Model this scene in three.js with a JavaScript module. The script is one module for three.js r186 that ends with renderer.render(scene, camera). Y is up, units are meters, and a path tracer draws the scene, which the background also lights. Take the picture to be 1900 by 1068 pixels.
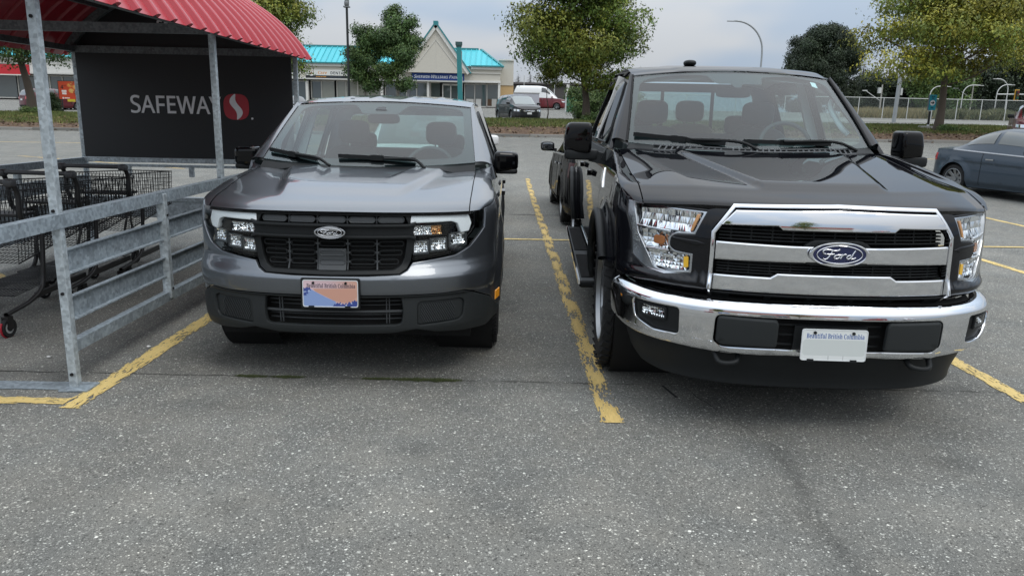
import * as THREE from 'three';
import { RoundedBoxGeometry } from 'three/addons/geometries/RoundedBoxGeometry.js';
import { mergeGeometries } from 'three/addons/utils/BufferGeometryUtils.js';
import { ImprovedNoise } from 'three/addons/math/ImprovedNoise.js';
import { FontLoader } from 'three/addons/loaders/FontLoader.js';

// ---------------------------------------------------------------- camera, sky, sun, exposure
const scene = new THREE.Scene();
const camera = new THREE.PerspectiveCamera(41.7, 1024 / 575, 0.05, 1500);
camera.position.set(0, 1.54, 0);
camera.rotation.order = 'YXZ';
camera.rotation.set(-12.8 * Math.PI / 180, -0.573 * Math.PI / 180, 1.2 * Math.PI / 180);
const renderer = new THREE.WebGLRenderer({ antialias: true });
renderer.toneMapping = THREE.LinearToneMapping;
renderer.toneMappingExposure = 1.0;
renderer.shadowMap.enabled = true;
const noise = new ImprovedNoise();
function fbm(x, y, z, oct = 5) { let a = 0.5, s = 0; for (let i = 0; i < oct; i++) { s += a * noise.noise(x, y, z); x *= 2.03; y *= 2.03; z *= 2.03; a *= 0.5; } return s; }
const clamp = (x, a = 0, b = 1) => Math.min(b, Math.max(a, x)), lerp = (a, b, t) => a + (b - a) * t;
const sst = (a, b, x) => { const t = clamp((x - a) / (b - a)); return t * t * (3 - 2 * t); };
{ // overcast sky: soft layered cloud, brighter overhead than at the horizon
  const w = 1024, h = 512, d = new Float32Array(w * h * 4);
  for (let j = 0; j < h; j++) for (let i = 0; i < w; i++) {
    const el = (j + 0.5) / h * Math.PI - Math.PI / 2, az = (i + 0.5) / w * 2 * Math.PI;
    const dx = Math.cos(el) * Math.cos(az), dy = Math.sin(el), dz = Math.cos(el) * Math.sin(az);
    const k = 1 / (Math.max(dy, 0) + 0.16), px = dx * k, pz = dz * k;
    const c = fbm(px * 0.8 + 3, pz * 0.8, 1.7, 6) + 0.5 * fbm(px * 0.35, pz * 0.35 + 7, 9.1, 3);
    const up = Math.max(dy, 0), t = clamp(sst(-0.24, 0.26, c) + 0.5 * Math.pow(up, 0.7));   // 0 thin blue-grey gap, 1 thick white cloud
    const base = 0.50 + 1.5 * up;
    const o = (j * w + i) * 4, g = sst(-0.05, -0.001, dy);
    d[o] = base * lerp(0.66, 0.95, t); d[o + 1] = base * lerp(0.82, 1.0, t); d[o + 2] = base * lerp(1.03, 1.06, t); d[o + 3] = 1;
    for (let q = 0; q < 3; q++) d[o + q] = lerp([0.14, 0.14, 0.135][q], d[o + q], g);
  }
  const sky = new THREE.DataTexture(d, w, h, THREE.RGBAFormat, THREE.FloatType);
  sky.mapping = THREE.EquirectangularReflectionMapping; sky.magFilter = THREE.LinearFilter; sky.minFilter = THREE.LinearFilter; sky.needsUpdate = true;
  scene.background = sky; scene.environment = sky;
}
const sun = new THREE.DirectionalLight(new THREE.Color().setRGB(1, 0.96, 0.9), 0.8);
sun.position.set(18, 40, 22); sun.shadow.radius = 40; sun.castShadow = true; scene.add(sun);
Object.assign(sun.shadow.camera, { left: -45, right: 45, top: 60, bottom: -60, near: 1, far: 160 });
sun.shadow.mapSize.set(2048, 2048);

// ---------------------------------------------------------------- helpers
let seed = 12345;
const rnd = (a = 1, b) => { seed = (seed * 1664525 + 1013904223) >>> 0; const t = seed / 4294967296; return b === undefined ? t * a : a + t * (b - a); };
const V = (x, y, z) => new THREE.Vector3(x, y, z);
const used = {};
const numbered = (n) => { const k = used[n] = (used[n] ?? -1) + 1; return k ? n + '_' + String(k).padStart(3, '0') : n; };
function thing(name, label, category, [x, y, z] = [0, 0, 0], turn = 0, group) {
  const o = new THREE.Group(); o.name = numbered(name); o.position.set(x, y, z); o.rotation.y = turn;
  o.userData = { label, category }; if (group) o.userData.group = group; scene.add(o); return o;
}
const flat = (g) => { g = g.index ? g.toNonIndexed() : g; for (const k of Object.keys(g.attributes)) if (!['position', 'normal', 'uv', 'color'].includes(k)) g.deleteAttribute(k); g.morphAttributes = {}; g.clearGroups(); return g; };
const merge = (list) => { list = list.flat(9).map(flat); const col = list.some((g) => g.attributes.color); list.forEach((g) => { if (!g.attributes.uv) g.setAttribute('uv', new THREE.BufferAttribute(new Float32Array(g.attributes.position.count * 2), 2)); if (!g.attributes.normal) g.computeVertexNormals(); }); return list.length === 1 ? list[0] : mergeGeometries(list); };
function mesh(name, geoms, mat, parent) {
  if (geoms.split) { let first; for (const g of geoms) { const m = mesh(name, g, mat, parent); first ??= m; } return first; }
  const m = new THREE.Mesh(Array.isArray(geoms) ? merge(geoms) : geoms, mat); m.castShadow = m.receiveShadow = true;
  m.name = parent ? name : numbered(name); (parent ?? scene).add(m); return m;
}
function struct(name, geoms, mat, parent) { const m = mesh(name, geoms, mat, parent); if (!parent) m.userData.kind = 'structure'; return m; }
function tag(o, label, category, group) { o.userData.label = label; o.userData.category = category; if (group) o.userData.group = group; return o; }
function stuff(o, label, category) { o.userData.kind = 'stuff'; if (label) o.userData.label = label; if (category) o.userData.category = category; return o; }
function copy(o, pos, turn, label) { const c = o.clone(); c.name = numbered(o.name.replace(/_\d{3}$/, '')); c.userData = { ...o.userData }; if (label) c.userData.label = label; c.position.set(...pos); c.rotation.y = turn; scene.add(c); return c; }
const bx = (w, h, d, x = 0, y = 0, z = 0, r) => (r ? new RoundedBoxGeometry(w, h, d, 2, r) : new THREE.BoxGeometry(w, h, d)).translate(x, y, z);
const cyl = (r0, r1, h, n = 16, x = 0, y = 0, z = 0) => new THREE.CylinderGeometry(r0, r1, h, n).translate(x, y, z);
const rot = (g, x, y = 0, z = 0) => g.applyMatrix4(new THREE.Matrix4().makeRotationFromEuler(new THREE.Euler(x, y, z)));
function bar(a, b, w, h = w, round = false) { // a bar of section w x h from a to b
  const A = V(...a), B = V(...b), L = A.distanceTo(B), d = B.clone().sub(A).normalize();
  const up = Math.abs(d.y) > 0.98 ? V(0, 0, 1) : V(0, 1, 0), x = up.clone().cross(d).normalize(), y = d.clone().cross(x);
  const g = round ? new THREE.CylinderGeometry(w / 2, w / 2, L, round === true ? 10 : round).rotateX(Math.PI / 2) : new THREE.BoxGeometry(w, h, L);
  return g.applyMatrix4(new THREE.Matrix4().makeBasis(x, y, d).setPosition(A.add(B).multiplyScalar(0.5)));
}
function dense(pts, step = 0.01) { const o = []; pts.forEach((p, i) => { const q = pts[(i + 1) % pts.length], L = Math.hypot(...p.map((v, k) => v - q[k])), m = Math.max(1, Math.round(L / step)); for (let k = 0; k < m; k++) o.push(p.map((v, c) => lerp(v, q[c], k / m))); }); return o; }
function tube(pts, r, seg = 24, n = 8, closed = false) { return new THREE.TubeGeometry(new THREE.CatmullRomCurve3(pts.map((p) => V(...p)), closed, 'centripetal'), seg, r, n, closed); }
function mir(g) { const m = flat(g).clone(); const p = m.attributes.position.array; m.scale(-1, 1, 1); // mirrored in x, winding turned back
  for (const k of Object.keys(m.attributes)) { const a = m.attributes[k], s = a.itemSize; for (let i = 0; i < a.count; i += 3) for (let c = 0; c < s; c++) { const t = a.array[(i + 1) * s + c]; a.array[(i + 1) * s + c] = a.array[(i + 2) * s + c]; a.array[(i + 2) * s + c] = t; } }
  return m; }
const both = (g) => { g = Array.isArray(g) ? merge(g) : flat(g); const r = [g, mir(g)]; r.split = true; return r; };
// normals smoothed over edges flatter than the crease angle
function toCreasedNormals(g, crease) {
  g = g.index ? g.toNonIndexed() : g; const p = g.attributes.position.array, n = p.length / 3, N = new Float32Array(p.length), F = new Float32Array(p.length / 3), map = new Map(); let mx = 0; for (let i = 0; i < p.length; i++) mx = Math.max(mx, Math.abs(p[i])); const q = 1 / Math.max(1e-4, mx / 65000), K = new Float64Array(n), cc = Math.cos(crease);
  for (let t = 0; t < n / 3; t++) { const o = 9 * t, ax = p[o + 3] - p[o], ay = p[o + 4] - p[o + 1], az = p[o + 5] - p[o + 2], bx = p[o + 6] - p[o], by = p[o + 7] - p[o + 1], bz = p[o + 8] - p[o + 2]; const x = ay * bz - az * by, y = az * bx - ax * bz, z = ax * by - ay * bx, l = Math.hypot(x, y, z) || 1; F[3 * t] = x / l; F[3 * t + 1] = y / l; F[3 * t + 2] = z / l;
    for (let k = 0; k < 3; k++) { const i = 3 * t + k, key = (Math.round(p[3 * i] * q) + 65536) * 17179869184 + (Math.round(p[3 * i + 1] * q) + 65536) * 131072 + (Math.round(p[3 * i + 2] * q) + 65536); K[i] = key; const a = map.get(key); if (a) a.push(t); else map.set(key, [t]); } }
  for (let i = 0; i < n; i++) { const t = Math.floor(i / 3), fx = F[3 * t], fy = F[3 * t + 1], fz = F[3 * t + 2]; let x = 0, y = 0, z = 0; for (const o of map.get(K[i])) { const gx = F[3 * o], gy = F[3 * o + 1], gz = F[3 * o + 2]; if (gx * fx + gy * fy + gz * fz > cc) { x += gx; y += gy; z += gz; } } const l = Math.hypot(x, y, z) || 1; N[3 * i] = x / l; N[3 * i + 1] = y / l; N[3 * i + 2] = z / l; }
  g.setAttribute('normal', new THREE.BufferAttribute(N, 3)); return g;
}
// splits every edge longer than L, so that a flat shape can be bent over a curved surface
function refine(g, L, most = 7) {
  let P = Array.from(flat(g).attributes.position.array);
  for (let it = 0; it < most; it++) {
    const Q = []; let any = false; const L2 = L * L;
    for (let i = 0; i < P.length; i += 9) {
      const v = [P.slice(i, i + 3), P.slice(i + 3, i + 6), P.slice(i + 6, i + 9)];
      const sp = [0, 1, 2].map((k) => { const a = v[k], b = v[(k + 1) % 3]; return (a[0] - b[0]) ** 2 + (a[1] - b[1]) ** 2 + (a[2] - b[2]) ** 2 > L2; });
      const n = sp[0] + sp[1] + sp[2];
      if (!n) { Q.push(...v[0], ...v[1], ...v[2]); continue; }
      any = true;
      const mid = (k) => { const a = v[k], b = v[(k + 1) % 3]; return [(a[0] + b[0]) / 2, (a[1] + b[1]) / 2, (a[2] + b[2]) / 2]; };
      if (n === 3) { const a = mid(0), b = mid(1), c = mid(2); Q.push(...v[0], ...a, ...c, ...a, ...v[1], ...b, ...c, ...b, ...v[2], ...a, ...b, ...c); }
      else if (n === 1) { const k = sp.indexOf(true), m = mid(k), p = v[k], q = v[(k + 1) % 3], r = v[(k + 2) % 3]; Q.push(...p, ...m, ...r, ...m, ...q, ...r); }
      else { const k = sp.indexOf(false), p = v[k], q = v[(k + 1) % 3], r = v[(k + 2) % 3], m1 = mid((k + 1) % 3), m2 = mid((k + 2) % 3); Q.push(...m1, ...r, ...m2, ...p, ...q, ...m1, ...p, ...m1, ...m2); }
    }
    P = Q; if (!any) break;
  }
  const o = new THREE.BufferGeometry(); o.setAttribute('position', new THREE.Float32BufferAttribute(P, 3)); return o;
}
function rounded(pts, r) { // polygon corners turned into arcs
  const out = [], n = pts.length;
  for (let i = 0; i < n; i++) {
    const p = pts[i], a = pts[(i + n - 1) % n], b = pts[(i + 1) % n], rr = p[2] ?? r;
    const la = Math.hypot(a[0] - p[0], a[1] - p[1]), lb = Math.hypot(b[0] - p[0], b[1] - p[1]), t = Math.min(rr, la * 0.49, lb * 0.49);
    if (t < 1e-4) { out.push([p[0], p[1]]); continue; }
    const A = [p[0] + (a[0] - p[0]) * t / la, p[1] + (a[1] - p[1]) * t / la], B = [p[0] + (b[0] - p[0]) * t / lb, p[1] + (b[1] - p[1]) * t / lb];
    for (let k = 0; k <= 4; k++) { const u = k / 4; out.push([0, 1].map((c) => (1 - u) * (1 - u) * A[c] + 2 * u * (1 - u) * p[c] + u * u * B[c])); }
  }
  return out;
}
const shapeOf = (pts, holes = []) => { const s = new THREE.Shape(pts.map((p) => new THREE.Vector2(p[0], p[1]))); for (const h of holes) s.holes.push(new THREE.Path(h.map((p) => new THREE.Vector2(p[0], p[1])))); return s; };
// a plate cut to an outline, with thickness t and bevelled edges, bent over the surface S(a, b, d)
function panel(S, pts, { t = 0.012, off = 0, bevel = 0.003, L = 0.05, holes = [], r = 0, crease = 0.5, sheet = false } = {}) {
  const sh = shapeOf(r ? rounded(pts, r) : pts, holes);
  let g = sheet ? new THREE.ShapeGeometry(sh) : new THREE.ExtrudeGeometry(sh, bevel ? { depth: t - 2 * bevel, bevelEnabled: true, bevelThickness: bevel, bevelSize: bevel, bevelOffset: -bevel, bevelSegments: 2, curveSegments: 6 } : { depth: t, bevelEnabled: false });
  g.translate(0, 0, sheet ? off : off - t + (bevel || 0));
  g = refine(g, L);
  const p = g.attributes.position, uv = new Float32Array(p.count * 2), cap = new Uint8Array(p.count), pre = p.array.slice();
  for (let i = 0; i < p.count; i += 3) { const z0 = pre[3 * i + 2], z1 = pre[3 * i + 5], z2 = pre[3 * i + 8]; if (Math.abs(z0 - z1) + Math.abs(z0 - z2) < 1e-7) cap[i] = cap[i + 1] = cap[i + 2] = 1; }
  for (let i = 0; i < p.count; i++) { const a = p.getX(i), b = p.getY(i), q = S(a, b, p.getZ(i)); uv[2 * i] = a; uv[2 * i + 1] = b; p.setXYZ(i, q[0], q[1], q[2]); }
  g.setAttribute('uv', new THREE.BufferAttribute(uv, 2));
  g = toCreasedNormals(g, crease);
  { // flat faces take the normal of the surface itself, so that long thin triangles do not show in reflections
    const n = g.attributes.normal, e = 1e-3, q = g.attributes.position, A = V(0, 0, 0), B = V(0, 0, 0), F = V(0, 0, 0), E1 = V(0, 0, 0), E2 = V(0, 0, 0);
    for (let i = 0; i < q.count; i += 3) { if (!cap[i]) continue; E1.set(q.getX(i + 1) - q.getX(i), q.getY(i + 1) - q.getY(i), q.getZ(i + 1) - q.getZ(i)); E2.set(q.getX(i + 2) - q.getX(i), q.getY(i + 2) - q.getY(i), q.getZ(i + 2) - q.getZ(i)); F.crossVectors(E1, E2);
      for (let k = i; k < i + 3; k++) { const a = pre[3 * k], b = pre[3 * k + 1], d = pre[3 * k + 2], s0 = S(a - e, b, d), s1 = S(a + e, b, d), t0 = S(a, b - e, d), t1 = S(a, b + e, d); A.set(s1[0] - s0[0], s1[1] - s0[1], s1[2] - s0[2]); B.set(t1[0] - t0[0], t1[1] - t0[1], t1[2] - t0[2]); A.cross(B); if (A.lengthSq() < 1e-18) continue; A.normalize(); if (A.dot(F) < 0) A.negate(); n.setXYZ(k, A.x, A.y, A.z); } } }
  return g;
}
// a surface patch over u, v in 0..1
function patch(f, nu, nv, crease = 0.45) {
  const P = [], U = []; const at = (i, j) => f(i / nu, j / nv);
  const grid = []; for (let j = 0; j <= nv; j++) for (let i = 0; i <= nu; i++) grid.push(at(i, j));
  for (let j = 0; j < nv; j++) for (let i = 0; i < nu; i++) {
    const a = j * (nu + 1) + i, q = [a, a + 1, a + nu + 2, a, a + nu + 2, a + nu + 1];
    for (const k of q) { P.push(...grid[k]); U.push((k % (nu + 1)) / nu, Math.floor(k / (nu + 1)) / nv); }
  }
  const g = new THREE.BufferGeometry(); g.setAttribute('position', new THREE.Float32BufferAttribute(P, 3)); g.setAttribute('uv', new THREE.Float32BufferAttribute(U, 2));
  return toCreasedNormals(g, crease);
}
const curve1 = (tab) => (x) => { // smooth curve through a table of [x, y]
  if (x <= tab[0][0]) return tab[0][1]; const n = tab.length; if (x >= tab[n - 1][0]) return tab[n - 1][1];
  let i = 0; while (x > tab[i + 1][0]) i++;
  const [x0, y0] = tab[i], [x1, y1] = tab[i + 1], h = x1 - x0, s = (y1 - y0) / h;
  const sl = (k) => { if (k <= 0 || k >= n - 1) return null; const a = (tab[k][1] - tab[k - 1][1]) / (tab[k][0] - tab[k - 1][0]), b = (tab[k + 1][1] - tab[k][1]) / (tab[k + 1][0] - tab[k][0]); return a * b <= 0 ? 0 : 2 * a * b / (a + b); };
  const m0 = sl(i) ?? s, m1 = sl(i + 1) ?? s, t = (x - x0) / h;
  return y0 * (1 + 2 * t) * (1 - t) ** 2 + h * m0 * t * (1 - t) ** 2 + y1 * t * t * (3 - 2 * t) + h * m1 * t * t * (t - 1);
};
// half plan outline of a car body, [x, z] from the middle of the front round to the middle of the rear
function planCurve(pts) {
  const c = new THREE.CatmullRomCurve3([V(-pts[1][0], 0, pts[1][1]), ...pts.map((p) => V(p[0], 0, p[1])), V(-pts.at(-2)[0], 0, pts.at(-2)[1])], false, 'centripetal');
  const N = 1600, P = []; const raw = c.getPoints(N);
  let s0 = 0; for (let i = 0; i <= N; i++) if (Math.abs(raw[i].x - pts[0][0]) + Math.abs(raw[i].z - pts[0][1]) < Math.abs(raw[s0].x - pts[0][0]) + Math.abs(raw[s0].z - pts[0][1])) s0 = i;
  let s1 = N; for (let i = N; i > s0 + 50; i--) if (raw[i].z <= pts.at(-1)[1] + 1e-3 && raw[i].x >= -1e-3) { s1 = i; break; }
  for (let i = s0; i <= s1; i++) P.push([Math.max(0, raw[i].x), raw[i].z]);
  P[0][0] = 0; const S = [0]; for (let i = 1; i < P.length; i++) S.push(S[i - 1] + Math.hypot(P[i][0] - P[i - 1][0], P[i][1] - P[i - 1][1]));
  const at = (s) => { const a = Math.min(Math.abs(s), S.at(-1) - 1e-6); let lo = 0, hi = S.length - 1; while (hi - lo > 1) { const m = (lo + hi) >> 1; if (S[m] <= a) lo = m; else hi = m; }
    const t = (a - S[lo]) / (S[hi] - S[lo]); return [lerp(P[lo][0], P[hi][0], t), lerp(P[lo][1], P[hi][1], t)]; };
  const nrm = (s) => { const a = Math.abs(s), e = 0.03; let p = a < e ? at(a + e).map((v, i) => v - (i ? at(e - a)[1] : -at(e - a)[0])) : [0, 1].map((i) => at(a + e)[i] - at(a - e)[i]);
    const l = Math.hypot(...p) || 1; return [-p[1] / l, p[0] / l]; };
  const NT = 6000, T4 = new Float64Array((NT + 1) * 4); for (let i = 0; i <= NT; i++) { const s = S.at(-1) * i / NT, a = at(s), b = nrm(s); T4.set([a[0], a[1], b[0], b[1]], 4 * i); }
  const pos = (s) => { const g = s < 0 ? -1 : 1, f = Math.min(Math.abs(s) / S.at(-1) * NT, NT - 1e-6), i = Math.floor(f), t = f - i, o = 4 * i, m = (k) => T4[o + k] + (T4[o + 4 + k] - T4[o + k]) * t; return [g * m(0), m(1), g * m(2), m(3)]; };
  const sx = (x) => { let i = 0; while (i < P.length - 1 && P[i][0] < Math.abs(x)) i++; return Math.sign(x) * S[i]; };
  const sz = (z) => { let i = 0; while (i < P.length - 1 && P[i][1] > z) i++; return S[i]; };
  return { pos, sx, sz, total: S.at(-1) };
}
const mirPts = (pts) => pts.map((p) => [-p[0], ...p.slice(1)]).reverse();
const font = await new FontLoader().loadAsync('fonts/droid/droid_sans_regular.typeface.json');
const fontBold = await new FontLoader().loadAsync('fonts/droid/droid_sans_bold.typeface.json');
const fontSerif = await new FontLoader().loadAsync('fonts/droid/droid_serif_regular.typeface.json');
function lettering(f, str, size, depth = 0.004, fat = 0) {
  const g = flat(new THREE.ExtrudeGeometry(f.generateShapes(str, size), { depth, bevelEnabled: fat > 0, bevelThickness: 0.001, bevelSize: fat, bevelSegments: 1, curveSegments: 5 }));
  g.computeBoundingBox(); const b = g.boundingBox; g.translate(-(b.max.x + b.min.x) / 2, -(b.max.y + b.min.y) / 2, 0); return g;
}
// ---------------------------------------------------------------- materials
function dataTex(n, f, srgb = true, rx = 1, ry = 1, m = n) {
  const d = new Uint8Array(n * m * 4);
  for (let j = 0; j < m; j++) for (let i = 0; i < n; i++) { const c = f(i, j); d.set([c[0], c[1], c[2], c[3] ?? 255], (j * n + i) * 4); }
  const t = new THREE.DataTexture(d, n, m); t.wrapS = t.wrapT = THREE.RepeatWrapping; t.magFilter = THREE.LinearFilter; t.minFilter = THREE.LinearMipmapLinearFilter; t.generateMipmaps = true;
  if (srgb) t.colorSpace = THREE.SRGBColorSpace; t.repeat.set(rx, ry); t.needsUpdate = true; return t;
}
const lin = (r, g, b) => new THREE.Color().setRGB(r, g, b);
const std = (c, roughness = 0.6, metalness = 0, o = {}) => new THREE.MeshStandardMaterial({ color: Array.isArray(c) ? lin(...c) : c, roughness, metalness, side: THREE.DoubleSide, ...o });
const phys = (c, o) => new THREE.MeshPhysicalMaterial({ color: Array.isArray(c) ? lin(...c) : c, side: THREE.DoubleSide, ...o });
// tileable lattice noise
function tileNoise(n, seed0) { const a = new Float32Array(n * n); let s = seed0; for (let i = 0; i < n * n; i++) { s = (s * 1664525 + 1013904223) >>> 0; a[i] = s / 4294967296; }
  return (x, y) => { x = ((x % n) + n) % n; y = ((y % n) + n) % n; const i = Math.floor(x), j = Math.floor(y), u = x - i, v = y - j, w = (p, q) => a[(q % n) * n + (p % n)]; const su = u * u * (3 - 2 * u), sv = v * v * (3 - 2 * v); return lerp(lerp(w(i, j), w(i + 1, j), su), lerp(w(i, j + 1), w(i + 1, j + 1), su), sv); }; }
const tn = [tileNoise(8, 1), tileNoise(16, 2), tileNoise(32, 3), tileNoise(64, 4), tileNoise(128, 5), tileNoise(256, 6)];
const tfbm = (u, v, from = 0, to = 5) => { let s = 0, a = 0.5, w = 0; for (let k = from; k <= to; k++) { const n = 8 << k; s += a * tn[k](u * n, v * n); w += a; a *= 0.62; } return s / w; };
// asphalt: dark binder with pale worn stones of several sizes, one tile is 3.2 m
const asphaltN = 2048;
const asphalt = (() => {
  const n = asphaltN, h = new Float32Array(n * n), c = new Float32Array(n * n).fill(0); let s = 77; const r = () => { s = (s * 1664525 + 1013904223) >>> 0; return s / 4294967296; };
  const lo = new Float32Array(512 * 512), hi = new Float32Array(512 * 512); for (let j = 0; j < 512; j++) for (let i = 0; i < 512; i++) { lo[j * 512 + i] = tfbm(i / 512, j / 512, 0, 2); hi[j * 512 + i] = tfbm(i / 512, j / 512, 1, 3); } const low = (a, i, j) => a[(j >> 2) * 512 + (i >> 2)];
  for (let j = 0; j < n; j++) for (let i = 0; i < n; i++) c[j * n + i] = 0.105 + 0.06 * (low(lo, i, j) - 0.5) + 0.13 * (r() - 0.5);
  for (let k = 0; k < 112000; k++) {
    const x = r() * n, y = r() * n, big = r(), R = big > 0.985 ? 4.0 + 2.2 * r() : big > 0.80 ? 2.6 + 1.5 * r() : 1.4 + 1.2 * r(), e = 0.55 + 0.45 * r(), a = r() * 3.14, q = r();
    const tone = q > 0.94 ? 0.44 + 0.22 * r() : q > 0.62 ? 0.20 + 0.15 * r() : q > 0.34 ? 0.11 + 0.08 * r() : 0.025 + 0.03 * r(), ca = Math.cos(a), sa = Math.sin(a), m = Math.ceil(R) + 1;
    for (let dy = -m; dy <= m; dy++) for (let dx = -m; dx <= m; dx++) {
      const u = (dx * ca + dy * sa) / R, v = (-dx * sa + dy * ca) / (R * e), l = u * u + v * v; if (l > 1) continue;
      const o = ((Math.floor(y) + dy + n) % n) * n + ((Math.floor(x) + dx + n) % n); c[o] = lerp(c[o], tone, 0.85 * (1 - l * l)); h[o] = Math.max(h[o], (1 - l) * 0.8 + 0.2);
    }
  }
  const g = (x) => 255 * Math.pow(clamp(x), 1 / 2.2);
  const map = dataTex(n, (i, j) => { const v = c[j * n + i], t = low(hi, i, j) - 0.5; return [g(v * (1.035 + 0.06 * t)), g(v * 1.02), g(v * (0.93 - 0.06 * t))]; });
  const bump = dataTex(n, (i, j) => { const v = 255 * h[j * n + i]; return [v, v, v]; }, false);
  return { map, bump };
})();
const M = {};
M.asphalt = std([1, 1, 1], 0.92, 0, { map: asphalt.map, bumpMap: asphalt.bump, bumpScale: 0.0022, vertexColors: true });
const wear = dataTex(1024, (i, j) => { const u = i / 1024, v = j / 256; const a = tfbm(u, v * 0.25, 3, 5), b = tfbm(u + 0.3, v * 0.25, 0, 2), e = Math.abs(v - 0.5) * 2;
  const keep = a + 0.55 * (b - 0.5) - 0.30 * Math.pow(e, 6); const k = tfbm(u, v * .25, 3, 5); return [236 - 30 * k, 210 - 32 * k, 142 - 34 * k, keep > 0.345 ? 255 : 0]; }, true, 1, 1, 256);
M.yellow = std([0.92, 0.92, 0.92], 0.75, 0, { map: wear, alphaTest: 0.5 });
M.yellowWorn = std([0.9, 0.9, 0.9], 0.75, 0, { map: dataTex(1024, (i, j) => { const u = i / 1024, v = j / 256; const a = tfbm(u, v * 0.25, 3, 5), b = tfbm(u + 0.1, v * 0.25, 0, 1), e = Math.abs(v - 0.5) * 2; const keep = a + 0.9 * (b - 0.5) - 0.3 * Math.pow(e, 5); const k = tfbm(u, v * .25, 3, 5); return [230 - 40 * k, 200 - 38 * k, 130 - 34 * k, keep > 0.405 ? 255 : 0]; }, true, 1, 1, 256), alphaTest: 0.5 });
// galvanised steel: crystal spangle
const galvMap = (() => { const n = 512, pts = []; let s = 5; const r = () => { s = (s * 1664525 + 1013904223) >>> 0; return s / 4294967296; }; const G = 32, cell = n / G; for (let k = 0; k < G * G; k++) pts.push([r(), r(), r()]);
  return dataTex(n, (i, j) => { let best = 9e9, v = 0; const ci = Math.floor(i / cell), cj = Math.floor(j / cell); for (let b = -1; b <= 1; b++) for (let a = -1; a <= 1; a++) { const q = pts[((cj + b + G) % G) * G + ((ci + a + G) % G)], dx = (ci + a + q[0]) * cell - i, dy = (cj + b + q[1]) * cell - j, d = dx * dx + dy * dy; if (d < best) { best = d; v = q[2]; } }
    const c = 176 + 40 * (v - 0.5) + 44 * (tfbm(i / n, j / n, 0, 4) - 0.5); return [c * 0.965, c * 1.0, c * 1.02]; }); })();
M.galv = std([0.92, 0.95, 0.96], 0.55, 0.12, { map: galvMap });
M.galvRail = std([0.66, 0.71, 0.75], 0.5, 0.15, { map: galvMap });
M.galvShaded = std([0.30, 0.31, 0.31], 0.6, 0.1, { map: galvMap });  // same galvanised steel, under-roof shade painted in as a darker colour
M.blackPanel = phys([0.0135, 0.0135, 0.0155], { roughness: 0.45, specularIntensity: 0.8 });
M.roofRed = phys([0.40, 0.014, 0.03], { roughness: 0.36, clearcoat: 0.4, clearcoatRoughness: 0.25 });
M.signWhite = std([0.78, 0.78, 0.79], 0.5);
M.signRed = std([0.42, 0.025, 0.04], 0.45);
// vehicles
const flake = dataTex(256, () => { const v = 190 + 65 * rnd(); return [v, v, v]; });
M.greyPaint = phys([0.152, 0.166, 0.184], { roughness: 0.36, metalness: 0.88, clearcoat: 1, clearcoatRoughness: 0.02 });
M.blackPaint = phys([0.0042, 0.0044, 0.0062], { roughness: 0.6, metalness: 0, specularIntensity: 0, clearcoat: 0.78, clearcoatRoughness: 0.012 });
M.glossBlack = phys([0.002, 0.002, 0.0025], { roughness: 0.04, ior: 1.36 });
M.plastic = phys([0.012, 0.0135, 0.0142], { roughness: 0.5, specularIntensity: 0.45 });
M.trimPlastic = phys([0.021, 0.0238, 0.0246], { roughness: 0.5, specularIntensity: 0.6 });
M.plasticGrey = phys([0.045, 0.049, 0.052], { roughness: 0.4, specularIntensity: 0.8 });
M.deep = std([0.004, 0.004, 0.004], 0.9);
M.chrome = std([0.78, 0.79, 0.81], 0.045, 1);
M.chromeDull = std([0.5, 0.51, 0.53], 0.22, 1);
M.reflector = std([0.86, 0.87, 0.88], 0.09, 1);
M.rubber = phys([0.022, 0.022, 0.0225], { roughness: 0.85, specularIntensity: 0.5 });
M.alloy = std([0.27, 0.28, 0.29], 0.34, 0.85);
M.alloyDark = std([0.06, 0.06, 0.065], 0.35, 0.7);
M.windscreen = phys([0.70, 0.88, 0.88], { roughness: 0, transmission: 1, thickness: 0, ior: 1.56, specularIntensity: 1 });
M.sideGlass = phys([0.62, 0.70, 0.68], { roughness: 0.01, transmission: 1, thickness: 0, ior: 1.6 });
M.clear = phys([0.97, 0.98, 0.98], { roughness: 0.0, transmission: 1, thickness: 0, ior: 1.22 });
M.frit = phys([0.004, 0.004, 0.005], { roughness: 0.3, specularIntensity: 0.5 });
M.drl = phys([0.80, 0.83, 0.85], { roughness: 0.3 });
M.amber = phys([0.85, 0.33, 0.02], { roughness: 0.2, clearcoat: 1 });
M.amberGlass = phys([0.95, 0.50, 0.22], { roughness: 0.05, transmission: 0.85, thickness: 0 });
M.redLens = phys([0.4, 0.01, 0.015], { roughness: 0.15, clearcoat: 1 });
M.interior = std([0.06, 0.066, 0.068], 0.8);
M.seatDark = std([0.075, 0.08, 0.083], 0.85);
M.seatTan = std([0.26, 0.21, 0.15], 0.85);
M.pillarTrim = std([0.72, 0.72, 0.70], 0.8);
M.plate = std([0.66, 0.68, 0.68], 0.35);
M.plateBlueText = std([0.02, 0.05, 0.22], 0.5);
M.fordBlue = phys([0.008, 0.014, 0.075], { roughness: 0.2, metalness: 0.2, clearcoat: 1, clearcoatRoughness: 0.03 });
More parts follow.
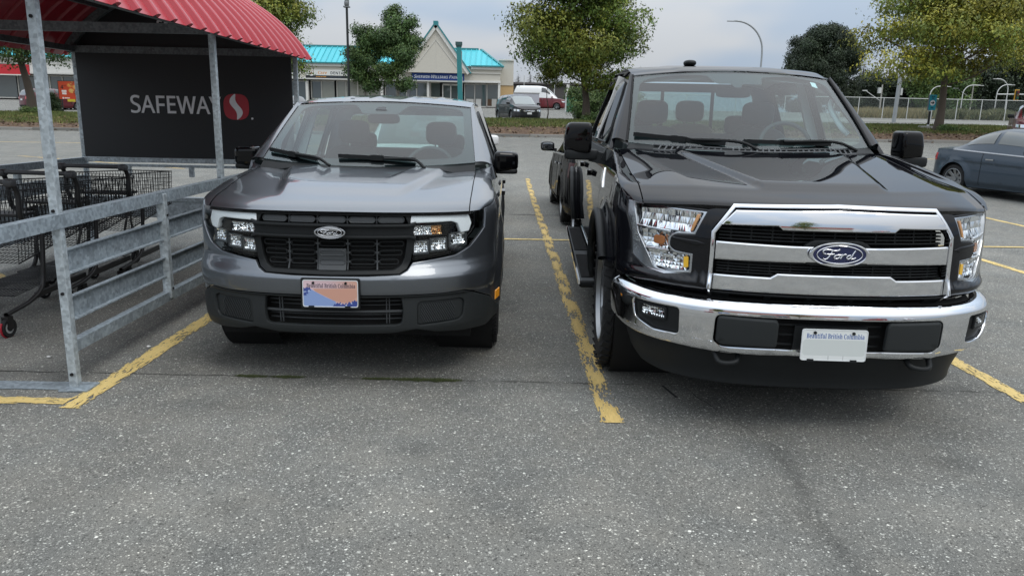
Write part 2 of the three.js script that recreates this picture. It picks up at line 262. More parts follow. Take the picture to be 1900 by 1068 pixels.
// ---------------------------------------------------------------- the setting: lot, verge, road
// the lot is level near the camera and climbs gently towards the shops
const KZ = -34.2;                                            // front face of the kerb along the verge
const slope = curve1([[0, 0], [12, 0], [20, 0.13], [34.2, 0.64], [41.5, 1.2], [53, 1.27], [88, 2.42], [110, 2.6], [700, 2.6]]);
const elev = (x, z) => slope(-z) + 0.0065 * clamp(x, -30, 30) * sst(14, 34, -z);
const axis = (list) => { const o = []; for (const [a, b, s] of list) for (let x = a; x < b - 1e-6; x += s) o.push(x); o.push(list.at(-1)[1]); return o; };
const CRACKS = [[[1.33, -3.39], [1.30, -3.0], [1.24, -2.75], [1.28, -2.37], [1.30, -2.0], [1.36, -1.6]]];
function segD(x, z, line) { let m = 9; for (let i = 0; i < line.length - 1; i++) { const [a, b] = line[i], [c, d] = line[i + 1], l = (c - a) ** 2 + (d - b) ** 2, t = clamp(((x - a) * (c - a) + (z - b) * (d - b)) / l); m = Math.min(m, Math.hypot(x - a - t * (c - a), z - b - t * (d - b))); } return m; }
{
  const X = axis([[-420, -60, 30], [-60, -12, 4], [-12, -5, 0.5], [-5, -3.6, 0.1], [-3.6, 4.4, 0.045], [4.4, 6, 0.1], [6, 14, 0.5], [14, 60, 4], [60, 420, 30]]);
  const Z = axis([[-600, -120, 30], [-120, -60, 4], [-60, -20, 1], [-20, -9, 0.4], [-9, -5.4, 0.1], [-5.4, -1.6, 0.045], [-1.6, 0, 0.2], [0, 8, 1], [8, 140, 6]]);
  const P = [], C = [], U = [], I = [];
  for (const z of Z) for (const x of X) {
    P.push(x, elev(x, z), z); U.push(x / 3.2, z / 3.2);
    let v = 1.5 + 0.42 * fbm(x * 0.35, z * 0.35, 2.2, 4) + 0.18 * fbm(x * 2.2, z * 2.2, 5.5, 3);
    const bay = (c, w) => Math.exp(-(((x - c) / w) ** 2)) * sst(-4.6, -5.6, z) * sst(-10.5, -9, z);
    v *= 1 - 0.20 * (bay(-0.95, 0.6) + bay(1.6, 0.6) + 0.8 * bay(-3.4, 0.9));                     // oil under the parking bays
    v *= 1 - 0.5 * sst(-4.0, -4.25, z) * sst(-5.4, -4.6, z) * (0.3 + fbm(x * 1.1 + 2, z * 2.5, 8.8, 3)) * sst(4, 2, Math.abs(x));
    v *= 1 - 0.35 * sst(0.28, 0.0, Math.hypot((x + 1.55) * 0.62, z + 3.78)) * (0.7 + fbm(x * 6, z * 6, 3.1, 3)); // stain on the lane
    const cr = segD(x + 0.02 * fbm(x * 9, z * 9, 4.4, 2), z, CRACKS[0]); v *= 1 - 0.42 * sst(0.06, 0.0, cr) * (0.75 + 0.8 * fbm(x * 7, z * 7, 1.5, 3));
    v *= 1 - 0.14 * sst(0.3, 0, cr);
    v *= 1 - 0.12 * sst(0.16, 0.02, Math.abs(z + 4.27)) * (0.6 + fbm(x * 3, z * 3, 2.7, 3));                       // dirt along the joint
    for (const [tx, tw] of [[-0.15, 0.16], [-1.75, 0.16], [0.72, 0.18], [2.4, 0.18]]) v *= 1 - 0.10 * Math.exp(-(((x - tx + 0.05 * (z + 4)) / tw) ** 2)) * sst(-1.4, -3, z) * sst(-6, -4.5, z) * (0.7 + 1.4 * fbm(x, z * 0.6, 11, 3));   // tyre tracks
    for (const [sx, sz, sr] of [[-0.4, -3.3, 0.16], [0.15, -2.6, 0.1], [2.1, -3.25, 0.2], [-1.1, -2.75, 0.13], [1.9, -2.4, 0.12]]) v *= 1 - 0.30 * sst(sr, 0, Math.hypot(x - sx, (z - sz) * 1.3) + 0.08 * fbm(x * 5, z * 5, 1.1, 2)); // old drips
    v = lerp(v, 1.42 + 0.3 * fbm(x * 0.08, z * 0.08, 5, 3), sst(-12, -22, z));
    const wm = 0.018 * fbm(x * 0.8, z * 0.8, 6, 3);
    C.push(v * (1 + wm), v, v * (0.985 - wm));
  }
  for (let j = 0; j < Z.length - 1; j++) for (let i = 0; i < X.length - 1; i++) { const a = j * X.length + i, b = a + X.length; I.push(a, b, a + 1, b, b + 1, a + 1); }
  const g = new THREE.BufferGeometry(); g.setAttribute('position', new THREE.Float32BufferAttribute(P, 3)); g.setAttribute('uv', new THREE.Float32BufferAttribute(U, 2)); g.setAttribute('color', new THREE.Float32BufferAttribute(C, 3)); g.setIndex(I); g.computeVertexNormals();
  struct('ground', g, M.asphalt);
}
function ribbon(pts, w, y = 0.004, step = 0.08, wob = 0.006, uvLen = 2.4) { // a painted strip lying on the ground
  const P = [], U = []; let run = rnd(5); const rows = [];
  for (let i = 0; i < pts.length - 1; i++) {
    const [x0, z0] = pts[i], [x1, z1] = pts[i + 1], L = Math.hypot(x1 - x0, z1 - z0), n = Math.max(2, Math.ceil(L / step)), nx = -(z1 - z0) / L, nz = (x1 - x0) / L;
    for (let k = i ? 1 : 0; k <= n; k++) { const t = k / n, x = lerp(x0, x1, t), z = lerp(z0, z1, t), a = w / 2 + wob * noise.noise(x * 5, z * 5, 1), b = w / 2 + wob * noise.noise(x * 5, z * 5, 7); rows.push([x + nx * a, z + nz * a, x - nx * b, z - nz * b, run + t * L]); }
    run += L;
  }
  for (let k = 0; k < rows.length - 1; k++) { const r = rows[k], q = rows[k + 1], e = (x, z) => elev(x, z) + y;
    P.push(r[0], e(r[0], r[1]), r[1], r[2], e(r[2], r[3]), r[3], q[0], e(q[0], q[1]), q[1], r[2], e(r[2], r[3]), r[3], q[2], e(q[2], q[3]), q[3], q[0], e(q[0], q[1]), q[1]);
    const a = r[4] / uvLen, b = q[4] / uvLen; U.push(a, 0, a, 1, b, 0, a, 1, b, 1, b, 0); }
  const g = new THREE.BufferGeometry(); g.setAttribute('position', new THREE.Float32BufferAttribute(P, 3)); g.setAttribute('uv', new THREE.Float32BufferAttribute(U, 2)); g.computeVertexNormals(); return g;
}
const line = (pts, w, mat, y) => struct('parking_line', ribbon(pts, w, y), mat);
line([[-5.4, -3.83], [-2.33, -3.83]], 0.105, M.yellow);
line([[-2.275, -3.73], [-2.24, -5.6], [-2.25, -9.4]], 0.125, M.yellow, 0.0044);
line([[0.572, -3.66], [0.545, -9.0], [0.493, -18.2]], 0.125, M.yellowWorn);
line([[3.022, -3.66], [3.03, -9.2], [3.02, -18]], 0.115, M.yellow);
line([[-1.1, -9.55], [8.2, -9.75]], 0.09, M.yellow, 0.008);
line([[5.62, -7.2], [5.7, -18]], 0.11, M.yellow);
line([[8.2, -7.2], [8.3, -18]], 0.11, M.yellow);
line([[-6.6, -8.6], [-4.4, -6.6]], 0.11, M.yellow);
line([[8.5, -26], [21, -27]], 0.11, M.yellow);
line([[-26, -27.5], [-5, -28]], 0.11, M.yellow);
line([[-14, -22], [-8, -19]], 0.11, M.yellowWorn);
for (const pts of [[[1.33, -3.4], [1.22, -3.7], [1.12, -4.0], [1.06, -4.25]], [[-2.6, -2.9], [-2.1, -2.6], [-1.75, -2.2]]]) { const c = []; for (let i = 0; i < pts.length - 1; i++) for (let k = 0; k < 14; k++) { const t = k / 14, x = lerp(pts[i][0], pts[i + 1][0], t), z = lerp(pts[i][1], pts[i + 1][1], t); c.push([x + 0.05 * fbm(x * 4, z * 4, 3, 4), z + 0.05 * fbm(x * 4, z * 4, 9, 4)]); } struct('pavement_crack', ribbon(c, 0.0025, 0.003, 0.02, 0.004), std([0.04, 0.04, 0.037], 0.95)); }
// joint across the bays, with moss, and a dark strip of tar
{
  const seam = []; for (let x = -3.6; x <= 3.2; x += 0.06) seam.push([x, -4.27 + 0.03 * fbm(x * 1.3, 1, 2, 4) + 0.012 * (x + 1)]);
  struct('pavement_joint', ribbon(seam, 0.006, 0.003, 0.03, 0.010), std([0.045, 0.044, 0.038], 0.95));
  const j2 = []; for (let x = -0.5; x <= 3.6; x += 0.08) j2.push([x, -12.1 + 0.05 * fbm(x, 3, 2, 3)]);
  struct('pavement_joint', ribbon(j2, 0.035, 0.003, 0.1, 0.02), std([0.03, 0.03, 0.03], 0.95));
  struct('tar_strip', ribbon([[0.945, -4.235], [0.99, -4.04]], 0.016, 0.003, 0.02, 0.003), std([0.012, 0.012, 0.012], 0.8));
  const P = []; const C = [];
  for (let k = 0; k < 5200; k++) { const u = rnd(); const c = [-1.5, -1.28, -0.74, -0.55, -0.42, -0.35][Math.floor(rnd() * 6)]; const x = c + 0.11 * (rnd() + rnd() - 1), z = -4.265 + 0.012 * (x + 1) + 0.045 * (rnd() + rnd() - 1) * (0.4 + Math.abs(noise.noise(x * 9, 2, 3))); const a = rnd(6.3), l = rnd(0.004, 0.013); const h = rnd(0.002, 0.012);
    P.push(x - 0.002, 0.002, z, x + 0.002, 0.002, z, x + l * Math.cos(a), h, z + l * Math.sin(a)); const g = rnd(0.7, 1.3); for (let q = 0; q < 3; q++) C.push(0.05 * g, 0.062 * g, 0.02 * g); }
  const g = new THREE.BufferGeometry(); g.setAttribute('position', new THREE.Float32BufferAttribute(P, 3)); g.setAttribute('color', new THREE.Float32BufferAttribute(C, 3)); g.computeVertexNormals();
  stuff(mesh('moss', g, std([1, 1, 1], 0.95, 0, { vertexColors: true })), 'thin green moss along the pavement joint between the trucks', 'moss');
}
// a point in the world that stands at a given distance in front of the camera, from where it is seen in the photograph (1900 px wide)
const AX0 = (() => { camera.updateMatrixWorld(); const e = camera.matrixWorld.elements; return { r: V(e[0], e[1], e[2]), u: V(e[4], e[5], e[6]), f: V(-e[8], -e[9], -e[10]) }; })();
function at(px, py, dist) { const d = AX0.f.clone().addScaledVector(AX0.r, (px - 950) / 1400).addScaledVector(AX0.u, -(py - 534) / 1400); const t = -dist / d.z; return [d.x * t, 1.54 + d.y * t, -dist]; }
const onGround = (px, dist) => { const p = at(px, 215, dist); return [p[0], elev(p[0], p[2]), p[2]]; };
// ---------------------------------------------------------------- the planted verge with its kerb
const vergeY = (x, z) => { const d = -z; return elev(x, z) + 0.13 * sst(34.2, 34.5, d) + 0.10 * sst(34.6, 36.5, d) * sst(42, 39, d); };
{
  const kerb = []; for (let x = -60; x < 40; x += 2) kerb.push(bx(1.985, 0.3, 0.16, x, elev(x, KZ) - 0.02, KZ - 0.08, 0.02));
  const k = new THREE.Group(); k.name = 'kerb'; k.userData.kind = 'structure'; scene.add(k);
  const km = [std([0.21, 0.20, 0.185], 0.9), std([0.17, 0.165, 0.15], 0.9), std([0.25, 0.24, 0.22], 0.9)]; kerb.forEach((g, i) => mesh('kerb_stone', g, km[(i * 7 + (i >> 2)) % 3], k));
  const P = (u, v) => { const x = lerp(-62, 40, u), z = lerp(-34.3, -42, v); return [x, vergeY(x, z) + 0.05 * fbm(x * 0.9, z * 0.9, 1, 3), z]; };
  const soil = dataTex(512, (i, j) => { const a = tfbm(i / 512, j / 512, 1, 5), b = tn[5](i / 2, j / 2); return [92 + 70 * (a - 0.4) + 40 * (b - 0.5), 72 + 60 * (a - 0.4) + 32 * (b - 0.5), 56 + 46 * (a - 0.4) + 22 * (b - 0.5)]; }, true, 50, 4);
  struct('soil_bed', patch(P, 300, 40, 3), std([0.8, 0.8, 0.8], 1, 0, { map: soil }));
  const T = [], C = []; const blade = (x, y, z, h, w, c) => { const a = rnd(6.28), dx = Math.cos(a) * w, dz = Math.sin(a) * w, lx = rnd(-0.5, 0.5) * h, lz = rnd(-0.5, 0.5) * h; T.push(x - dx, y, z - dz, x + dx, y, z + dz, x + lx, y + h, z + lz); for (let q = 0; q < 3; q++) C.push(...c); };
  for (let k = 0; k < 95000; k++) { const x = rnd(-34, 26), d = rnd(35.6, 42.2), n = fbm(x * 0.35, d * 0.8, 3, 3), edge = sst(35.7, 37.0, d + n * 2.2 + (x < -12 ? 1.0 : 0)); if (rnd() > edge) continue; const dry = clamp(0.38 + 0.9 * fbm(x * 0.5, d * 0.9, 8, 3) + rnd(-0.3, 0.3)), b = rnd(0.7, 1.25);
    blade(x, vergeY(x, -d), -d, rnd(0.05, 0.16), rnd(0.012, 0.03), [lerp(0.07, 0.20, dry) * b, lerp(0.115, 0.19, dry) * b, lerp(0.025, 0.06, dry) * b]); }
  const g = new THREE.BufferGeometry(); g.setAttribute('position', new THREE.Float32BufferAttribute(T, 3)); g.setAttribute('color', new THREE.Float32BufferAttribute(C, 3)); g.computeVertexNormals();
  stuff(mesh('grass', g, std([1, 1, 1], 0.9, 0, { vertexColors: true })), 'dry patchy grass growing on the verge behind the kerb', 'grass');
  const L = [], LC = []; for (let k = 0; k < 7000; k++) { const x = rnd(-34, 26), d = 33.7 + 4.2 * Math.pow(rnd(), 0.8), y = (d > 34.35 ? vergeY(x, -d) : elev(x, -d)) + rnd(0.01, 0.05), s = rnd(0.03, 0.09), a = rnd(6.28), t = rnd(-0.6, 0.6); if (d < 34.3 && rnd() < 0.6) continue; const ca = Math.cos(a) * s, sa = Math.sin(a) * s;
    L.push(x - ca, y, -d - sa, x + ca, y + s * t, -d + sa, x - sa, y + s * 0.6, -d + ca); const w = rnd(); const c = w < 0.35 ? [0.16, 0.10, 0.055] : w < 0.7 ? [0.11, 0.07, 0.045] : w < 0.9 ? [0.22, 0.17, 0.09] : [0.06, 0.04, 0.025]; for (let q = 0; q < 3; q++) LC.push(...c); }
  const lg = new THREE.BufferGeometry(); lg.setAttribute('position', new THREE.Float32BufferAttribute(L, 3)); lg.setAttribute('color', new THREE.Float32BufferAttribute(LC, 3)); lg.computeVertexNormals();
  stuff(mesh('leaf_litter', lg, std([1, 1, 1], 1, 0, { vertexColors: true })), 'brown fallen leaves scattered over the mulch and kerb', 'leaf litter');
  // pavement and the pale strip along the far side of the verge on the right
  struct('pavement', patch((u, v) => { const x = lerp(17.5, 42, u), z = lerp(-40.6, -42.6, v) - (x - 17) * 0.05; return [x, elev(x, z) + 0.26, z]; }, 20, 2), std([0.36, 0.355, 0.34], 0.9));
  struct('road', patch((u, v) => { const x = lerp(14, 90, u), z = lerp(-62, -66.5, v); return [x, elev(x, z) + 0.02, z]; }, 10, 2), std([0.19, 0.19, 0.17], 0.95));
}
// ---------------------------------------------------------------- shops across the lot, all on one line at 88 m
const BZ = 88, bp = (px, py) => at(px, py, BZ);
const mStucco = std([0.56, 0.53, 0.46], 0.9), mWhiteWall = std([0.68, 0.67, 0.63], 0.85), mPeach = std([0.55, 0.38, 0.19], 0.9), mTeal = std([0.06, 0.47, 0.54], 0.5, 0.1), mTealDark = std([0.03, 0.22, 0.24], 0.5), mShopGlass = phys([0.10, 0.12, 0.12], { roughness: 0.04, metalness: 0.0, clearcoat: 1, clearcoatRoughness: 0.02, ior: 1.6 }), mFrame = std([0.62, 0.6, 0.55], 0.7), mBlind = std([0.42, 0.42, 0.33], 0.8), mDarkIn = std([0.03, 0.032, 0.035], 0.8);
const canvasMat = (w, h, draw, o = {}) => { const c = document.createElement('canvas'); c.width = w; c.height = h; draw(c.getContext('2d'), w, h); const t = new THREE.CanvasTexture(c); t.colorSpace = THREE.SRGBColorSpace; return std([0.9, 0.9, 0.9], 0.55, 0, { map: t, ...o }); };
function box2(px0, py0, px1, py1, dz, depth) { const a = bp((px0 + px1) / 2, py0), b = bp((px0 + px1) / 2, py1), l = bp(px0, (py0 + py1) / 2), r = bp(px1, (py0 + py1) / 2); return bx(r[0] - l[0], a[1] - b[1], depth, (l[0] + r[0]) / 2, (a[1] + b[1]) / 2, -BZ + dz - depth / 2); }
{
  const B = thing('shop_building', 'long low shop building with turquoise metal roof and a pointed cream gable', 'shop building');
  const X0 = bp(-330, 150)[0], X1 = bp(928, 150)[0], gy = 2.35, eave = bp(900, 124)[1], soff = bp(900, 154)[1], ridge = bp(880, 87)[1], mid = (X0 + X1) / 2, W = X1 - X0;
  mesh('wall', [bx(W, soff - gy + 0.3, 18, mid, (soff + gy) / 2 - 0.15, -BZ - 10.9)], mDarkIn, B);
  mesh('fascia', [bx(W, eave - soff, 1.9, mid, (eave + soff) / 2, -BZ - 0.85)], mStucco, B);
  const GL = bp(757, 138)[0] - 0.5, GR = bp(866, 138)[0] + 0.5; for (const [a, b] of [[X0 - 0.2, GL], [GR, X1 + 0.2]]) mesh('cornice', bx(b - a, 0.34, 0.25, (a + b) / 2, eave - 0.17, -BZ + 0.23), mWhiteWall, B);
  mesh('soffit_band', bx(W + 0.1, 0.22, 0.12, mid, soff + 0.11, -BZ + 0.17), mWhiteWall, B);
  for (const [a, b] of [[X0, GL], [GR, X1 + 0.1]]) mesh('fascia_ledge', bx(b - a, 0.1, 0.12, (a + b) / 2, lerp(soff, eave, 0.58), -BZ + 0.17), mFrame, B);
  // sloping metal roof in panels with standing seams
  const dz = 4.2, hip = 2.6, rf = new THREE.Group(); rf.name = 'roof'; B.add(rf);
  const roofMats = [mTeal, std([0.065, 0.49, 0.56], 0.5, 0.1), std([0.055, 0.45, 0.52], 0.5, 0.1)];
  const step = 0.62, n = Math.floor((W + 0.6) / step);
  const gableL = bp(762, 100)[0], gableR = bp(862, 100)[0];
  const seams = [];
  for (let i = 0; i < n; i++) { const x0 = X1 + 0.3 - i * step, x1 = x0 - step + 0.03, yt = (x) => Math.min(1, (X1 + 0.3 - x) / hip), p = (x, t) => [x, lerp(eave, ridge, t), -BZ + 0.4 - dz * t];
    if (x0 < bp(-10, 100)[0]) { const g = patch((u, v) => p(lerp(X0, x0, u), v), 1, 1); mesh('roof_panel', g, mTeal, rf); break; }
    const a = p(x0, 0), b = p(x1, 0), c = p(x1, yt(x1)), d = p(x0, yt(x0)); mesh('roof_panel', patch((u, v) => a.map((_, k) => lerp(lerp(a[k], b[k], u), lerp(d[k], c[k], u), v)), 1, 1), roofMats[(i * 5 + (i >> 1)) % 3], rf);
    seams.push(bar([x0, eave + 0.05, -BZ + 0.43], [x0, lerp(eave, ridge, yt(x0)) + 0.05, -BZ + 0.43 - dz * yt(x0)], 0.06, 0.09)); }
  stuff(mesh('seam', seams, mTeal, rf));
  mesh('ridge_cap', [bar([X0, ridge, -BZ + 0.4 - dz], [X1 - hip, ridge, -BZ + 0.4 - dz], 0.35, 0.28), bar([X1 + 0.3, eave, -BZ + 0.4], [X1 + 0.3 - hip, ridge, -BZ + 0.4 - dz], 0.28, 0.2)], mTealDark, rf); for (const [a, b] of [[X0 - 0.2, GL], [GR, X1 + 0.4]]) mesh('eave_trim', bx(b - a, 0.14, 0.2, (a + b) / 2, eave + 0.02, -BZ + 0.5), mTealDark, rf);
  mesh('roof_side', (() => { const a = [X1 + 0.3, eave, -BZ + 0.4], b = [X1 + 0.3, eave, -BZ - 18], c = [X1 + 0.3 - hip, ridge, -BZ - 14], d = [X1 + 0.3 - hip, ridge, -BZ + 0.4 - dz]; return patch((u, v) => a.map((_, k) => lerp(lerp(a[k], b[k], u), lerp(d[k], c[k], u), v)), 1, 1); })(), mTeal, rf);
  mesh('roof_deck', bx(W - hip, 0.2, 14, mid - hip / 2, ridge - 0.1, -BZ - 10.8), mDarkIn, rf);
  // gable
  const ga = bp(810, 51), gl = bp(757, 138), gr = bp(866, 138), gb = bp(810, 136)[1];
  const tri = (k, off) => { const cx = ga[0], y0 = gb; return shapeOf([[cx - (cx - gl[0] + 0.3) * k, y0], [cx + (gr[0] - cx + 0.3) * k, y0], [cx, y0 + (ga[1] - y0) * k]]); };
  const gable = mesh('gable', new THREE.ExtrudeGeometry(tri(1, 0), { depth: 4.5, bevelEnabled: false }).translate(0, 0, -BZ - 4.2), mStucco, B);
  const gx = ga[0], hw = (gr[0] - gl[0]) / 2 + 0.3, gh = ga[1] - gb;
  for (const s of [-1, 1]) { mesh('gable_trim', bar([gx + s * (hw + 0.1), gb, -BZ + 0.42], [gx, ga[1] + 0.12, -BZ + 0.42], 0.25, 0.5), mWhiteWall, gable); mesh('gable_edge', bar([gx + s * (hw + 0.3), gb, -BZ + 0.2], [gx, ga[1] + 0.42, -BZ + 0.2], 0.9, 0.14), mTealDark, gable);
    mesh('gable_moulding', bar([gx + s * hw * 0.74, gb + 0.2, -BZ + 0.33], [gx, gb + gh * 0.72, -BZ + 0.33], 0.06, 0.07), mFrame, gable); }
  gable.position.z = 0.45; mesh('gable_cap', bx(0.5, 0.45, 0.95, gx, ga[1] + 0.32, -BZ + 0.2), mTealDark, gable);
  mesh('gable_joint', bx(0.04, gh * 0.68, 0.03, gx, gb + gh * 0.36, -BZ + 0.31), mFrame, gable);
  // shop fronts
  const bay = (px0, px1, ytop, ybot, mat, inner) => { const w = mesh('shop_window', box2(px0, ytop, px1, ybot, -1.3, 0.06), mat, B); mesh('frame', [box2(px0 - 0.8, ytop, px0 + 0.8, ybot, -1.2, 0.14), box2(px0, ytop, px1, ytop + 1.6, -1.22, 0.12), box2(px0, ybot - 2, px1, ybot, -1.2, 0.14)], mFrame, w); if (inner) mesh('blind', box2(px0 + 1, ytop + 3, px1 - 1, ybot - 3, -1.36, 0.02), inner, w); return w; };
  for (const [a, b, m] of [[861, 880, 0], [880, 903, 0], [903, 924, 0]]) bay(a, b, 155, 199, mShopGlass);
  for (const [a, b] of [[864, 878], [882, 892], [912, 921]]) mesh('display_board', box2(a, 183.5, b, 198, -1.21, 0.03), mWhiteWall, B);
  mesh('display_board', box2(904, 184, 912, 198, -1.21, 0.03), std([0.12, 0.07, 0.04], 0.8), B);
  for (const [a, b] of [[752, 771], [771, 792], [797, 815]]) bay(a, b, 152, 192, mShopGlass);
  const d = mesh('door', box2(822, 157, 848, 194, -1.2, 0.08), mShopGlass, B); mesh('frame', [820, 835, 849].map((p) => box2(p - 1.1, 156, p + 1.1, 194, -1.12, 0.1)).concat(box2(820, 155, 849, 158.5, -1.12, 0.1)), mWhiteWall, d);
  for (const p of [794, 926, 708, 569]) mesh('pillar', box2(p - 2.2, 150, p + 2.2, 198, -0.2, 0.5), mWhiteWall, B);
  for (const [a, b, i] of [[573, 592, 0], [592, 616, 1], [621, 638, 1], [638, 660, 1], [660, 681, 1], [681, 703, 1], [712, 733, 0], [733, 752, 0]]) bay(a, b, 149, 184, i ? phys([0.30, 0.30, 0.25], { roughness: 0.08, clearcoat: 1, clearcoatRoughness: 0.03 }) : mShopGlass);
  for (const [a, b] of [[-60, -25], [-25, 18], [22, 58], [58, 82], [82, 106], [106, 130], [130, 158], [158, 200], [200, 250], [250, 310], [310, 380], [380, 450], [450, 520], [520, 566]]) bay(a, b, 139 + (a - 60) * 0.021, 182 + a * 0.01, mShopGlass);
  mesh('downpipe', box2(924.5, 153, 927, 199, 0.1, 0.1), mWhiteWall, B);
  // signs on the fascia
  const sign = (name, px0, py0, px1, py1, w, h, draw) => { const s = mesh(name, box2(px0, py0, px1, py1, 0.22, 0.2), mWhiteWall, B); const g = box2(px0 + 0.3, py0 + 0.3, px1 - 0.3, py1 - 0.3, 0.24, 0.016); g.applyMatrix4(new THREE.Matrix4()); mesh('sign_face', new THREE.PlaneGeometry(1, 1).applyMatrix4((() => { g.computeBoundingBox(); const b = g.boundingBox; return new THREE.Matrix4().makeTranslation((b.min.x + b.max.x) / 2, (b.min.y + b.max.y) / 2, b.max.z).multiply(new THREE.Matrix4().makeScale(b.max.x - b.min.x, b.max.y - b.min.y, 1)); })()), canvasMat(w, h, draw), s); return s; };
  sign('shop_sign', 764, 136, 862, 150, 1024, 128, (k, w, h) => { k.fillStyle = '#173f8a'; k.fillRect(0, 0, w, h); k.fillStyle = '#f4f6f8'; k.font = 'italic bold 74px sans-serif'; const caps = (s, x) => { let first = true; for (const ch of s) { k.font = `italic bold ${first ? 82 : 66}px sans-serif`; k.fillText(ch, x, 92); x += k.measureText(ch).width; first = ch === ' ' || ch === '-'; } return x; }; k.fillRect(10, 62, 16, 14); caps('SHERWIN-WILLIAMS PAINTS', 40); });
  sign('shop_sign', 568, 130, 646, 146, 1024, 208, (k, w, h) => { k.fillStyle = '#e4e4de'; k.fillRect(0, 0, w, h); k.fillStyle = '#23272b'; k.fillRect(0, 138, w, 70); k.fillStyle = '#f2f2ee'; k.beginPath(); k.arc(140, 90, 66, 0, 7); k.fill(); k.strokeStyle = '#b52a3c'; k.lineWidth = 8; k.beginPath(); k.arc(140, 80, 58, 3.2, 6.2); k.stroke(); k.fillStyle = '#b52a3c'; k.fillRect(100, 70, 14, 46); k.fillRect(126, 58, 14, 58); k.fillRect(152, 70, 14, 46); k.fillRect(100, 84, 66, 12); k.fillStyle = '#d98a2b'; k.font = 'italic bold 96px serif'; k.fillText('Care', 290, 106); k.fillStyle = '#1d2733'; k.font = 'bold 100px sans-serif'; k.fillText('DENTAL', 600, 112); k.fillStyle = '#c98b3a'; for (const [x, w2] of [[250, 40], [300, 60], [370, 44], [430, 70]]) k.fillRect(x, 164, w2, 20); k.fillStyle = '#4a5560'; for (const [x, w2] of [[600, 80], [700, 60], [780, 90]]) k.fillRect(x, 166, w2, 16); });
  sign('shop_sign', 653, 131, 692, 147, 512, 208, (k, w, h) => { k.fillStyle = '#e4e4de'; k.fillRect(0, 0, w, h); k.fillStyle = '#23272b'; k.fillRect(0, 138, w, 70); k.fillStyle = '#1d2733'; k.font = 'bold 100px sans-serif'; k.fillText('CLINIC', 20, 112); });
  sign('shop_sign', 540, 132, 559, 143, 256, 128, (k, w, h) => { k.fillStyle = '#eceae4'; k.fillRect(0, 0, w, h); });
  const red = mesh('red_fascia', box2(-120, 119, 57, 137, 0.3, 0.3), std([0.52, 0.02, 0.03], 0.5), B);
  mesh('white_fascia', box2(57, 110, 166, 138.5, 0.2, 0.2), mWhiteWall, B);
  mesh('red_fascia_trim', box2(-120, 137, 57, 139.2, 0.34, 0.3), mFrame, B);
  // end block
  const E2 = thing('end_block', 'peach walled end block of the shops under a cream parapet', 'building');
  mesh('wall', box2(926, 158, 952.5, 203, -1.5, 12), mPeach, E2); mesh('parapet', box2(926, 110, 953, 158, -1.4, 12.2), mStucco, E2); mesh('coping', box2(925, 108.6, 954, 111.4, -1.2, 12.6), mWhiteWall, E2);
}
{ // low dark shed and buildings far beyond
  const z = 140, b = at(1000, 173, z), s = thing('shed', 'long low dark grey shed beyond the end block', 'shed');
  mesh('wall', bx(26, 2.6, 10, b[0] + 4, b[1] + 0.2, -z - 5), std([0.07, 0.065, 0.06], 0.8), s); mesh('roof', bx(27, 0.3, 11, b[0] + 4, b[1] + 1.65, -z - 5), std([0.11, 0.10, 0.10], 0.8), s);
}
// ---------------------------------------------------------------- trees and shrubs
const leafMat = phys([1, 1, 1], { roughness: 0.62, vertexColors: true, transmission: 0.0 });
const barkMat = std([0.085, 0.068, 0.052], 0.95), barkPale = std([0.24, 0.22, 0.19], 0.95);
function foliage(blobs, n, size, pal, { yellow = 0.2, shell = 0.4, gaps = 0.3, up = 0.2, rag = 0.8 } = {}) {
  const P = [], C = [], total = blobs.reduce((s, b) => s + b[3] ** 2, 0);
  for (const [bx0, by, bz, r, sq = 0.8] of blobs) {
    const cnt = Math.round(n * r * r / total / 5 * 2.0), tone = rnd(0.75, 1.25), yl = clamp(yellow + rnd(-0.35, 0.35));
    for (let k = 0; k < cnt; k++) {
      let u = rnd(-1, 1), a = rnd(6.2832), q = Math.sqrt(1 - u * u), rr = r * lerp(shell, 1.12, Math.pow(rnd(), 0.6)) * (1 + rag * fbm(u * 2.6 + bx0, Math.cos(a) * 2.1 + by, Math.sin(a) * 2.1 + bz, 3));
      const nx = q * Math.cos(a), ny = u, nz = q * Math.sin(a), x = bx0 + nx * rr, y = by + ny * rr * sq, z = bz + nz * rr;
      if (fbm(x * 1.3 / r, y * 1.3 / r, z * 1.3 / r, 2) > 0.42 - gaps) { if (rnd() < 0.8) continue; }
      // a twig: several leaves fanning out round one point
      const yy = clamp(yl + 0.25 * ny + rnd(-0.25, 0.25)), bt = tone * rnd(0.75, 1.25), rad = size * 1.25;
      for (let m = 0; m < 5; m++) {
        const s = size * rnd(0.42, 0.85), qx = x + rnd(-1, 1) * rad, qy = y + rnd(-0.7, 0.7) * rad, qz = z + rnd(-1, 1) * rad, t = V(nx + rnd(-0.8, 0.8), ny + up + rnd(-0.8, 0.8), nz + rnd(-0.8, 0.8)).normalize(), e1 = V(rnd(-1, 1), rnd(-1, 1), rnd(-1, 1)).cross(t).normalize(), e2 = t.clone().cross(e1);
        const p = (i, j, d) => [qx + e1.x * i * s + e2.x * j * s, qy + e1.y * i * s + e2.y * j * s + d, qz + e1.z * i * s + e2.z * j * s];
        const A = p(-0.5, 0, 0), B = p(0, -0.36, 0), Cc = p(0.62, 0, -0.35 * s), D = p(0, 0.36, 0); P.push(...A, ...B, ...Cc, ...A, ...Cc, ...D);
        const b = bt * rnd(0.8, 1.2), c = [0, 1, 2].map((i) => lerp(pal[0][i], pal[1][i], yy) * b); for (let i = 0; i < 6; i++) C.push(...c);
      }
    }
  }
  const g = new THREE.BufferGeometry(); g.setAttribute('position', new THREE.Float32BufferAttribute(P, 3)); g.setAttribute('color', new THREE.Float32BufferAttribute(C, 3)); g.computeVertexNormals(); return g;
}
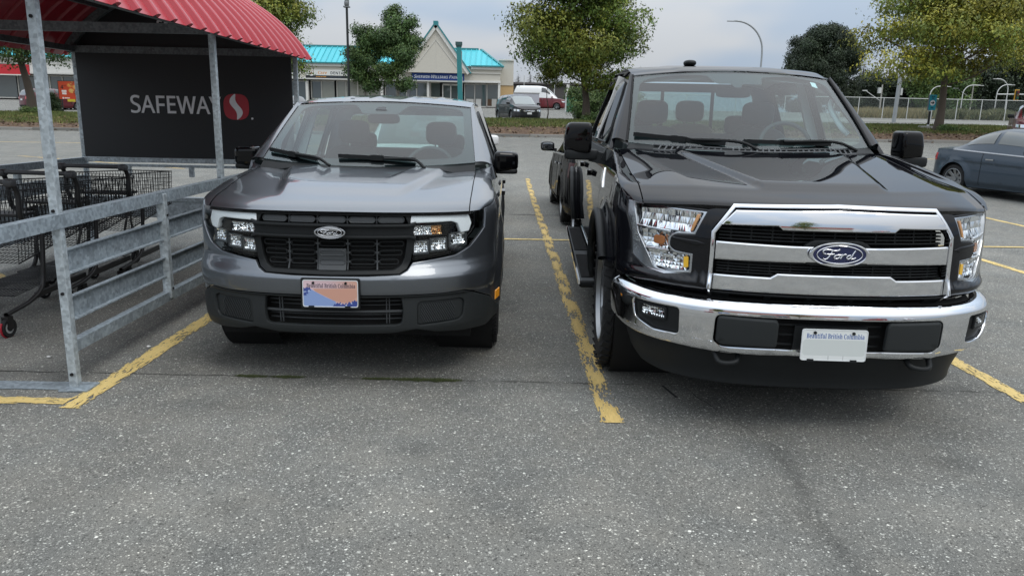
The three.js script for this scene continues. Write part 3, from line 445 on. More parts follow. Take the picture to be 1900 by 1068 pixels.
const PAL = { maple: [[0.080, 0.135, 0.018], [0.30, 0.28, 0.028]], dark: [[0.012, 0.025, 0.010], [0.03, 0.048, 0.015]], green: [[0.048, 0.10, 0.023], [0.13, 0.18, 0.035]], yellow: [[0.10, 0.145, 0.018], [0.42, 0.35, 0.03]], fir: [[0.012, 0.024, 0.014], [0.028, 0.045, 0.022]], shrub: [[0.02, 0.05, 0.012], [0.06, 0.09, 0.02]] };
// a broad-leaved tree: leaning trunk, limbs and a crown of leafy masses round the limb ends
function broadleaf(label, base, { h, trunk, r0, crown, lean = 0, n = 9000, size = 0.17, pal = PAL.maple, yellow = 0.25, gaps = 0.3, flatten = 0.8, bark = barkMat, group, cat = 'tree', name = 'broadleaf_tree', limbs = 9, seedv = 1 }) {
  seed = 1000 + seedv * 977; const t = thing(name, label, cat, base, 0, group);
  const top = [lean * h * 0.8, h * 0.86, rnd(-0.2, 0.2)], tr = (k) => [top[0] * Math.pow(k, 1.3) + 0.06 * Math.sin(k * 9), top[1] * k, top[2] * k];
  const trunkG = []; const seg = 7; for (let i = 0; i < seg; i++) { const a = tr(i / seg), b = tr((i + 1) / seg), ra = r0 * (1 - 0.85 * i / seg) * (i ? 1 : 1.25), rb = r0 * (1 - 0.85 * (i + 1) / seg); const g = new THREE.CylinderGeometry(rb, ra, Math.hypot(b[0] - a[0], b[1] - a[1], b[2] - a[2]) * 1.04, 10); const d = V(b[0] - a[0], b[1] - a[1], b[2] - a[2]).normalize(); trunkG.push(g.applyMatrix4(new THREE.Matrix4().makeRotationFromQuaternion(new THREE.Quaternion().setFromUnitVectors(V(0, 1, 0), d)).setPosition((a[0] + b[0]) / 2, (a[1] + b[1]) / 2, (a[2] + b[2]) / 2))); }
  const blobs = []; const c0 = crown.y ?? (trunk + h) / 2;
  for (let i = 0; i < limbs; i++) {
    const k = lerp(trunk / h, 0.8, Math.pow((i + 0.3) / limbs, 0.9)) / 0.86, a = i * 2.4 + rnd(0.6), o = tr(Math.min(k, 0.97)), hh = o[1] + h * rnd(0.06, 0.2), prof = Math.sqrt(Math.max(0.12, 1 - Math.pow((hh - c0) / ((h - trunk) * 0.56), 2)));
    const R = crown.r * prof * rnd(0.6, 0.88), e = [o[0] + Math.cos(a) * R, hh, o[2] + Math.sin(a) * R], m = [lerp(o[0], e[0], 0.5), lerp(o[1], e[1], 0.35), lerp(o[2], e[2], 0.5)];
    trunkG.push(tube([o, m, e], r0 * 0.2, 8, 5)); const br = crown.r * rnd(0.34, 0.5) * (0.6 + 0.4 * prof);
    blobs.push([e[0], e[1], e[2], br, flatten]); for (let q = 0; q < 3; q++) { const a2 = a + rnd(-1, 1), f = rnd(0.35, 1.12); const s = [o[0] + Math.cos(a2) * R * f, lerp(o[1], e[1], f) + rnd(-0.2, 0.35) * br, o[2] + Math.sin(a2) * R * f]; blobs.push([s[0], s[1], s[2], br * rnd(0.45, 0.8), flatten]); trunkG.push(tube([m, [lerp(m[0], s[0], 0.5), lerp(m[1], s[1], 0.45), lerp(m[2], s[2], 0.5)], s], r0 * 0.08, 5, 4)); }
  }
  for (let q = 0; q < 7; q++) { const k = lerp(trunk / h + 0.18, 0.86, q / 6), o = tr(Math.min(1, k / 0.86)); blobs.push([o[0] + rnd(-0.25, 0.25) * crown.r, o[1], o[2] + rnd(-0.25, 0.45) * crown.r, crown.r * rnd(0.3, 0.45), 1]); }
  for (let q = 0; q < 4; q++) blobs.push([top[0] + rnd(-0.3, 0.3) * crown.r, h * rnd(0.82, 0.98), top[2] + rnd(-0.3, 0.3) * crown.r, crown.r * rnd(0.25, 0.38), 1]);
  mesh('trunk', trunkG, bark, t); mesh('crown', foliage(blobs, n, size, pal, { yellow, gaps }), leafMat, t); return t;
}
function conifer(label, base, h, r, { pal = PAL.fir, n = 60, seedv = 1, group } = {}) {
  seed = 5000 + seedv * 313; const t = thing('conifer', label, 'conifer', base, 0, group); const P = [], C = [];
  for (let i = 0; i < n; i++) { const k = i / n, y = h * lerp(0.12, 0.99, k), R = r * Math.pow(1 - k, 0.8) * rnd(0.65, 1.15) + 0.1, m = Math.max(4, Math.round(11 * (1 - k)));
    for (let j = 0; j < m; j++) { const a = rnd(6.2832), dx = Math.cos(a), dz = Math.sin(a), q = 6;
      for (let s = 0; s < q; s++) { const f0 = s / q, f = rnd(f0, f0 + 1 / q) * R, yy = y - 0.25 * f + 0.12 * f * f / R + rnd(-0.1, 0.1), w = R * 0.30 * (1 - f0 * 0.6), x = dx * f, z = dz * f, ll = R * rnd(0.18, 0.34); P.push(x - dz * w, yy - rnd(0.05, 0.3) * w, z + dx * w, x + dx * ll, yy - 0.15 * ll, z + dz * ll, x + dz * w, yy - rnd(0.05, 0.3) * w, z - dx * w); const b = rnd(0.6, 1.4), v = rnd(); const c = [0, 1, 2].map((e) => lerp(pal[0][e], pal[1][e], v * (0.4 + f0)) * b); for (let e = 0; e < 3; e++) C.push(...c); } } }
  const g = new THREE.BufferGeometry(); g.setAttribute('position', new THREE.Float32BufferAttribute(P, 3)); g.setAttribute('color', new THREE.Float32BufferAttribute(C, 3)); g.computeVertexNormals();
  mesh('trunk', cyl(0.05, r * 0.09, h * 0.9, 8, 0, h * 0.45, 0), barkMat, t); mesh('crown', g, leafMat, t); return t;
}
const VB = (px, d) => { const p = onGround(px, d); if (d > 34 && d < 42) p[1] = vergeY(p[0], p[2]); return p; };
broadleaf('street tree with a leaning trunk seen left of the black shelter panel', VB(62, 40.5), { h: 6.6, trunk: 2.3, r0: 0.24, lean: -0.13, crown: { r: 2.9, y: 4.4 }, n: 16000, pal: PAL.green, yellow: 0.1, seedv: 3, limbs: 11 });
broadleaf('yellow green tree rising behind the red shelter roof', VB(508, 42), { h: 7.2, trunk: 2.0, r0: 0.2, crown: { r: 2.1, y: 4.3 }, n: 18000, yellow: 0.36, seedv: 5 });
broadleaf('small dark green tree behind the black lamp post', VB(678, 58), { h: 6.3, trunk: 1.6, r0: 0.12, crown: { r: 1.45, y: 4.3 }, n: 11000, pal: PAL.green, yellow: 0.12, seedv: 7, bark: barkPale, gaps: 0.32, size: 0.2 });
broadleaf('taller dark green tree between the lamp post and the cream gable', VB(738, 58), { h: 7.8, trunk: 1.6, r0: 0.16, crown: { r: 1.65, y: 4.6 }, n: 16000, pal: PAL.green, yellow: 0.12, seedv: 9, bark: barkPale, gaps: 0.25, size: 0.2 });
broadleaf('large maple tree with spreading crown between the two pickups', VB(1088, 40.5), { h: 8.6, trunk: 1.35, r0: 0.2, lean: -0.19, crown: { r: 3.15, y: 4.9 }, n: 40000, yellow: 0.16, seedv: 11, limbs: 17, gaps: 0.27, size: 0.19, flatten: 0.62 });
broadleaf('thin young sapling on the grass left of the large maple', VB(1015, 41.4), { h: 3.1, trunk: 1.75, r0: 0.035, crown: { r: 0.72, y: 2.3 }, n: 1500, yellow: 0.35, seedv: 13, limbs: 6, size: 0.14 });
broadleaf('yellowing maple tree beside the turquoise arrow sign', VB(1743, 37.2), { h: 7.4, trunk: 2.0, r0: 0.2, lean: 0.02, crown: { r: 3.45, y: 4.4 }, n: 30000, pal: PAL.yellow, yellow: 0.36, seedv: 17, limbs: 15, gaps: 0.36, flatten: 0.5, size: 0.18 });
broadleaf('yellow leaved tree at the right edge behind the arrow sign maple', VB(1905, 46), { h: 8.2, trunk: 2.6, r0: 0.2, crown: { r: 3.0, y: 5.6 }, n: 15000, pal: PAL.yellow, yellow: 0.4, seedv: 19, limbs: 9 });
// the big dense dark tree
{ seed = 4242; const b = VB(1515, 105), t = thing('dense_tree', 'big dense dark evergreen tree towering above the black pickup roof', 'tree', b); const blobs = [];
  const half = [[0, 5.6], [2, 5.9], [5, 5.4], [8, 4.6], [9.6, 3.6], [10.7, 2.2]]; for (let i = 0; i < 120; i++) { const y = rnd(0.6, 10.6); let w = 0; for (let k = 0; k < 5; k++) if (y >= half[k][0] && y <= half[k + 1][0]) w = lerp(half[k][1], half[k + 1][1], (y - half[k][0]) / (half[k + 1][0] - half[k][0])); const a = rnd(6.28), f = Math.sqrt(rnd(0.35, 1)); blobs.push([Math.cos(a) * w * f * 0.86, y, Math.sin(a) * w * f * 0.86, rnd(0.7, 1.25), 0.9]); }
  mesh('trunk', cyl(0.3, 0.6, 5, 10, 0, 2.5, 0), barkMat, t); mesh('crown', foliage(blobs, 60000, 0.30, PAL.dark, { yellow: 0.3, gaps: 0.02, shell: 0.7, rag: 0.5 }), leafMat, t); }
// conifers and mixed trees on the skyline
const nth = ['first', 'second', 'third', 'fourth', 'fifth', 'sixth', 'seventh', 'eighth', 'ninth', 'tenth', 'last'];
for (const [px, d, h, r, i] of [[1592, 120, 8.2, 2.9, 1], [1618, 128, 7.2, 2.6, 2], [1640, 135, 8.4, 2.6, 3], [1695, 112, 10.0, 4.2, 4], [1730, 140, 11, 3.8, 5], [1765, 130, 12, 4.5, 6], [1800, 140, 13, 4.5, 7], [1838, 130, 13, 4.8, 8], [1870, 120, 12.5, 4.5, 9], [1905, 125, 13, 4.6, 10], [1945, 120, 13, 4.8, 11], [960, 175, 8.5, 3, 12], [982, 185, 9.5, 3.2, 13], [1008, 180, 8.5, 3, 14], [1032, 190, 9.5, 3.4, 15]])
  conifer(px > 1100 ? `dark conifer beyond the chain link fence, ${nth[i - 1]} from the left in its row`.replace('last from the left', 'rightmost') : `distant dark conifer beyond the end block, ${nth[i - 12]} from the left of four`, VB(px, d), h, r, { seedv: i, group: px < 1100 ? 'conifers beyond the shops' : 'conifers beyond the fence' });
for (const [px, d, h, r, i] of [[1606, 116, 5.6, 3.4, 21], [1655, 118, 5.2, 3.2, 22], [1722, 104, 6.6, 3.6, 23], [1752, 102, 6.4, 3.2, 24], [1820, 104, 7, 4, 25], [1880, 104, 8, 4.4, 26]]) broadleaf(['bushy dark tree low beyond the fence just right of the dense tree', 'bushy dark tree low beyond the fence left of the tall steel pole', 'green bushy tree beyond the fence left of the arrow sign', 'green bushy tree beyond the fence behind the maple trunk', 'dark bushy tree beyond the fence behind the curved lamps', 'dark bushy tree beyond the fence behind the traffic signal'][i - 21], VB(px, d), { h, trunk: 0.6, r0: 0.18, crown: { r, y: h * 0.5 }, n: 6500, size: 0.42, pal: i === 23 || i === 24 ? PAL.green : PAL.dark, yellow: 0.3, seedv: i, gaps: 0.12, group: 'bushy trees beyond the fence', name: 'bushy_tree', limbs: 8 });
// clipped round shrubs
function shrub(label, p, w, h, s) { seed = s; const t = thing('round_shrub', label, 'shrub', p); const b = []; for (let i = 0; i < 40; i++) { const a = rnd(6.28), u = rnd(0, 1), q = Math.sqrt(1 - u * u); b.push([Math.cos(a) * q * w * 0.40, 0.12 + u * h * 0.8, Math.sin(a) * q * w * 0.40, w * 0.14, 1]); } mesh('crown', foliage(b, 5200, 0.085, PAL.shrub, { yellow: 0.3, gaps: 0, shell: 0.6, rag: 0.2 }), leafMat, t); mesh('stem', [ellipsoid(w * 0.8, h * 1.6, w * 0.8, 1, 10).translate(0, h * 0.1, 0)], std([0.015, 0.03, 0.01], 1), t); }
shrub('clipped round shrub standing before the dental sign', VB(590, 52), 1.62, 1.15, 61);
shrub('clipped round shrub beside the orange food sign', VB(99, 42.3), 0.95, 1.25, 62);
// overgrown hedge beside the large maple, and low plants on the verge
{ seed = 808; const p = VB(1110, 47), t = thing('hedge', 'overgrown green hedge behind the trunk of the large maple', 'hedge', p); const b = []; for (let i = 0; i < 40; i++) b.push([rnd(-1.6, 2.6), rnd(0.2, 1.9), rnd(-3, 0.6), rnd(0.35, 0.6), 0.9]); mesh('crown', foliage(b, 9000, 0.15, PAL.green, { yellow: 0.25, gaps: 0.1 }), leafMat, t); mesh('stem', bx(3.6, 1.2, 2.4, 0.5, 0.6, -1.2), std([0.02, 0.03, 0.012], 1), t); }
for (const [px, d, w, s] of [[1768, 37, 0.7, 71], [1570, 37, 0.5, 72], [1098, 40.0, 0.55, 73], [58, 39.6, 0.4, 74]]) { seed = s; const t = thing('low_shrub', ['low green shrub at the foot of the arrow sign maple', 'low green shrub beside the black pickup mirror', 'leafy suckers at the foot of the large maple trunk', 'small leafy tuft at the foot of the leaning tree'][s - 71], 'shrub', VB(px, d)); const b = []; for (let i = 0; i < 14; i++) b.push([rnd(-w, w), rnd(0.05, 0.22), rnd(-0.3, 0.3), 0.16, 0.8]); mesh('leaves', foliage(b, 1400, 0.09, PAL.green, { yellow: 0.3, gaps: 0 }), leafMat, t); mesh('stem', [0, 1, 2].map((i) => bar([0, -0.05, 0], [(i - 1) * w * 0.6, 0.2, 0], 0.02)), barkMat, t); }
// rough grass and brambles behind the fence
{ seed = 909; const T = [], C = []; for (let k = 0; k < 26000; k++) { const px = rnd(1560, 1960), d = rnd(71.5, 78), p = onGround(px, d), right = sst(1690, 1760, px), h = lerp(1.35, 1.25, right) * rnd(0.35, 1) * (0.75 + 0.5 * fbm(px * 0.03, 1, 2, 3)), w = lerp(0.03, 0.10, right), a = rnd(6.28), lean = rnd(-0.3, 0.3) * h; const y0 = right > 0.5 ? rnd(0, 0.6) : 0; T.push(p[0] - w * Math.cos(a), p[1] + y0 * h, p[2] - w * Math.sin(a), p[0] + w * Math.cos(a), p[1] + y0 * h, p[2] + w * Math.sin(a), p[0] + lean, p[1] + h, p[2] + lean); const v = rnd(), b = rnd(0.7, 1.3), c = right > rnd() ? [lerp(0.07, 0.16, v), lerp(0.095, 0.15, v), lerp(0.035, 0.07, v)] : [lerp(0.19, 0.30, v), lerp(0.185, 0.24, v), lerp(0.09, 0.125, v)]; for (let q = 0; q < 3; q++) C.push(c[0] * b, c[1] * b, c[2] * b); }
  const g = new THREE.BufferGeometry(); g.setAttribute('position', new THREE.Float32BufferAttribute(T, 3)); g.setAttribute('color', new THREE.Float32BufferAttribute(C, 3)); g.computeVertexNormals(); stuff(mesh('rough_grass', g, leafMat), 'tall dry grass and brambles growing behind the chain link fence', 'rough grass'); }
// ---------------------------------------------------------------- fence, poles, lamps, signs
const mPole = std([0.34, 0.36, 0.37], 0.5, 0.4), mPoleWhite = std([0.55, 0.56, 0.54], 0.55, 0.2), mPoleBlack = std([0.012, 0.014, 0.014], 0.5), mConcrete = std([0.34, 0.33, 0.31], 0.9);
{
  const z = 70, F = thing('chain_link_fence', 'long chain link fence with pale steel posts and top rail', 'fence');
  const link = dataTex(128, (i, j) => { const u = i / 128, v = j / 128, a = Math.abs(((u + v) % 1) - 0.5), b = Math.abs(((u - v + 1) % 1) - 0.5); return [150, 156, 152, Math.max(a, b) > 0.455 ? 255 : 0]; });
  const L = onGround(1180, z), R = onGround(2000, z), n = 18, H = 1.8; const pts = []; for (let k = 0; k <= n; k++) { const x = lerp(L[0], R[0], k / n); pts.push([x, elev(x, -z) + 0.03, -z]); }
  for (let k = 0; k <= n; k++) mesh('fence_post', cyl(0.035, 0.035, H + 0.1, 8, pts[k][0], pts[k][1] + H / 2, pts[k][2]), mPoleWhite, F);
  for (let k = 0; k < n; k++) { mesh('top_rail', bar([pts[k][0], pts[k][1] + H, -z], [pts[k + 1][0], pts[k + 1][1] + H, -z], 0.055, 0.055, 8), mPoleWhite, F); const g = patch((u, v) => [lerp(pts[k][0], pts[k + 1][0], u), lerp(pts[k][1], pts[k + 1][1], u) + v * H, -z - 0.04], 1, 1); const uv = g.attributes.uv, w = pts[k + 1][0] - pts[k][0]; for (let i = 0; i < uv.count; i++) uv.setXY(i, uv.getX(i) * w / 0.1, uv.getY(i) * H / 0.1); mesh('mesh_panel', g, M.link ?? (M.link = std([0.75, 0.78, 0.76], 0.5, 0.3, { map: link, alphaTest: 0.5 })), F); }
}
function curvedLamp(label, px, d, h, reach, dir = -1, r = 0.07, mat = mPole, group) {
  const t = thing('street_lamp', label, 'street lamp', VB(px, d), 0, group), R = Math.min(reach, h * 0.3), pts = [[0, -0.1, 0], [0, h * 0.4, 0], [0, h - R, 0]]; for (let k = 1; k <= 6; k++) { const a = k / 6 * Math.PI / 2; pts.push([dir * R * (1 - Math.cos(a)), h - R + R * Math.sin(a), 0]); } if (reach > R) pts.push([dir * reach, h, 0]);
  mesh('pole', [tube(pts, r, 50, 8), cyl(r * 1.3, r * 2, 0.4, 10, 0, 0.1, 0)], mat, t); mesh('lamp_head', bx(r * 8.5, r * 1.1, r * 3, dir * (reach + r * 3.6), h - r * 0.4, 0, r * 0.5), mat, t); return t;
}
{ const top = at(1402, 40, 60), b = onGround(1403, 60); curvedLamp('grey curved street lamp rising above the black pickup roof', 1403, 60, top[1] - b[1], 2.3, -1, 0.07); }
{ const d = 95; for (const [px, py, rr, dir, lab] of [[1720, 160, 2.0, 1, 'pale curved street lamp just left of the arrow sign'], [1780, 158, 2.0, 1, 'pale curved street lamp right of the maple trunk'], [1843, 157, 1.6, 1, 'pale curved street lamp left of the traffic signal'], [1862, 147, 1.6, -1, 'pale taller street lamp arching left beside the traffic signal']]) { const b = onGround(px, d), t = at(px, py, d); curvedLamp(lab, px, d, t[1] - b[1], rr, dir, 0.055, mPoleWhite); }
  const q = thing('traffic_signal', 'traffic signal with yellow backboard on a horizontal mast arm', 'traffic signal', onGround(1930, 92)), y = at(1885, 176, 92)[1] - q.position.y, x = at(1885, 176, 92)[0] - q.position.x, x0 = at(1850, 176, 92)[0] - q.position.x;
  mesh('mast', [cyl(0.1, 0.13, y + 0.4, 10, 0.5, (y + 0.4) / 2, 0), bar([x0, y, 0], [0.5, y + 0.1, 0], 0.13, 0.13, 8)], mPoleWhite, q); mesh('backboard', bx(0.55, 1.25, 0.06, x, y - 0.05, 0.1, 0.02), std([0.55, 0.30, 0.03], 0.6), q); const hs = mesh('housing', bx(0.34, 1.05, 0.2, x, y - 0.05, 0.24, 0.03), mPoleBlack, q); for (const [k, c] of [[0.33, [0.12, 0.01, 0.01]], [0, [0.12, 0.07, 0.01]], [-0.33, [0.01, 0.1, 0.04]]]) mesh('signal_lens', cyl(0.12, 0.12, 0.04, 16).rotateX(1.57).translate(x, y - 0.05 + k, 0.35), std(c, 0.2), hs); }
{ const d = 48, b = VB(1659, d), tp = at(1684, 52, d), t = thing('utility_pole', 'tall grey steel pole leaning slightly right before the fence', 'pole', b); const e = [tp[0] - b[0], tp[1] - b[1], 0], far = e.map((v) => v * 1.5); mesh('pole', tube([[0, -0.2, 0], far.map((v) => v * 0.5), far], 0.12, 10, 10), mPole, t); mesh('meter_box', bx(0.12, 0.42, 0.14, e[0] * 0.36 + 0.16, e[1] * 0.36, 0.05), mPoleWhite, t); mesh('base_plate', cyl(0.2, 0.24, 0.3, 12, 0, 0.1, 0), mConcrete, t); }
{ const d = 100; for (const [px, py, py2, lab, arm] of [[1797, 143, 210, 'slim utility pole with a sloping lamp arm beyond the fence', -1], [1630, 157, 185, 'short far utility pole with white transformer near the conifers', -1]]) { const b = onGround(px, d), h = at(px, py, d)[1] - b[1], t = thing('utility_pole', lab, 'pole', b); mesh('pole', cyl(0.09, 0.13, h, 8, 0, h / 2, 0), std([0.32, 0.31, 0.28], 0.8), t); mesh('lamp_arm', [bar([0, h * 0.45, 0], [arm * 2.0, h * 0.45 + 1.2, 0], 0.07), bx(0.6, 0.12, 0.2, arm * 2.2, h * 0.45 + 1.25, 0)], mPoleWhite, t); if (px === 1630) mesh('transformer', cyl(0.25, 0.25, 0.7, 10, 0.3 * arm, h * 0.8, 0), mPoleWhite, t); } }
{ // black lamp post in front of the shops
  const d = 56, b = VB(649, d), h = at(643, 14, d)[1] - b[1], t = thing('lamp_post', 'tall black lamp post with a flood light before the dental shop', 'lamp post', b), dx = at(643.5, 14, d)[0] - b[0];
  mesh('pole', tube([[0, -0.1, 0], [dx / 2, h / 2, 0], [dx, h, 0]], 0.085, 8, 8), mPoleBlack, t); mesh('lamp_head', [ellipsoid(0.34, 0.42, 0.34, 0.7, 8).translate(dx, h + 0.25, 0), bx(0.42, 0.08, 0.42, dx, h + 0.02, 0), bx(0.28, 0.5, 0.28, dx + 0.02, h + 0.5, 0, 0.05)], std([0.2, 0.21, 0.21], 0.4, 0.6), t); mesh('base', cyl(0.2, 0.25, 0.8, 12, 0, 0.4, 0), mConcrete, t); }
{ // teal pylon
  const d = 60, b = VB(855, d), tp = at(851.5, 84, d), h = tp[1] - b[1], t = thing('sign_pylon', 'square teal sign pylon in front of the paint shop', 'pylon', b), dx = tp[0] - b[0], g = bx(0.36, h, 0.36, 0, h / 2, 0); { const p = g.attributes.position; for (let i = 0; i < p.count; i++) p.setX(i, p.getX(i) + dx * p.getY(i) / h); }
  mesh('pylon_body', g, std([0.03, 0.22, 0.23], 0.55), t); mesh('pylon_cap', [bx(0.5, 0.24, 0.5, dx, h + 0.1, 0), bx(0.42, 0.12, 0.42, dx, h - 0.08, 0)], std([0.04, 0.09, 0.09], 0.6), t); mesh('pylon_panel', [bx(0.03, 1.5, 0.28, dx * 0.8 + 0.19, h - 1.2, 0), bx(0.03, 1.2, 0.28, dx * 0.5 + 0.19, h * 0.45, 0)], std([0.35, 0.4, 0.4], 0.6), t); }
{ // turquoise arrow sign
  const d = 38.5, b = VB(1724, d), t = thing('arrow_sign', 'turquoise sign with a white disc and arrow on a black post', 'sign', b), H = at(1729, 176, d)[1] - b[1];
  mesh('post', [cyl(0.055, 0.055, H * 0.55, 12, 0, H * 0.27, 0)], mPoleBlack, t); mesh('post_band', [cyl(0.06, 0.06, 0.06, 12, 0, H * 0.52, 0), cyl(0.06, 0.06, 0.06, 12, 0, 0.14, 0)], M.plate, t); mesh('footing', cyl(0.42, 0.5, 0.16, 20, 0, 0.03, 0), mConcrete, t);
  const w = 0.33, hh = H * 0.46, cy = H - hh / 2; const pb = mesh('sign_box', bx(w, hh, 0.22, 0.04, cy, 0, 0.01), std([0.01, 0.03, 0.05], 0.5), t); pb.rotation.y = -0.25;
  mesh('sign_face', new THREE.PlaneGeometry(w - 0.01, hh - 0.01).translate(0.04, cy, 0.113), canvasMat(256, 512, (k) => { k.fillStyle = '#1fa0b4'; k.fillRect(0, 0, 256, 512); k.fillStyle = '#15505e'; for (const [x, y, w2, h2] of [[62, 50, 52, 34], [122, 50, 70, 34], [84, 104, 88, 32], [76, 424, 104, 34]]) k.fillRect(x, y, w2, h2); k.fillStyle = '#f2f4f2'; k.beginPath(); k.arc(128, 272, 92, 0, 7); k.fill(); k.fillStyle = '#111'; k.beginPath(); k.moveTo(60, 256); k.lineTo(126, 256); k.lineTo(126, 214); k.lineTo(200, 272); k.lineTo(126, 330); k.lineTo(126, 288); k.lineTo(60, 288); k.fill(); }), pb); }
{ // orange food sign on the verge
  const d = 41, b = VB(131, d), t = thing('food_sign', 'orange food poster in a low frame on the grass', 'sign', b), tl = at(108, 151, d), br = at(153, 185, d), w = br[0] - tl[0], h = tl[1] - br[1], cx = (tl[0] + br[0]) / 2 - b[0], cy = (tl[1] + br[1]) / 2 - b[1];
  const f = mesh('sign_frame', bx(w + 0.06, h + 0.06, 0.05, cx, cy, 0), mPoleBlack, t); mesh('poster', new THREE.PlaneGeometry(w, h).translate(cx, cy, 0.028), canvasMat(512, 400, (k) => { k.fillStyle = '#cf4a22'; k.fillRect(0, 0, 512, 400); for (const [x, y, r, c] of [[260, 90, 60, '#d98a3c'], [300, 60, 44, '#b5562a'], [390, 130, 70, '#d79a4e'], [290, 210, 66, '#e0ab5a'], [380, 250, 60, '#b8431f'], [450, 340, 46, '#dba04e'], [330, 20, 40, '#a8431f'], [430, 60, 44, '#c96a2e']]) { k.fillStyle = c; k.beginPath(); k.ellipse(x, y, r, r * 0.75, 0.3, 0, 7); k.fill(); k.fillStyle = 'rgba(240,200,120,.5)'; k.beginPath(); k.ellipse(x - 8, y - 8, r * 0.5, r * 0.32, 0.3, 0, 7); k.fill(); } k.fillStyle = '#1c1512'; k.font = 'bold 120px sans-serif'; k.fillText('4', 50, 170); k.font = 'bold 50px sans-serif'; k.fillText('77', 118, 120); k.fillStyle = '#f4e9e2'; k.fillRect(66, 196, 110, 44); k.fillRect(72, 250, 100, 44); k.beginPath(); k.arc(86, 372, 20, 0, 7); k.fill(); k.fillRect(116, 362, 120, 22); }), f);
  for (const s of [-1, 1]) mesh('leg', bar([cx + s * w * 0.4, -0.1, 0.0], [cx + s * w * 0.4, cy - h / 2, 0], 0.04), mPoleBlack, t); mesh('leg', bar([cx + w * 0.2, cy, 0.02], [cx + w * 0.62, 0, 0.5], 0.025), mPoleBlack, t);
  const y = thing('yellow_tag', 'small yellow tag below the orange food poster', 'tag', [b[0], b[1], b[2] + 0.1]), yp = at(133, 186, d - 0.1); mesh('tag_face', bx(0.4, 0.13, 0.02, yp[0] - b[0], yp[1] - b[1] - 0.02, 0), std([0.6, 0.48, 0.03], 0.6), y); mesh('peg', bx(0.02, 0.25, 0.02, yp[0] - b[0], yp[1] - b[1] - 0.12, -0.02), mPoleBlack, y); }
{ // white tower sign, steel poles and a green fence beyond the sapling
  const d = 95, a = onGround(1052, d), t = thing('banner_pole', 'tall narrow white banner sign left of the large maple', 'sign', a), p0 = at(1053, 157, d), p1 = at(1049, 187, d); mesh('banner', bx(0.34, p0[1] - p1[1], 0.08, 0, (p0[1] + p1[1]) / 2 - a[1], 0), mWhiteWall, t); mesh('post', cyl(0.05, 0.05, p0[1] - a[1], 8, 0, (p0[1] - a[1]) / 2, -0.1), mPoleWhite, t);
  const fb = onGround(1058, 75), f = thing('green_fence', 'green metal panel fence left of the large maple', 'fence', fb), H = at(1058, 175, 75)[1] - fb[1]; for (let k = 0; k < 7; k++) mesh('fence_panel', bx(0.02 + 0.03, H, 0.62, 0.35 + k * 0.02, H / 2, -0.34 - k * 0.66), std([0.03, 0.16, 0.10], 0.6), f); for (let k = 0; k < 8; k++) mesh('fence_panel', bx(0.2, H, 0.03, -0.3 + k * 0.205, H / 2, 0), std([0.03, 0.15 + 0.01 * (k % 3), 0.09], 0.6), f); mesh('fence_post', cyl(0.06, 0.06, H + 0.1, 8, -0.48, H / 2, 0.05), mPoleWhite, f);
  for (const [px, py, r, l] of [[1027, 150, 0.06, 'thin grey steel pole behind the sapling'], [971, 140, 0.05, 'thin pale steel pole right of the end block']]) { const b = onGround(px, 110), h = at(px, py, 110)[1] - b[1], q = thing('steel_pole', l, 'pole', b); mesh('pole', cyl(r, r, h, 8, 0, h / 2, 0), mPoleWhite, q); mesh('cap', cyl(r * 0.3, r * 1.2, 0.1, 8, 0, h + 0.04, 0), mPoleWhite, q); }
}
// ---------------------------------------------------------------- pieces shared by the vehicles
function ellipsoid(w, h, d, e = 0.55, n = 20) { // rounded block (superellipsoid)
  const g = new THREE.SphereGeometry(1, n * 2, n); const p = g.attributes.position; const f = (v) => Math.sign(v) * Math.pow(Math.abs(v), e);
  for (let i = 0; i < p.count; i++) { const x = p.getX(i), y = p.getY(i), z = p.getZ(i), r = Math.hypot(x, z) || 1e-9, fr = Math.pow(Math.min(1, r), e); p.setXYZ(i, f(x / r) * fr * w / 2, f(y) * h / 2, f(z / r) * fr * d / 2); }
  g.computeVertexNormals(); return g;
}
function ring(pts, r, n = 6) { const d = dense(pts, 0.012); return tube(d, r, d.length, n, true); }
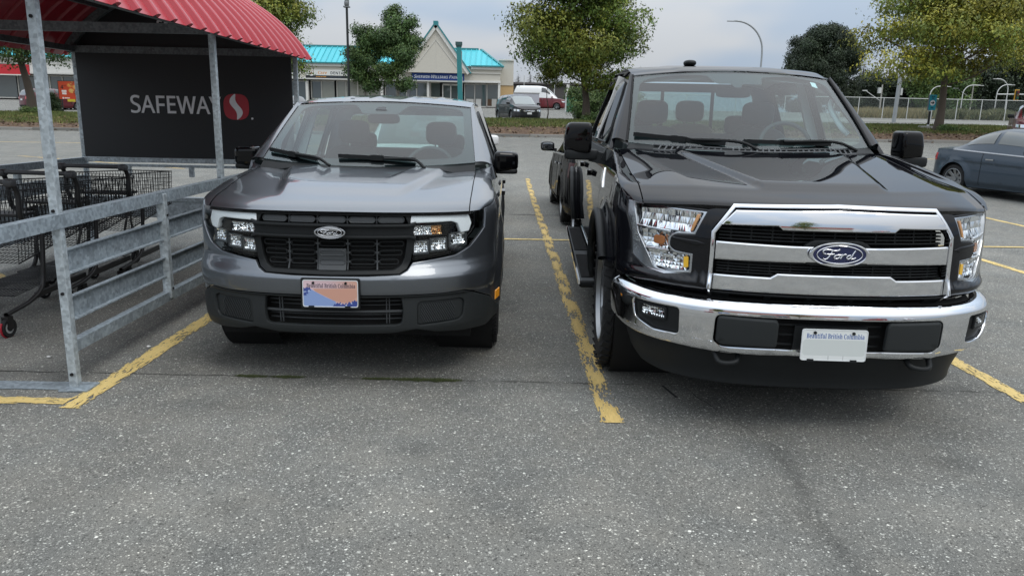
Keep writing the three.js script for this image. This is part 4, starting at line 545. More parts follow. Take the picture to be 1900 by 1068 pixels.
// a wheel on the x axis, outer face towards +x; parts: tyre, rim, hub
function wheel(R, w, rimR, { spokes = 5, spokeW = 0.07, mat = M.alloy, dark = M.alloyDark, twin = false, blocks = 0, chromeLug = false, depth = 0.05 } = {}) {
  const g = new THREE.Group(); g.name = 'wheel';
  const prof = [[rimR - 0.01, -w / 2 + 0.02], [rimR + 0.01, -w / 2 + 0.005], [lerp(rimR, R, 0.5), -w / 2 - 0.004], [R - 0.035, -w / 2 + 0.006], [R - 0.012, -w / 2 + 0.022], [R - 0.002, -w / 2 + 0.05]];
  const gr = blocks ? 4 : 3; const half = w / 2 - 0.05; let tread = [];
  for (let k = 0; k <= gr; k++) { const x = lerp(-half, half, (k + 0.5) / (gr + 1)); tread.push([R, x - 0.012], [R - 0.009, x - 0.006], [R - 0.009, x + 0.006], [R, x + 0.012]); }
  const P = [...prof, ...tread, ...prof.map(([r, x]) => [r, -x]).reverse()];
  const lathe = (a, n) => toCreasedNormals(flat(new THREE.LatheGeometry(a.map(([r, x]) => new THREE.Vector2(r, x)), n).rotateZ(-Math.PI / 2)), 0.5);
  const ty = [lathe(P, 64)];
  if (blocks) for (let k = 0; k < blocks; k++) { const a = k / blocks * 6.2832; for (const [x, ww, tw, o] of [[-w / 2 + 0.02, 0.05, 0.35, 0], [w / 2 - 0.02, 0.05, -0.35, 0.5], [-0.045, 0.04, 0.5, 0.3], [0.045, 0.04, -0.5, 0.8], [0, 0.03, 0.2, 0.1]]) { const b = bx(ww, 0.012, 2 * Math.PI * R / blocks * 0.62); b.rotateY(tw); b.translate(x, R + 0.001, 0); b.rotateX(a + o * 6.2832 / blocks); ty.push(b); } }
  else for (let k = 0; k < 72; k++) { const a = k / 72 * 6.2832; for (const s of [-1, 1]) { const b = bx(0.045, 0.006, 0.02); b.rotateY(s * 0.3); b.translate(s * (w / 2 - 0.028), R - 0.004, 0); b.rotateX(a); ty.push(b); } }
  mesh('tyre', ty, M.rubber, g);
  const rimP = [[rimR * 0.93, -w / 2 + 0.03], [rimR * 0.9, 0], [rimR * 0.93, w / 2 - 0.05], [rimR - 0.005, w / 2 - 0.02], [rimR + 0.004, w / 2 - 0.004], [rimR - 0.012, w / 2 - 0.002], [rimR * 0.93, w / 2 - 0.03]];
  const rim = [lathe(rimP, 48)], face = w / 2 - 0.028;
  for (let k = 0; k < spokes; k++) {
    const a = k / spokes * 6.2832; const mk = (off, sw) => { // tapered spoke from hub to rim, bent inwards at the middle
      const s = shapeOf([[-sw * 0.62, 0.05], [sw * 0.62, 0.05], [sw * 0.5 + off, rimR * 0.6], [sw * 0.62 + off * 1.8, rimR * 0.95], [-sw * 0.62 + off * 1.8, rimR * 0.95], [-sw * 0.5 + off, rimR * 0.6]]);
      let e = new THREE.ExtrudeGeometry(s, { depth: 0.022, bevelEnabled: true, bevelThickness: 0.005, bevelSize: 0.005, bevelSegments: 1 }); e = refine(e, 0.05); const p = e.attributes.position;
      for (let i = 0; i < p.count; i++) { const x = p.getX(i), y = p.getY(i), z = p.getZ(i), q = y / rimR; p.setXYZ(i, face - depth * (1 - Math.pow(q, 2)) + z - 0.024, y, x); }
      e.rotateX(a); return toCreasedNormals(e, 0.4); };
    if (twin) rim.push(mk(spokeW * 0.45, spokeW * 0.5), mk(-spokeW * 0.45, spokeW * 0.5)); else rim.push(mk(0, spokeW));
  }
  mesh('rim', rim, mat, g);
  mesh('hub', [cyl(0.045, 0.05, 0.03, 20).rotateZ(Math.PI / 2).translate(face - depth + 0.012, 0, 0), cyl(0.085, 0.085, 0.02, 24).rotateZ(Math.PI / 2).translate(face - depth - 0.008, 0, 0)], mat, g);
  mesh('brake_disc', cyl(rimR * 0.82, rimR * 0.82, 0.02, 32).rotateZ(Math.PI / 2).translate(-0.02, 0, 0), dark, g);
  return g;
}
function addWheels(root, w, xo, zs, R, width) { for (const z of zs) for (const s of [1, -1]) { const c = w.clone(); c.position.set(s * (xo - width / 2), R, z); c.rotation.y = s > 0 ? 0 : Math.PI; c.rotation.x = rnd(6); root.add(c); } }
// faceted mirror inside a lamp: small tilted chrome facets filling a shape, on surface S
function facets(S, x0, x1, y0, y1, off, nx, ny, deep, inside, jit = 0.004) {
  const P = []; for (let j = 0; j < ny; j++) for (let i = 0; i < nx; i++) {
    const a = lerp(x0, x1, i / nx), b = lerp(x0, x1, (i + 1) / nx), c = lerp(y0, y1, j / ny), d = lerp(y0, y1, (j + 1) / ny); if (inside && !inside((a + b) / 2, (c + d) / 2)) continue;
    const bowl = (x, y) => off - deep * (1 - Math.pow(2 * (x - x0) / (x1 - x0) - 1, 2) * 0.6 - Math.pow(2 * (y - y0) / (y1 - y0) - 1, 2) * 0.4);
    const j1 = rnd(-1, 1) * jit, j2 = rnd(-1, 1) * jit, cc = bowl((a + b) / 2, (c + d) / 2) + 0.0025;
    const p = [S(a, c, bowl(a, c) + j1), S(b, c, bowl(b, c) - j1), S(b, d, bowl(b, d) + j2), S(a, d, bowl(a, d) - j2), S((a + b) / 2, (c + d) / 2, cc)];
    for (const [q, w] of [[0, 1], [1, 2], [2, 3], [3, 0]]) P.push(...p[q], ...p[w], ...p[4]);
  }
  const g = new THREE.BufferGeometry(); g.setAttribute('position', new THREE.Float32BufferAttribute(P, 3)); g.setAttribute('uv', new THREE.Float32BufferAttribute(new Float32Array(P.length / 3 * 2), 2)); g.computeVertexNormals(); return g;
}
// script lettering of the oval badge, as raised strokes, about 1.5 wide and 0.8 high before scaling
const badgeStrokes = [
  [[-0.62, 0.02], [-0.74, 0.1], [-0.78, 0.24], [-0.66, 0.37], [-0.45, 0.36], [-0.25, 0.3], [-0.08, 0.34], [-0.02, 0.42]],
  [[-0.33, 0.33], [-0.4, 0.1], [-0.48, -0.15], [-0.58, -0.33], [-0.7, -0.36], [-0.76, -0.27]],
  [[-0.58, 0.03], [-0.4, 0.02], [-0.25, 0.05]],
  [[-0.1, -0.02], [-0.22, -0.1], [-0.24, -0.24], [-0.14, -0.3], [-0.02, -0.22], [0.0, -0.08], [-0.1, -0.01], [0.04, -0.02], [0.12, 0.02]],
  [[0.14, 0.04], [0.1, -0.14], [0.05, -0.3]], [[0.1, -0.12], [0.18, 0.0], [0.26, 0.04], [0.3, -0.01]],
  [[0.5, -0.02], [0.38, -0.08], [0.33, -0.22], [0.4, -0.3], [0.5, -0.22], [0.56, -0.06]],
  [[0.7, 0.34], [0.62, 0.12], [0.54, -0.14], [0.53, -0.27], [0.62, -0.29], [0.74, -0.2]]];
function ovalBadge(parent, c, w, h, face, rim, letter, tilt = 0) {
  const el = (k, n = 48) => [...Array(n)].map((_, i) => [Math.cos(i / n * 6.2832) * w / 2 * k, Math.sin(i / n * 6.2832) * h / 2 * k]);
  const b = new THREE.Group(); b.name = 'badge'; b.position.set(...c); b.rotation.x = tilt; parent.add(b);
  const I = (x, y, d) => [x, y, d];
  mesh('badge_rim', [panel(I, el(1), { t: 0.016, bevel: 0.004, L: 9, holes: [el(0.88)] }), toCreasedNormals(flat(ring(el(0.76).map((p) => [p[0], p[1] * 0.93, -0.001]), 0.0022)), 1)], rim, b);
  mesh('badge_face', panel(I, el(0.95), { t: 0.01, off: -0.004, bevel: 0.002, L: 9 }), face, b);
  const k = w * 0.36, kx = w * 0.365; mesh('badge_script', badgeStrokes.map((s) => tube(s.map(([x, y]) => [x * kx, y * k * 0.62, 0.0]), w * 0.0135, s.length * 5, 6)), letter, b);
  return b;
}
function wiper(pts, bladeA, bladeB) { return [tube(pts, 0.011, 20, 6), bar(bladeA, bladeB, 0.022, 0.026), bar(bladeA.map((v, i) => lerp(v, bladeB[i], 0.42)), bladeA.map((v, i) => lerp(v, bladeB[i], 0.58)), 0.036, 0.036)]; }
function seat(parent, x, z, y, mat, name = 'seat') {
  mesh(name, [rot(ellipsoid(0.5, 0.62, 0.16, 0.5, 10), -0.22).translate(x, y + 0.3, z - 0.08), ellipsoid(0.5, 0.16, 0.5, 0.5, 8).translate(x, y, z + 0.2)], mat, parent);
  mesh('headrest', [ellipsoid(0.27, 0.2, 0.11, 0.55, 10).translate(x, y + 0.72, z - 0.17), bar([x - 0.05, y + 0.5, z - 0.14], [x - 0.05, y + 0.68, z - 0.165], 0.014, 0.014, 6), bar([x + 0.05, y + 0.5, z - 0.14], [x + 0.05, y + 0.68, z - 0.165], 0.014, 0.014, 6)], mat, parent);
}
function steering(parent, c, tilt, R = 0.185, mat = M.interior) {
  const g = [new THREE.TorusGeometry(R, 0.016, 8, 40), ellipsoid(0.16, 0.13, 0.06, 0.6, 8), bar([-R, 0, 0], [R, 0, 0], 0.03, 0.02), bar([0, 0, 0], [0, -R, 0], 0.04, 0.02)].map((q) => rot(flat(q), tilt).translate(...c));
  mesh('steering_wheel', g, mat, parent);
}
function plateTexture(kind) {
  const cv = document.createElement('canvas'); cv.width = 512; cv.height = 256; const k = cv.getContext('2d');
  if (kind === 'scenic') {
    const gr = k.createLinearGradient(0, 0, 512, 0); gr.addColorStop(0, '#e6c9cf'); gr.addColorStop(0.5, '#d8b9bd'); gr.addColorStop(1, '#d9a893'); k.fillStyle = gr; k.fillRect(0, 0, 512, 256);
    k.fillStyle = '#d3a08c'; k.beginPath(); k.moveTo(96, 84); k.lineTo(470, 78); k.quadraticCurveTo(505, 84, 508, 150); k.lineTo(440, 205); k.quadraticCurveTo(380, 218, 300, 200); k.quadraticCurveTo(200, 150, 120, 112); k.fill();
    k.fillStyle = '#8fa6d6'; k.beginPath(); k.moveTo(0, 92); k.lineTo(70, 84); k.lineTo(130, 118); k.lineTo(210, 160); k.lineTo(300, 200); k.lineTo(330, 256); k.lineTo(0, 256); k.fill();
    k.fillStyle = '#3d4f95'; for (const [x, y, s] of [[20, 88, 30], [52, 82, 26], [12, 130, 26], [36, 120, 18], [330, 226, 34], [380, 236, 40], [440, 220, 42], [490, 205, 44], [300, 234, 24], [470, 240, 40]]) { k.beginPath(); k.moveTo(x - s, y + s * 0.7); k.lineTo(x - s * 0.3, y - s * 0.5); k.lineTo(x + s * 0.1, y - s * 0.1); k.lineTo(x + s * 0.5, y - s * 0.7); k.lineTo(x + s, y + s * 0.7); k.fill(); }
    k.fillStyle = '#c6d3ec'; for (const [x, y, s] of [[60, 100, 9], [24, 110, 7], [400, 232, 10], [450, 214, 8], [350, 222, 7]]) { k.beginPath(); k.moveTo(x - s, y + s); k.lineTo(x, y - s); k.lineTo(x + s, y + s); k.fill(); }
    k.fillStyle = '#2c2a3c';
  } else { k.fillStyle = '#e9ecea'; k.fillRect(0, 0, 512, 256); k.fillStyle = '#d7dcd9'; k.beginPath(); k.roundRect(14, 84, 486, 130, 26); k.fill(); k.fillStyle = '#cfd3d1'; k.fillRect(214, 214, 10, 40); k.fillRect(330, 210, 8, 44); k.fillStyle = '#2d55a0'; }
  k.font = 'bold 52px serif'; k.textAlign = 'center'; k.fillText('Beautiful British Columbia', 262, 74, 450);
  const t = new THREE.CanvasTexture(cv); t.colorSpace = THREE.SRGBColorSpace; return t;
}
function licencePlate(parent, [x, y, z], kind, frame, turnX = 0, turnY = 0) {
  const g = new THREE.Group(); g.name = 'licence_plate'; g.position.set(x, y, z); g.rotation.set(turnX, turnY, 0); parent.add(g);
  const I = (a, b, d) => [a, b, d], R = (w, h) => [[-w / 2, -h / 2], [w / 2, -h / 2], [w / 2, h / 2], [-w / 2, h / 2]];
  const p = panel(I, R(0.305, 0.152), { t: 0.004, bevel: 0.001, r: 0.014, L: 9 }); const u = p.attributes.uv; for (let i = 0; i < u.count; i++) u.setXY(i, u.getX(i) / 0.305 + 0.5, u.getY(i) / 0.152 + 0.5);
  mesh('plate_face', p, std([0.86, 0.86, 0.86], 0.38, 0, { map: plateTexture(kind) }), g);
  mesh('plate_border', panel(I, R(0.305, 0.152), { t: 0.004, off: 0.0015, bevel: 0.001, r: 0.014, L: 9, holes: [rounded(R(0.296, 0.143), 0.012)] }), M.plate, g);
  for (const a of [-0.093, 0.085]) mesh('bolt', cyl(0.0075, 0.0075, 0.006, 10).rotateX(1.57).translate(a, 0.059, 0.003), M.plastic, g);
  for (const a of [-0.105, 0.095]) mesh('clip', bx(0.03, 0.011, 0.006, a, -0.074, 0.002), M.plastic, g);
  if (frame) mesh('plate_frame', panel(I, R(0.325, 0.172), { t: 0.012, off: 0.0005, bevel: 0.003, r: 0.01, L: 9, holes: [rounded(R(0.302, 0.149), 0.013)] }), M.plastic, g);
  return g;
}
// ---------------------------------------------------------------- the grey compact pickup
{
  const root = thing('pickup_truck', 'grey compact pickup truck with black grille, parked nose out beside the cart shelter', 'pickup truck', [-0.958, 0, -4.06]);
  const C = planCurve([[0, -0.0], [0.25, -0.012], [0.45, -0.055], [0.62, -0.125], [0.76, -0.228], [0.86, -0.385], [0.905, -0.59], [0.92, -0.85], [0.922, -1.2], [0.92, -3.2], [0.905, -4.3], [0.87, -4.8], [0.76, -4.97], [0.4, -5.04], [0, -5.06]]);
  const X = C.sx, Z = C.sz, AX = -1.06, AR = -4.14, WR = 0.36, ARCH = 0.405, AY = 0.385;
  const dF = curve1([[0.25, -0.11], [0.315, -0.055], [0.36, -0.036], [0.45, -0.03], [0.53, -0.03], [0.548, -0.012], [0.58, -0.004], [0.64, 0], [0.656, -0.006], [0.70, -0.034], [0.735, -0.05], [0.80, -0.052], [0.95, -0.058], [1.0, -0.07], [1.05, -0.1]]);
  const dS = curve1([[0.2, -0.04], [0.30, -0.014], [0.40, -0.006], [0.5, -0.006], [0.62, 0], [0.78, -0.006], [0.9, -0.004], [0.97, -0.008], [1.03, -0.028], [1.09, -0.065], [1.15, -0.12]]);
  const S = (s, y, d) => { const [x, z, nx, nz] = C.pos(s), a = Math.abs(s), w = 1 - sst(0.72, 1.25, a);
    let D = lerp(dS(y), dF(y), w);
    for (const c of [AX, AR]) { const r = Math.hypot(z - c, y - AY); D += 0.028 * sst(0.56, 0.41, r) * sst(0.3, 0.5, y + 0.2) * (1 - w); }
    return [x + nx * (d + D), y, z + nz * (d + D)]; };
  const arc = (zc, a0, a1, n = 18, R = ARCH) => [...Array(n + 1)].map((_, i) => { const a = lerp(a0, a1, i / n); return [Z(zc + R * Math.cos(a)), AY + R * Math.sin(a)]; });
  const sym = (h) => [...h, ...mirPts(h)];
  const two = (name, pts, mat, o, parent = root) => [pts, mirPts(pts)].map((p) => mesh(name, panel(S, p, o), mat, parent));
  const ysh = curve1([[-4.9, 1.1], [-1.5, 1.085], [-1.25, 1.075], [-0.9, 1.05], [-0.55, 1.02], [-0.42, 1.008], [-0.2, 0.998]]);
  // ---- front skin below the lamps, wrapping into the front wings
  const wingTop = []; for (let z = -1.5; z < -0.395; z += 0.1) wingTop.push([Z(z), ysh(z)]);
  const half = [[0, 0.556], [X(0.4), 0.553], [X(0.62), 0.551], [X(0.735), 0.556, 0.02], [X(0.79), 0.535], [Z(-0.47), 0.46], [Z(-0.56), 0.395], [Z(-0.625), 0.39], ...arc(AX, 0.07, Math.PI - 0.35), [Z(-1.47), 0.30], [Z(-1.5), 0.30], ...wingTop, [Z(-0.40), 1.006], [Z(-0.385), 0.90], [X(0.79), 0.80], [X(0.70), 0.757], [X(0.455), 0.728], [X(0.42), 0.690], [X(0.375), 0.668], [X(0.2), 0.662], [0, 0.661]];
  mesh('front_skin', panel(S, sym(half), { t: 0.02, bevel: 0.004, L: 0.045 }), M.greyPaint, root);
  // ---- black lower bumper with its intake and side pads
  const bum = [[0, 0.325], [X(0.33), 0.325], [X(0.47), 0.345], [X(0.58), 0.318], [X(0.74), 0.298], [Z(-0.42), 0.288], [Z(-0.57), 0.32], [Z(-0.60), 0.385], [Z(-0.555), 0.39], [Z(-0.465), 0.455], [X(0.786), 0.53], [X(0.733), 0.551], [X(0.62), 0.546], [0, 0.550]];
  const intake = [[-0.395, 0.452], [-0.385, 0.385], [-0.36, 0.378], [0.36, 0.378], [0.385, 0.385], [0.395, 0.452], [0.385, 0.535], [-0.385, 0.535]].map(([x, y]) => [X(x), y]);
  const pad = [[X(0.475), 0.368], [X(0.715), 0.378], [X(0.735), 0.40], [X(0.742), 0.49], [X(0.72), 0.508], [X(0.49), 0.506], [X(0.474), 0.49]];
  mesh('lower_bumper', panel(S, sym(bum), { t: 0.03, off: 0.006, bevel: 0.006, L: 0.045, holes: [rounded(intake, 0.02), rounded(pad, 0.02), rounded(mirPts(pad), 0.02)] }), M.trimPlastic, root);
  const padIn = [[X(0.487), 0.379], [X(0.69), 0.386], [X(0.695), 0.497], [X(0.487), 0.496]];
  for (const s of [1, -1]) {
    const pd = mesh('bumper_pad', panel(S, s > 0 ? pad : mirPts(pad), { t: 0.02, off: -0.006, bevel: 0.008, r: 0.02 }), M.trimPlastic, root);
    const ribs = []; for (let k = -3; k < 17; k++) { const x0 = 0.49 + k * 0.0125; const a = [], n = 8; for (let q = 0; q <= n; q++) { const y = lerp(0.383, 0.494, q / n), x = x0 + (0.494 - y) * 0.55; if (x > 0.49 && x < 0.69) a.push(S(X(s * x), y, -0.003)); } if (a.length > 2) ribs.push(tube(a, 0.0028, a.length * 2, 5)); }
    mesh('rib', ribs, M.plasticGrey, pd);
  }
  mesh('intake_backing', panel(S, [[-0.5, 0.33], [0.5, 0.33], [0.5, 0.57], [-0.5, 0.57]], { sheet: true, off: -0.09, L: 0.1 }), M.deep, root);
  const sweep = (y, d, w, x0 = -0.395, x1 = 0.395, ww = 0.01) => panel(S, [[X(x0), y - w / 2], [X(x1), y - w / 2], [X(x1), y + w / 2], [X(x0), y + w / 2]], { t: ww, off: d, bevel: 0.003 });
  for (const [y, d, w] of [[0.452, -0.02, 0.014], [0.505, -0.055, 0.008], [0.48, -0.06, 0.006], [0.425, -0.06, 0.006], [0.40, -0.055, 0.008]]) mesh('intake_bar', sweep(y, d, w), M.plasticGrey, root);
  for (const x of [0.30, 0.315]) mesh('intake_post', both(panel(S, [[X(x), 0.38], [X(x + 0.006), 0.38], [X(x + 0.006), 0.535], [X(x), 0.535]], { t: 0.01, off: -0.03, bevel: 0 })), M.plasticGrey, root);
  // ---- grille
  const B = -0.004;
  mesh('grille_backing', panel(S, sym([[0, 0.655], [X(0.38), 0.66], [X(0.45), 0.72], [X(0.70), 0.75], [X(0.78), 0.79], [Z(-0.40), 0.9], [Z(-0.40), 1.006], [X(0.7), 1.006], [0, 1.012]]), { sheet: true, off: -0.075, L: 0.06 }), M.deep, root);
  const gf = [[0, 0.664], [X(0.375), 0.670], [X(0.42), 0.694], [X(0.445), 0.735], [X(0.458), 0.80], [X(0.478), 0.865], [X(0.462), 0.9], [X(0.478), 0.935], [X(0.45), 0.995], [X(0.43), 1.003], [0, 1.009]];
  const gi = [[0, 0.687], [X(0.345), 0.692], [X(0.39), 0.715], [X(0.41), 0.755], [X(0.425), 0.84], [X(0.425), 0.858], [0, 0.858]];
  const gu = [[0, 0.944], [X(0.435), 0.942], [X(0.418), 0.985], [0, 0.99]];
  const frame = mesh('grille_frame', panel(S, sym(gf), { t: 0.025, off: B - 0.01, bevel: 0.005, holes: [rounded(sym(gi), 0.012), rounded(sym(gu), 0.008)] }), M.plastic, root);
  for (const [y, w] of [[0.936, 0.017], [0.874, 0.017]]) mesh('grille_bar', panel(S, sym([[0, y - w / 2], [X(0.44), y - w / 2], [X(0.475), y - w / 2 - (y > 0.9 ? -0.012 : 0.01)], [X(0.475), y + w / 2 - (y > 0.9 ? -0.012 : 0.01)], [X(0.44), y + w / 2], [0, y + w / 2]]), { t: 0.03, off: B + 0.012, bevel: 0.006 }), M.plastic, root);
  const pill = (cx, cy, w, h, d, name = 'grille_pill', solid = true) => { const pts = rounded([[cx - w / 2, cy - h / 2], [cx + w / 2, cy - h / 2], [cx + w / 2, cy + h / 2], [cx - w / 2, cy + h / 2]], h * 0.5); const g = [toCreasedNormals(flat(ring(pts.map(([x, y]) => S(X(x), y, d)), 0.0038)), 1)];
    if (solid) g.push(panel(S, pts.map(([x, y]) => [X(x), y]), { t: 0.01, off: d, bevel: 0.003 })); mesh(name, g, solid ? M.plasticGrey : M.plastic, root); };
  for (let k = -2; k <= 2; k++) pill(k * 0.169, 0.966, 0.146, 0.03, -0.022);
  for (const [y, lim] of [[0.832, 0.418], [0.782, 0.408], [0.732, 0.385]]) for (let k = -2; k <= 2; k++) {
    if (k === 0 && y < 0.8) continue; let x0 = k * 0.169 - 0.07, x1 = k * 0.169 + 0.07; x0 = Math.max(x0, -lim + 0.01); x1 = Math.min(x1, lim - 0.01);
    pill((x0 + x1) / 2, y, x1 - x0, 0.026, -0.028, 'grille_pill', false);
  }
  for (const y of [0.832, 0.782, 0.732, 0.966]) mesh('grille_link', [-1.5, -0.5, 0.5, 1.5].map((k) => sweep(y, -0.03, 0.012, k * 0.169 - 0.018, k * 0.169 + 0.018, 0.008)), M.plasticGrey, root);
  for (let k = -1.5; k <= 1.5; k++) { mesh('grille_divider', panel(S, [[X(k * 0.169 - 0.004), 0.69], [X(k * 0.169 + 0.004), 0.69], [X(k * 0.169 + 0.004), 0.858], [X(k * 0.169 - 0.004), 0.858]], { t: 0.012, off: -0.03, bevel: 0.001 }), M.plasticGrey, root); mesh('grille_divider', panel(S, [[X(k * 0.169 - 0.004), 0.944], [X(k * 0.169 + 0.004), 0.944], [X(k * 0.169 + 0.004), 0.988], [X(k * 0.169 - 0.004), 0.988]], { t: 0.012, off: -0.03, bevel: 0.001 }), M.plasticGrey, root); }
  for (let y = 0.70; y < 0.86; y += 0.0165) mesh('grille_louvre', sweep(y, -0.055, 0.004, -0.36, 0.36, 0.004), M.plastic, root);
  const radar = mesh('radar_cover', [panel(S, [[-0.078, 0.688], [0.078, 0.688], [0.078, 0.806], [-0.078, 0.806]], { t: 0.02, off: -0.016, bevel: 0.004, r: 0.006 }), ...[0.782, 0.732].map((y) => toCreasedNormals(flat(ring(rounded([[-0.07, y - 0.013], [0.07, y - 0.013], [0.07, y + 0.013], [-0.07, y + 0.013]], 0.013).map(([x, q]) => S(x, q, -0.015)), 0.0035)), 1))], M.plasticGrey, root);
  ovalBadge(root, [0, 0.903, -0.05 + 0.034], 0.172, 0.066, M.deep, M.chromeDull, M.chrome);
  // ---- head lamps
  for (const s of [1, -1]) {
    const lamp = new THREE.Group(); lamp.name = 'headlight'; root.add(lamp);
    const pt = (a) => (s > 0 ? a : mirPts(a));
    mesh('lamp_bezel', panel(S, pt([[X(0.437), 0.997], [X(0.7), 1.0], [Z(-0.38), 1.0], [Z(-0.375), 0.90], [X(0.785), 0.807], [X(0.70), 0.764], [X(0.458), 0.735], [X(0.47), 0.80], [X(0.49), 0.865], [X(0.47), 0.90], [X(0.49), 0.935]]), { t: 0.008, off: -0.05, bevel: 0.002 }), M.glossBlack, lamp);
    mesh('running_light', panel(S, pt([[X(0.445), 0.947], [X(0.69), 0.949], [X(0.725), 0.935], [X(0.745), 0.88], [X(0.79), 0.885], [X(0.805), 0.93], [X(0.795), 0.98], [X(0.765), 0.996], [X(0.6), 0.993], [X(0.452), 0.990]]), { t: 0.03, off: -0.012, bevel: 0.006, r: 0.008 }), M.drl, lamp);
    mesh('lamp_pod', panel(S, pt([[X(0.455), 0.868], [X(0.66), 0.868], [X(0.70), 0.888], [X(0.72), 0.92], [X(0.70), 0.938], [X(0.46), 0.938]]), { t: 0.02, off: -0.02, bevel: 0.004, holes: [rounded(pt([[X(0.466), 0.879], [X(0.632), 0.879], [X(0.64), 0.9], [X(0.632), 0.929], [X(0.466), 0.929]]), 0.008)] }), M.glossBlack, lamp);
    const f = (a, b, c, d, nx, ny) => { const q = [X(s * a), X(s * b)]; return facets(S, Math.min(...q), Math.max(...q), c, d, -0.024, nx, ny, 0.02); };
    mesh('turn_reflector', f(0.468, 0.57, 0.88, 0.928, 10, 5), M.reflector, lamp); mesh('turn_reflector', f(0.57, 0.632, 0.88, 0.928, 7, 5), s > 0 ? M.amberChrome ?? (M.amberChrome = std([0.75, 0.42, 0.2], 0.12, 1)) : M.reflector, lamp);
    for (const [a, b, c, d] of [[0.468, 0.545, 0.778, 0.846], [0.568, 0.655, 0.790, 0.858], [0.682, 0.775, 0.812, 0.882]]) {
      mesh('lamp_box', panel(S, pt([[X(a - 0.01), c - 0.012], [X(b + 0.01), c - 0.008], [X(b + 0.01), d + 0.004], [X(a - 0.01), d]]), { t: 0.02, off: -0.02, bevel: 0.004, r: 0.01, holes: [rounded(pt([[X(a), c], [X(b), c + 0.004], [X(b), d - 0.004], [X(a), d - 0.008]]), 0.008)] }), M.plasticGrey, lamp);
      mesh('lamp_reflector', f(a, b, c, d - 0.004, 7, 5), M.reflector, lamp);
    }
    mesh('lamp_lens', panel(S, pt([[X(0.441), 0.994], [X(0.7), 0.998], [Z(-0.37), 0.998], [Z(-0.368), 0.90], [X(0.782), 0.811], [X(0.70), 0.768], [X(0.462), 0.739], [X(0.474), 0.80], [X(0.494), 0.865], [X(0.474), 0.90], [X(0.494), 0.935]]), { t: 0.003, off: -0.004, bevel: 0.001 }), M.clear, lamp);
    mesh('marker_light', panel(S, pt([[Z(-0.545), 0.42], [Z(-0.60), 0.43], [Z(-0.605), 0.485], [Z(-0.55), 0.475]]), { t: 0.012, off: 0.006, bevel: 0.004 }), M.amber, root);
  }
  // ---- bonnet: raised middle with two pairs of creases
  const hoodY = (x, z) => { const t = -z - 0.06, a = Math.abs(x);
    let y = curve1H(t) - 0.010 * (x / 0.74) ** 2;
    const xo = lerp(0.36, 0.57, clamp((t - 0.2) / 0.9)), xi = lerp(0.13, 0.30, clamp((t - 0.2) / 0.9));
    y += 0.024 * (1 - sst(xo - 0.055, xo + 0.02, a)) * sst(0.14, 0.42, t) + 0.016 * sst(xo + 0.02, 0.74, a) * sst(0.2, 0.6, t);
    y -= 0.013 * (1 - sst(xi - 0.012, xi + 0.045, a)) * sst(0.45, 0.95, t);
    return y; };
  const curve1H = curve1([[-0.02, 1.004], [0, 1.013], [0.03, 1.034], [0.08, 1.052], [0.16, 1.070], [0.22, 1.079], [0.5, 1.115], [0.8, 1.146], [1.1, 1.172], [1.3, 1.186]]);
  const frontZ = (x) => { const q = S(X(x), 1.0, 0.012); return q[2]; };
  const hood = (u, v) => { const a = u * 2 - 1, q = S(a * X(0.782), 1.0, 0.012), xr = a * 0.742, zr = -1.13 - 0.14 * a * a, x = lerp(q[0], xr, v), z = lerp(q[2], zr, Math.pow(v, 1.35)); return [x, hoodY(x, -0.06 - (q[2] - z)), z]; };
  mesh('bonnet', patch(hood, 150, 90, 0.5), M.greyPaint, root);
  mesh('bonnet_lip', patch((u, v) => { const q = hood(u, 0); return [q[0], q[1] - 0.012 * v, q[2] - 0.02 * v]; }, 80, 2), M.greyPaint, root);
  const hz = hood(1, 0)[2], edge = (z) => { if (z >= -1.27) return hood(1, Math.pow(clamp((z - hz) / (-1.27 - hz)), 1 / 1.35)); const r = hood(1, 1), p = [0.857, 1.192, -1.37], q = [0.886, 1.10, -1.5]; const t = (z + 1.27) / -0.1, k = (z + 1.37) / -0.13; return t < 1 ? r.map((c, i) => lerp(c, p[i], t)) : p.map((c, i) => lerp(c, q[i], clamp(k))); };
  const wing = (u, v) => { const zi = lerp(hz, -1.5, v), zo = lerp(-0.395, -1.5, v), e = edge(zi), q = S(Z(zo), ysh(zo), 0), k = 1 - u;
    const mx = lerp(q[0], e[0], 0.12), my = lerp(q[1], e[1], 0.92), mz = (zi + zo) / 2; const b0 = (1 - k) * (1 - k), b1 = 2 * k * (1 - k), b2 = k * k; return [b2 * (e[0] + 0.006) + b1 * mx + b0 * q[0], b2 * e[1] + b1 * my + b0 * q[1], b2 * e[2] + b1 * mz + b0 * q[2]]; };
  mesh('front_wing', both(patch(wing, 20, 60, 0.6)), M.greyPaint, root);
  mesh('bonnet_gap', patch((u, v) => { const q = hood(u, v); return [q[0] * 1.012, q[1] - 0.02, q[2] - 0.01]; }, 30, 30), M.deep, root);
  // ---- doors, bed sides and tail
  const door = (z0, z1, rear) => [[Z(z0), 0.30], ...(rear ? arc(AR, 0, 0, 0).slice(1) : []), [Z(z1), 0.30], [Z(z1), 1.085], [Z(z0), 1.085]];
  two('door', [[Z(-1.506), 0.30], [Z(-2.46), 0.30], [Z(-2.46), 1.088], [Z(-1.506), 1.086]], M.greyPaint, { t: 0.02, bevel: 0.004 });
  two('door', [[Z(-2.467), 0.30], [Z(-3.42), 0.30], [Z(-3.42), 1.09], [Z(-2.467), 1.088]], M.greyPaint, { t: 0.02, bevel: 0.004 });
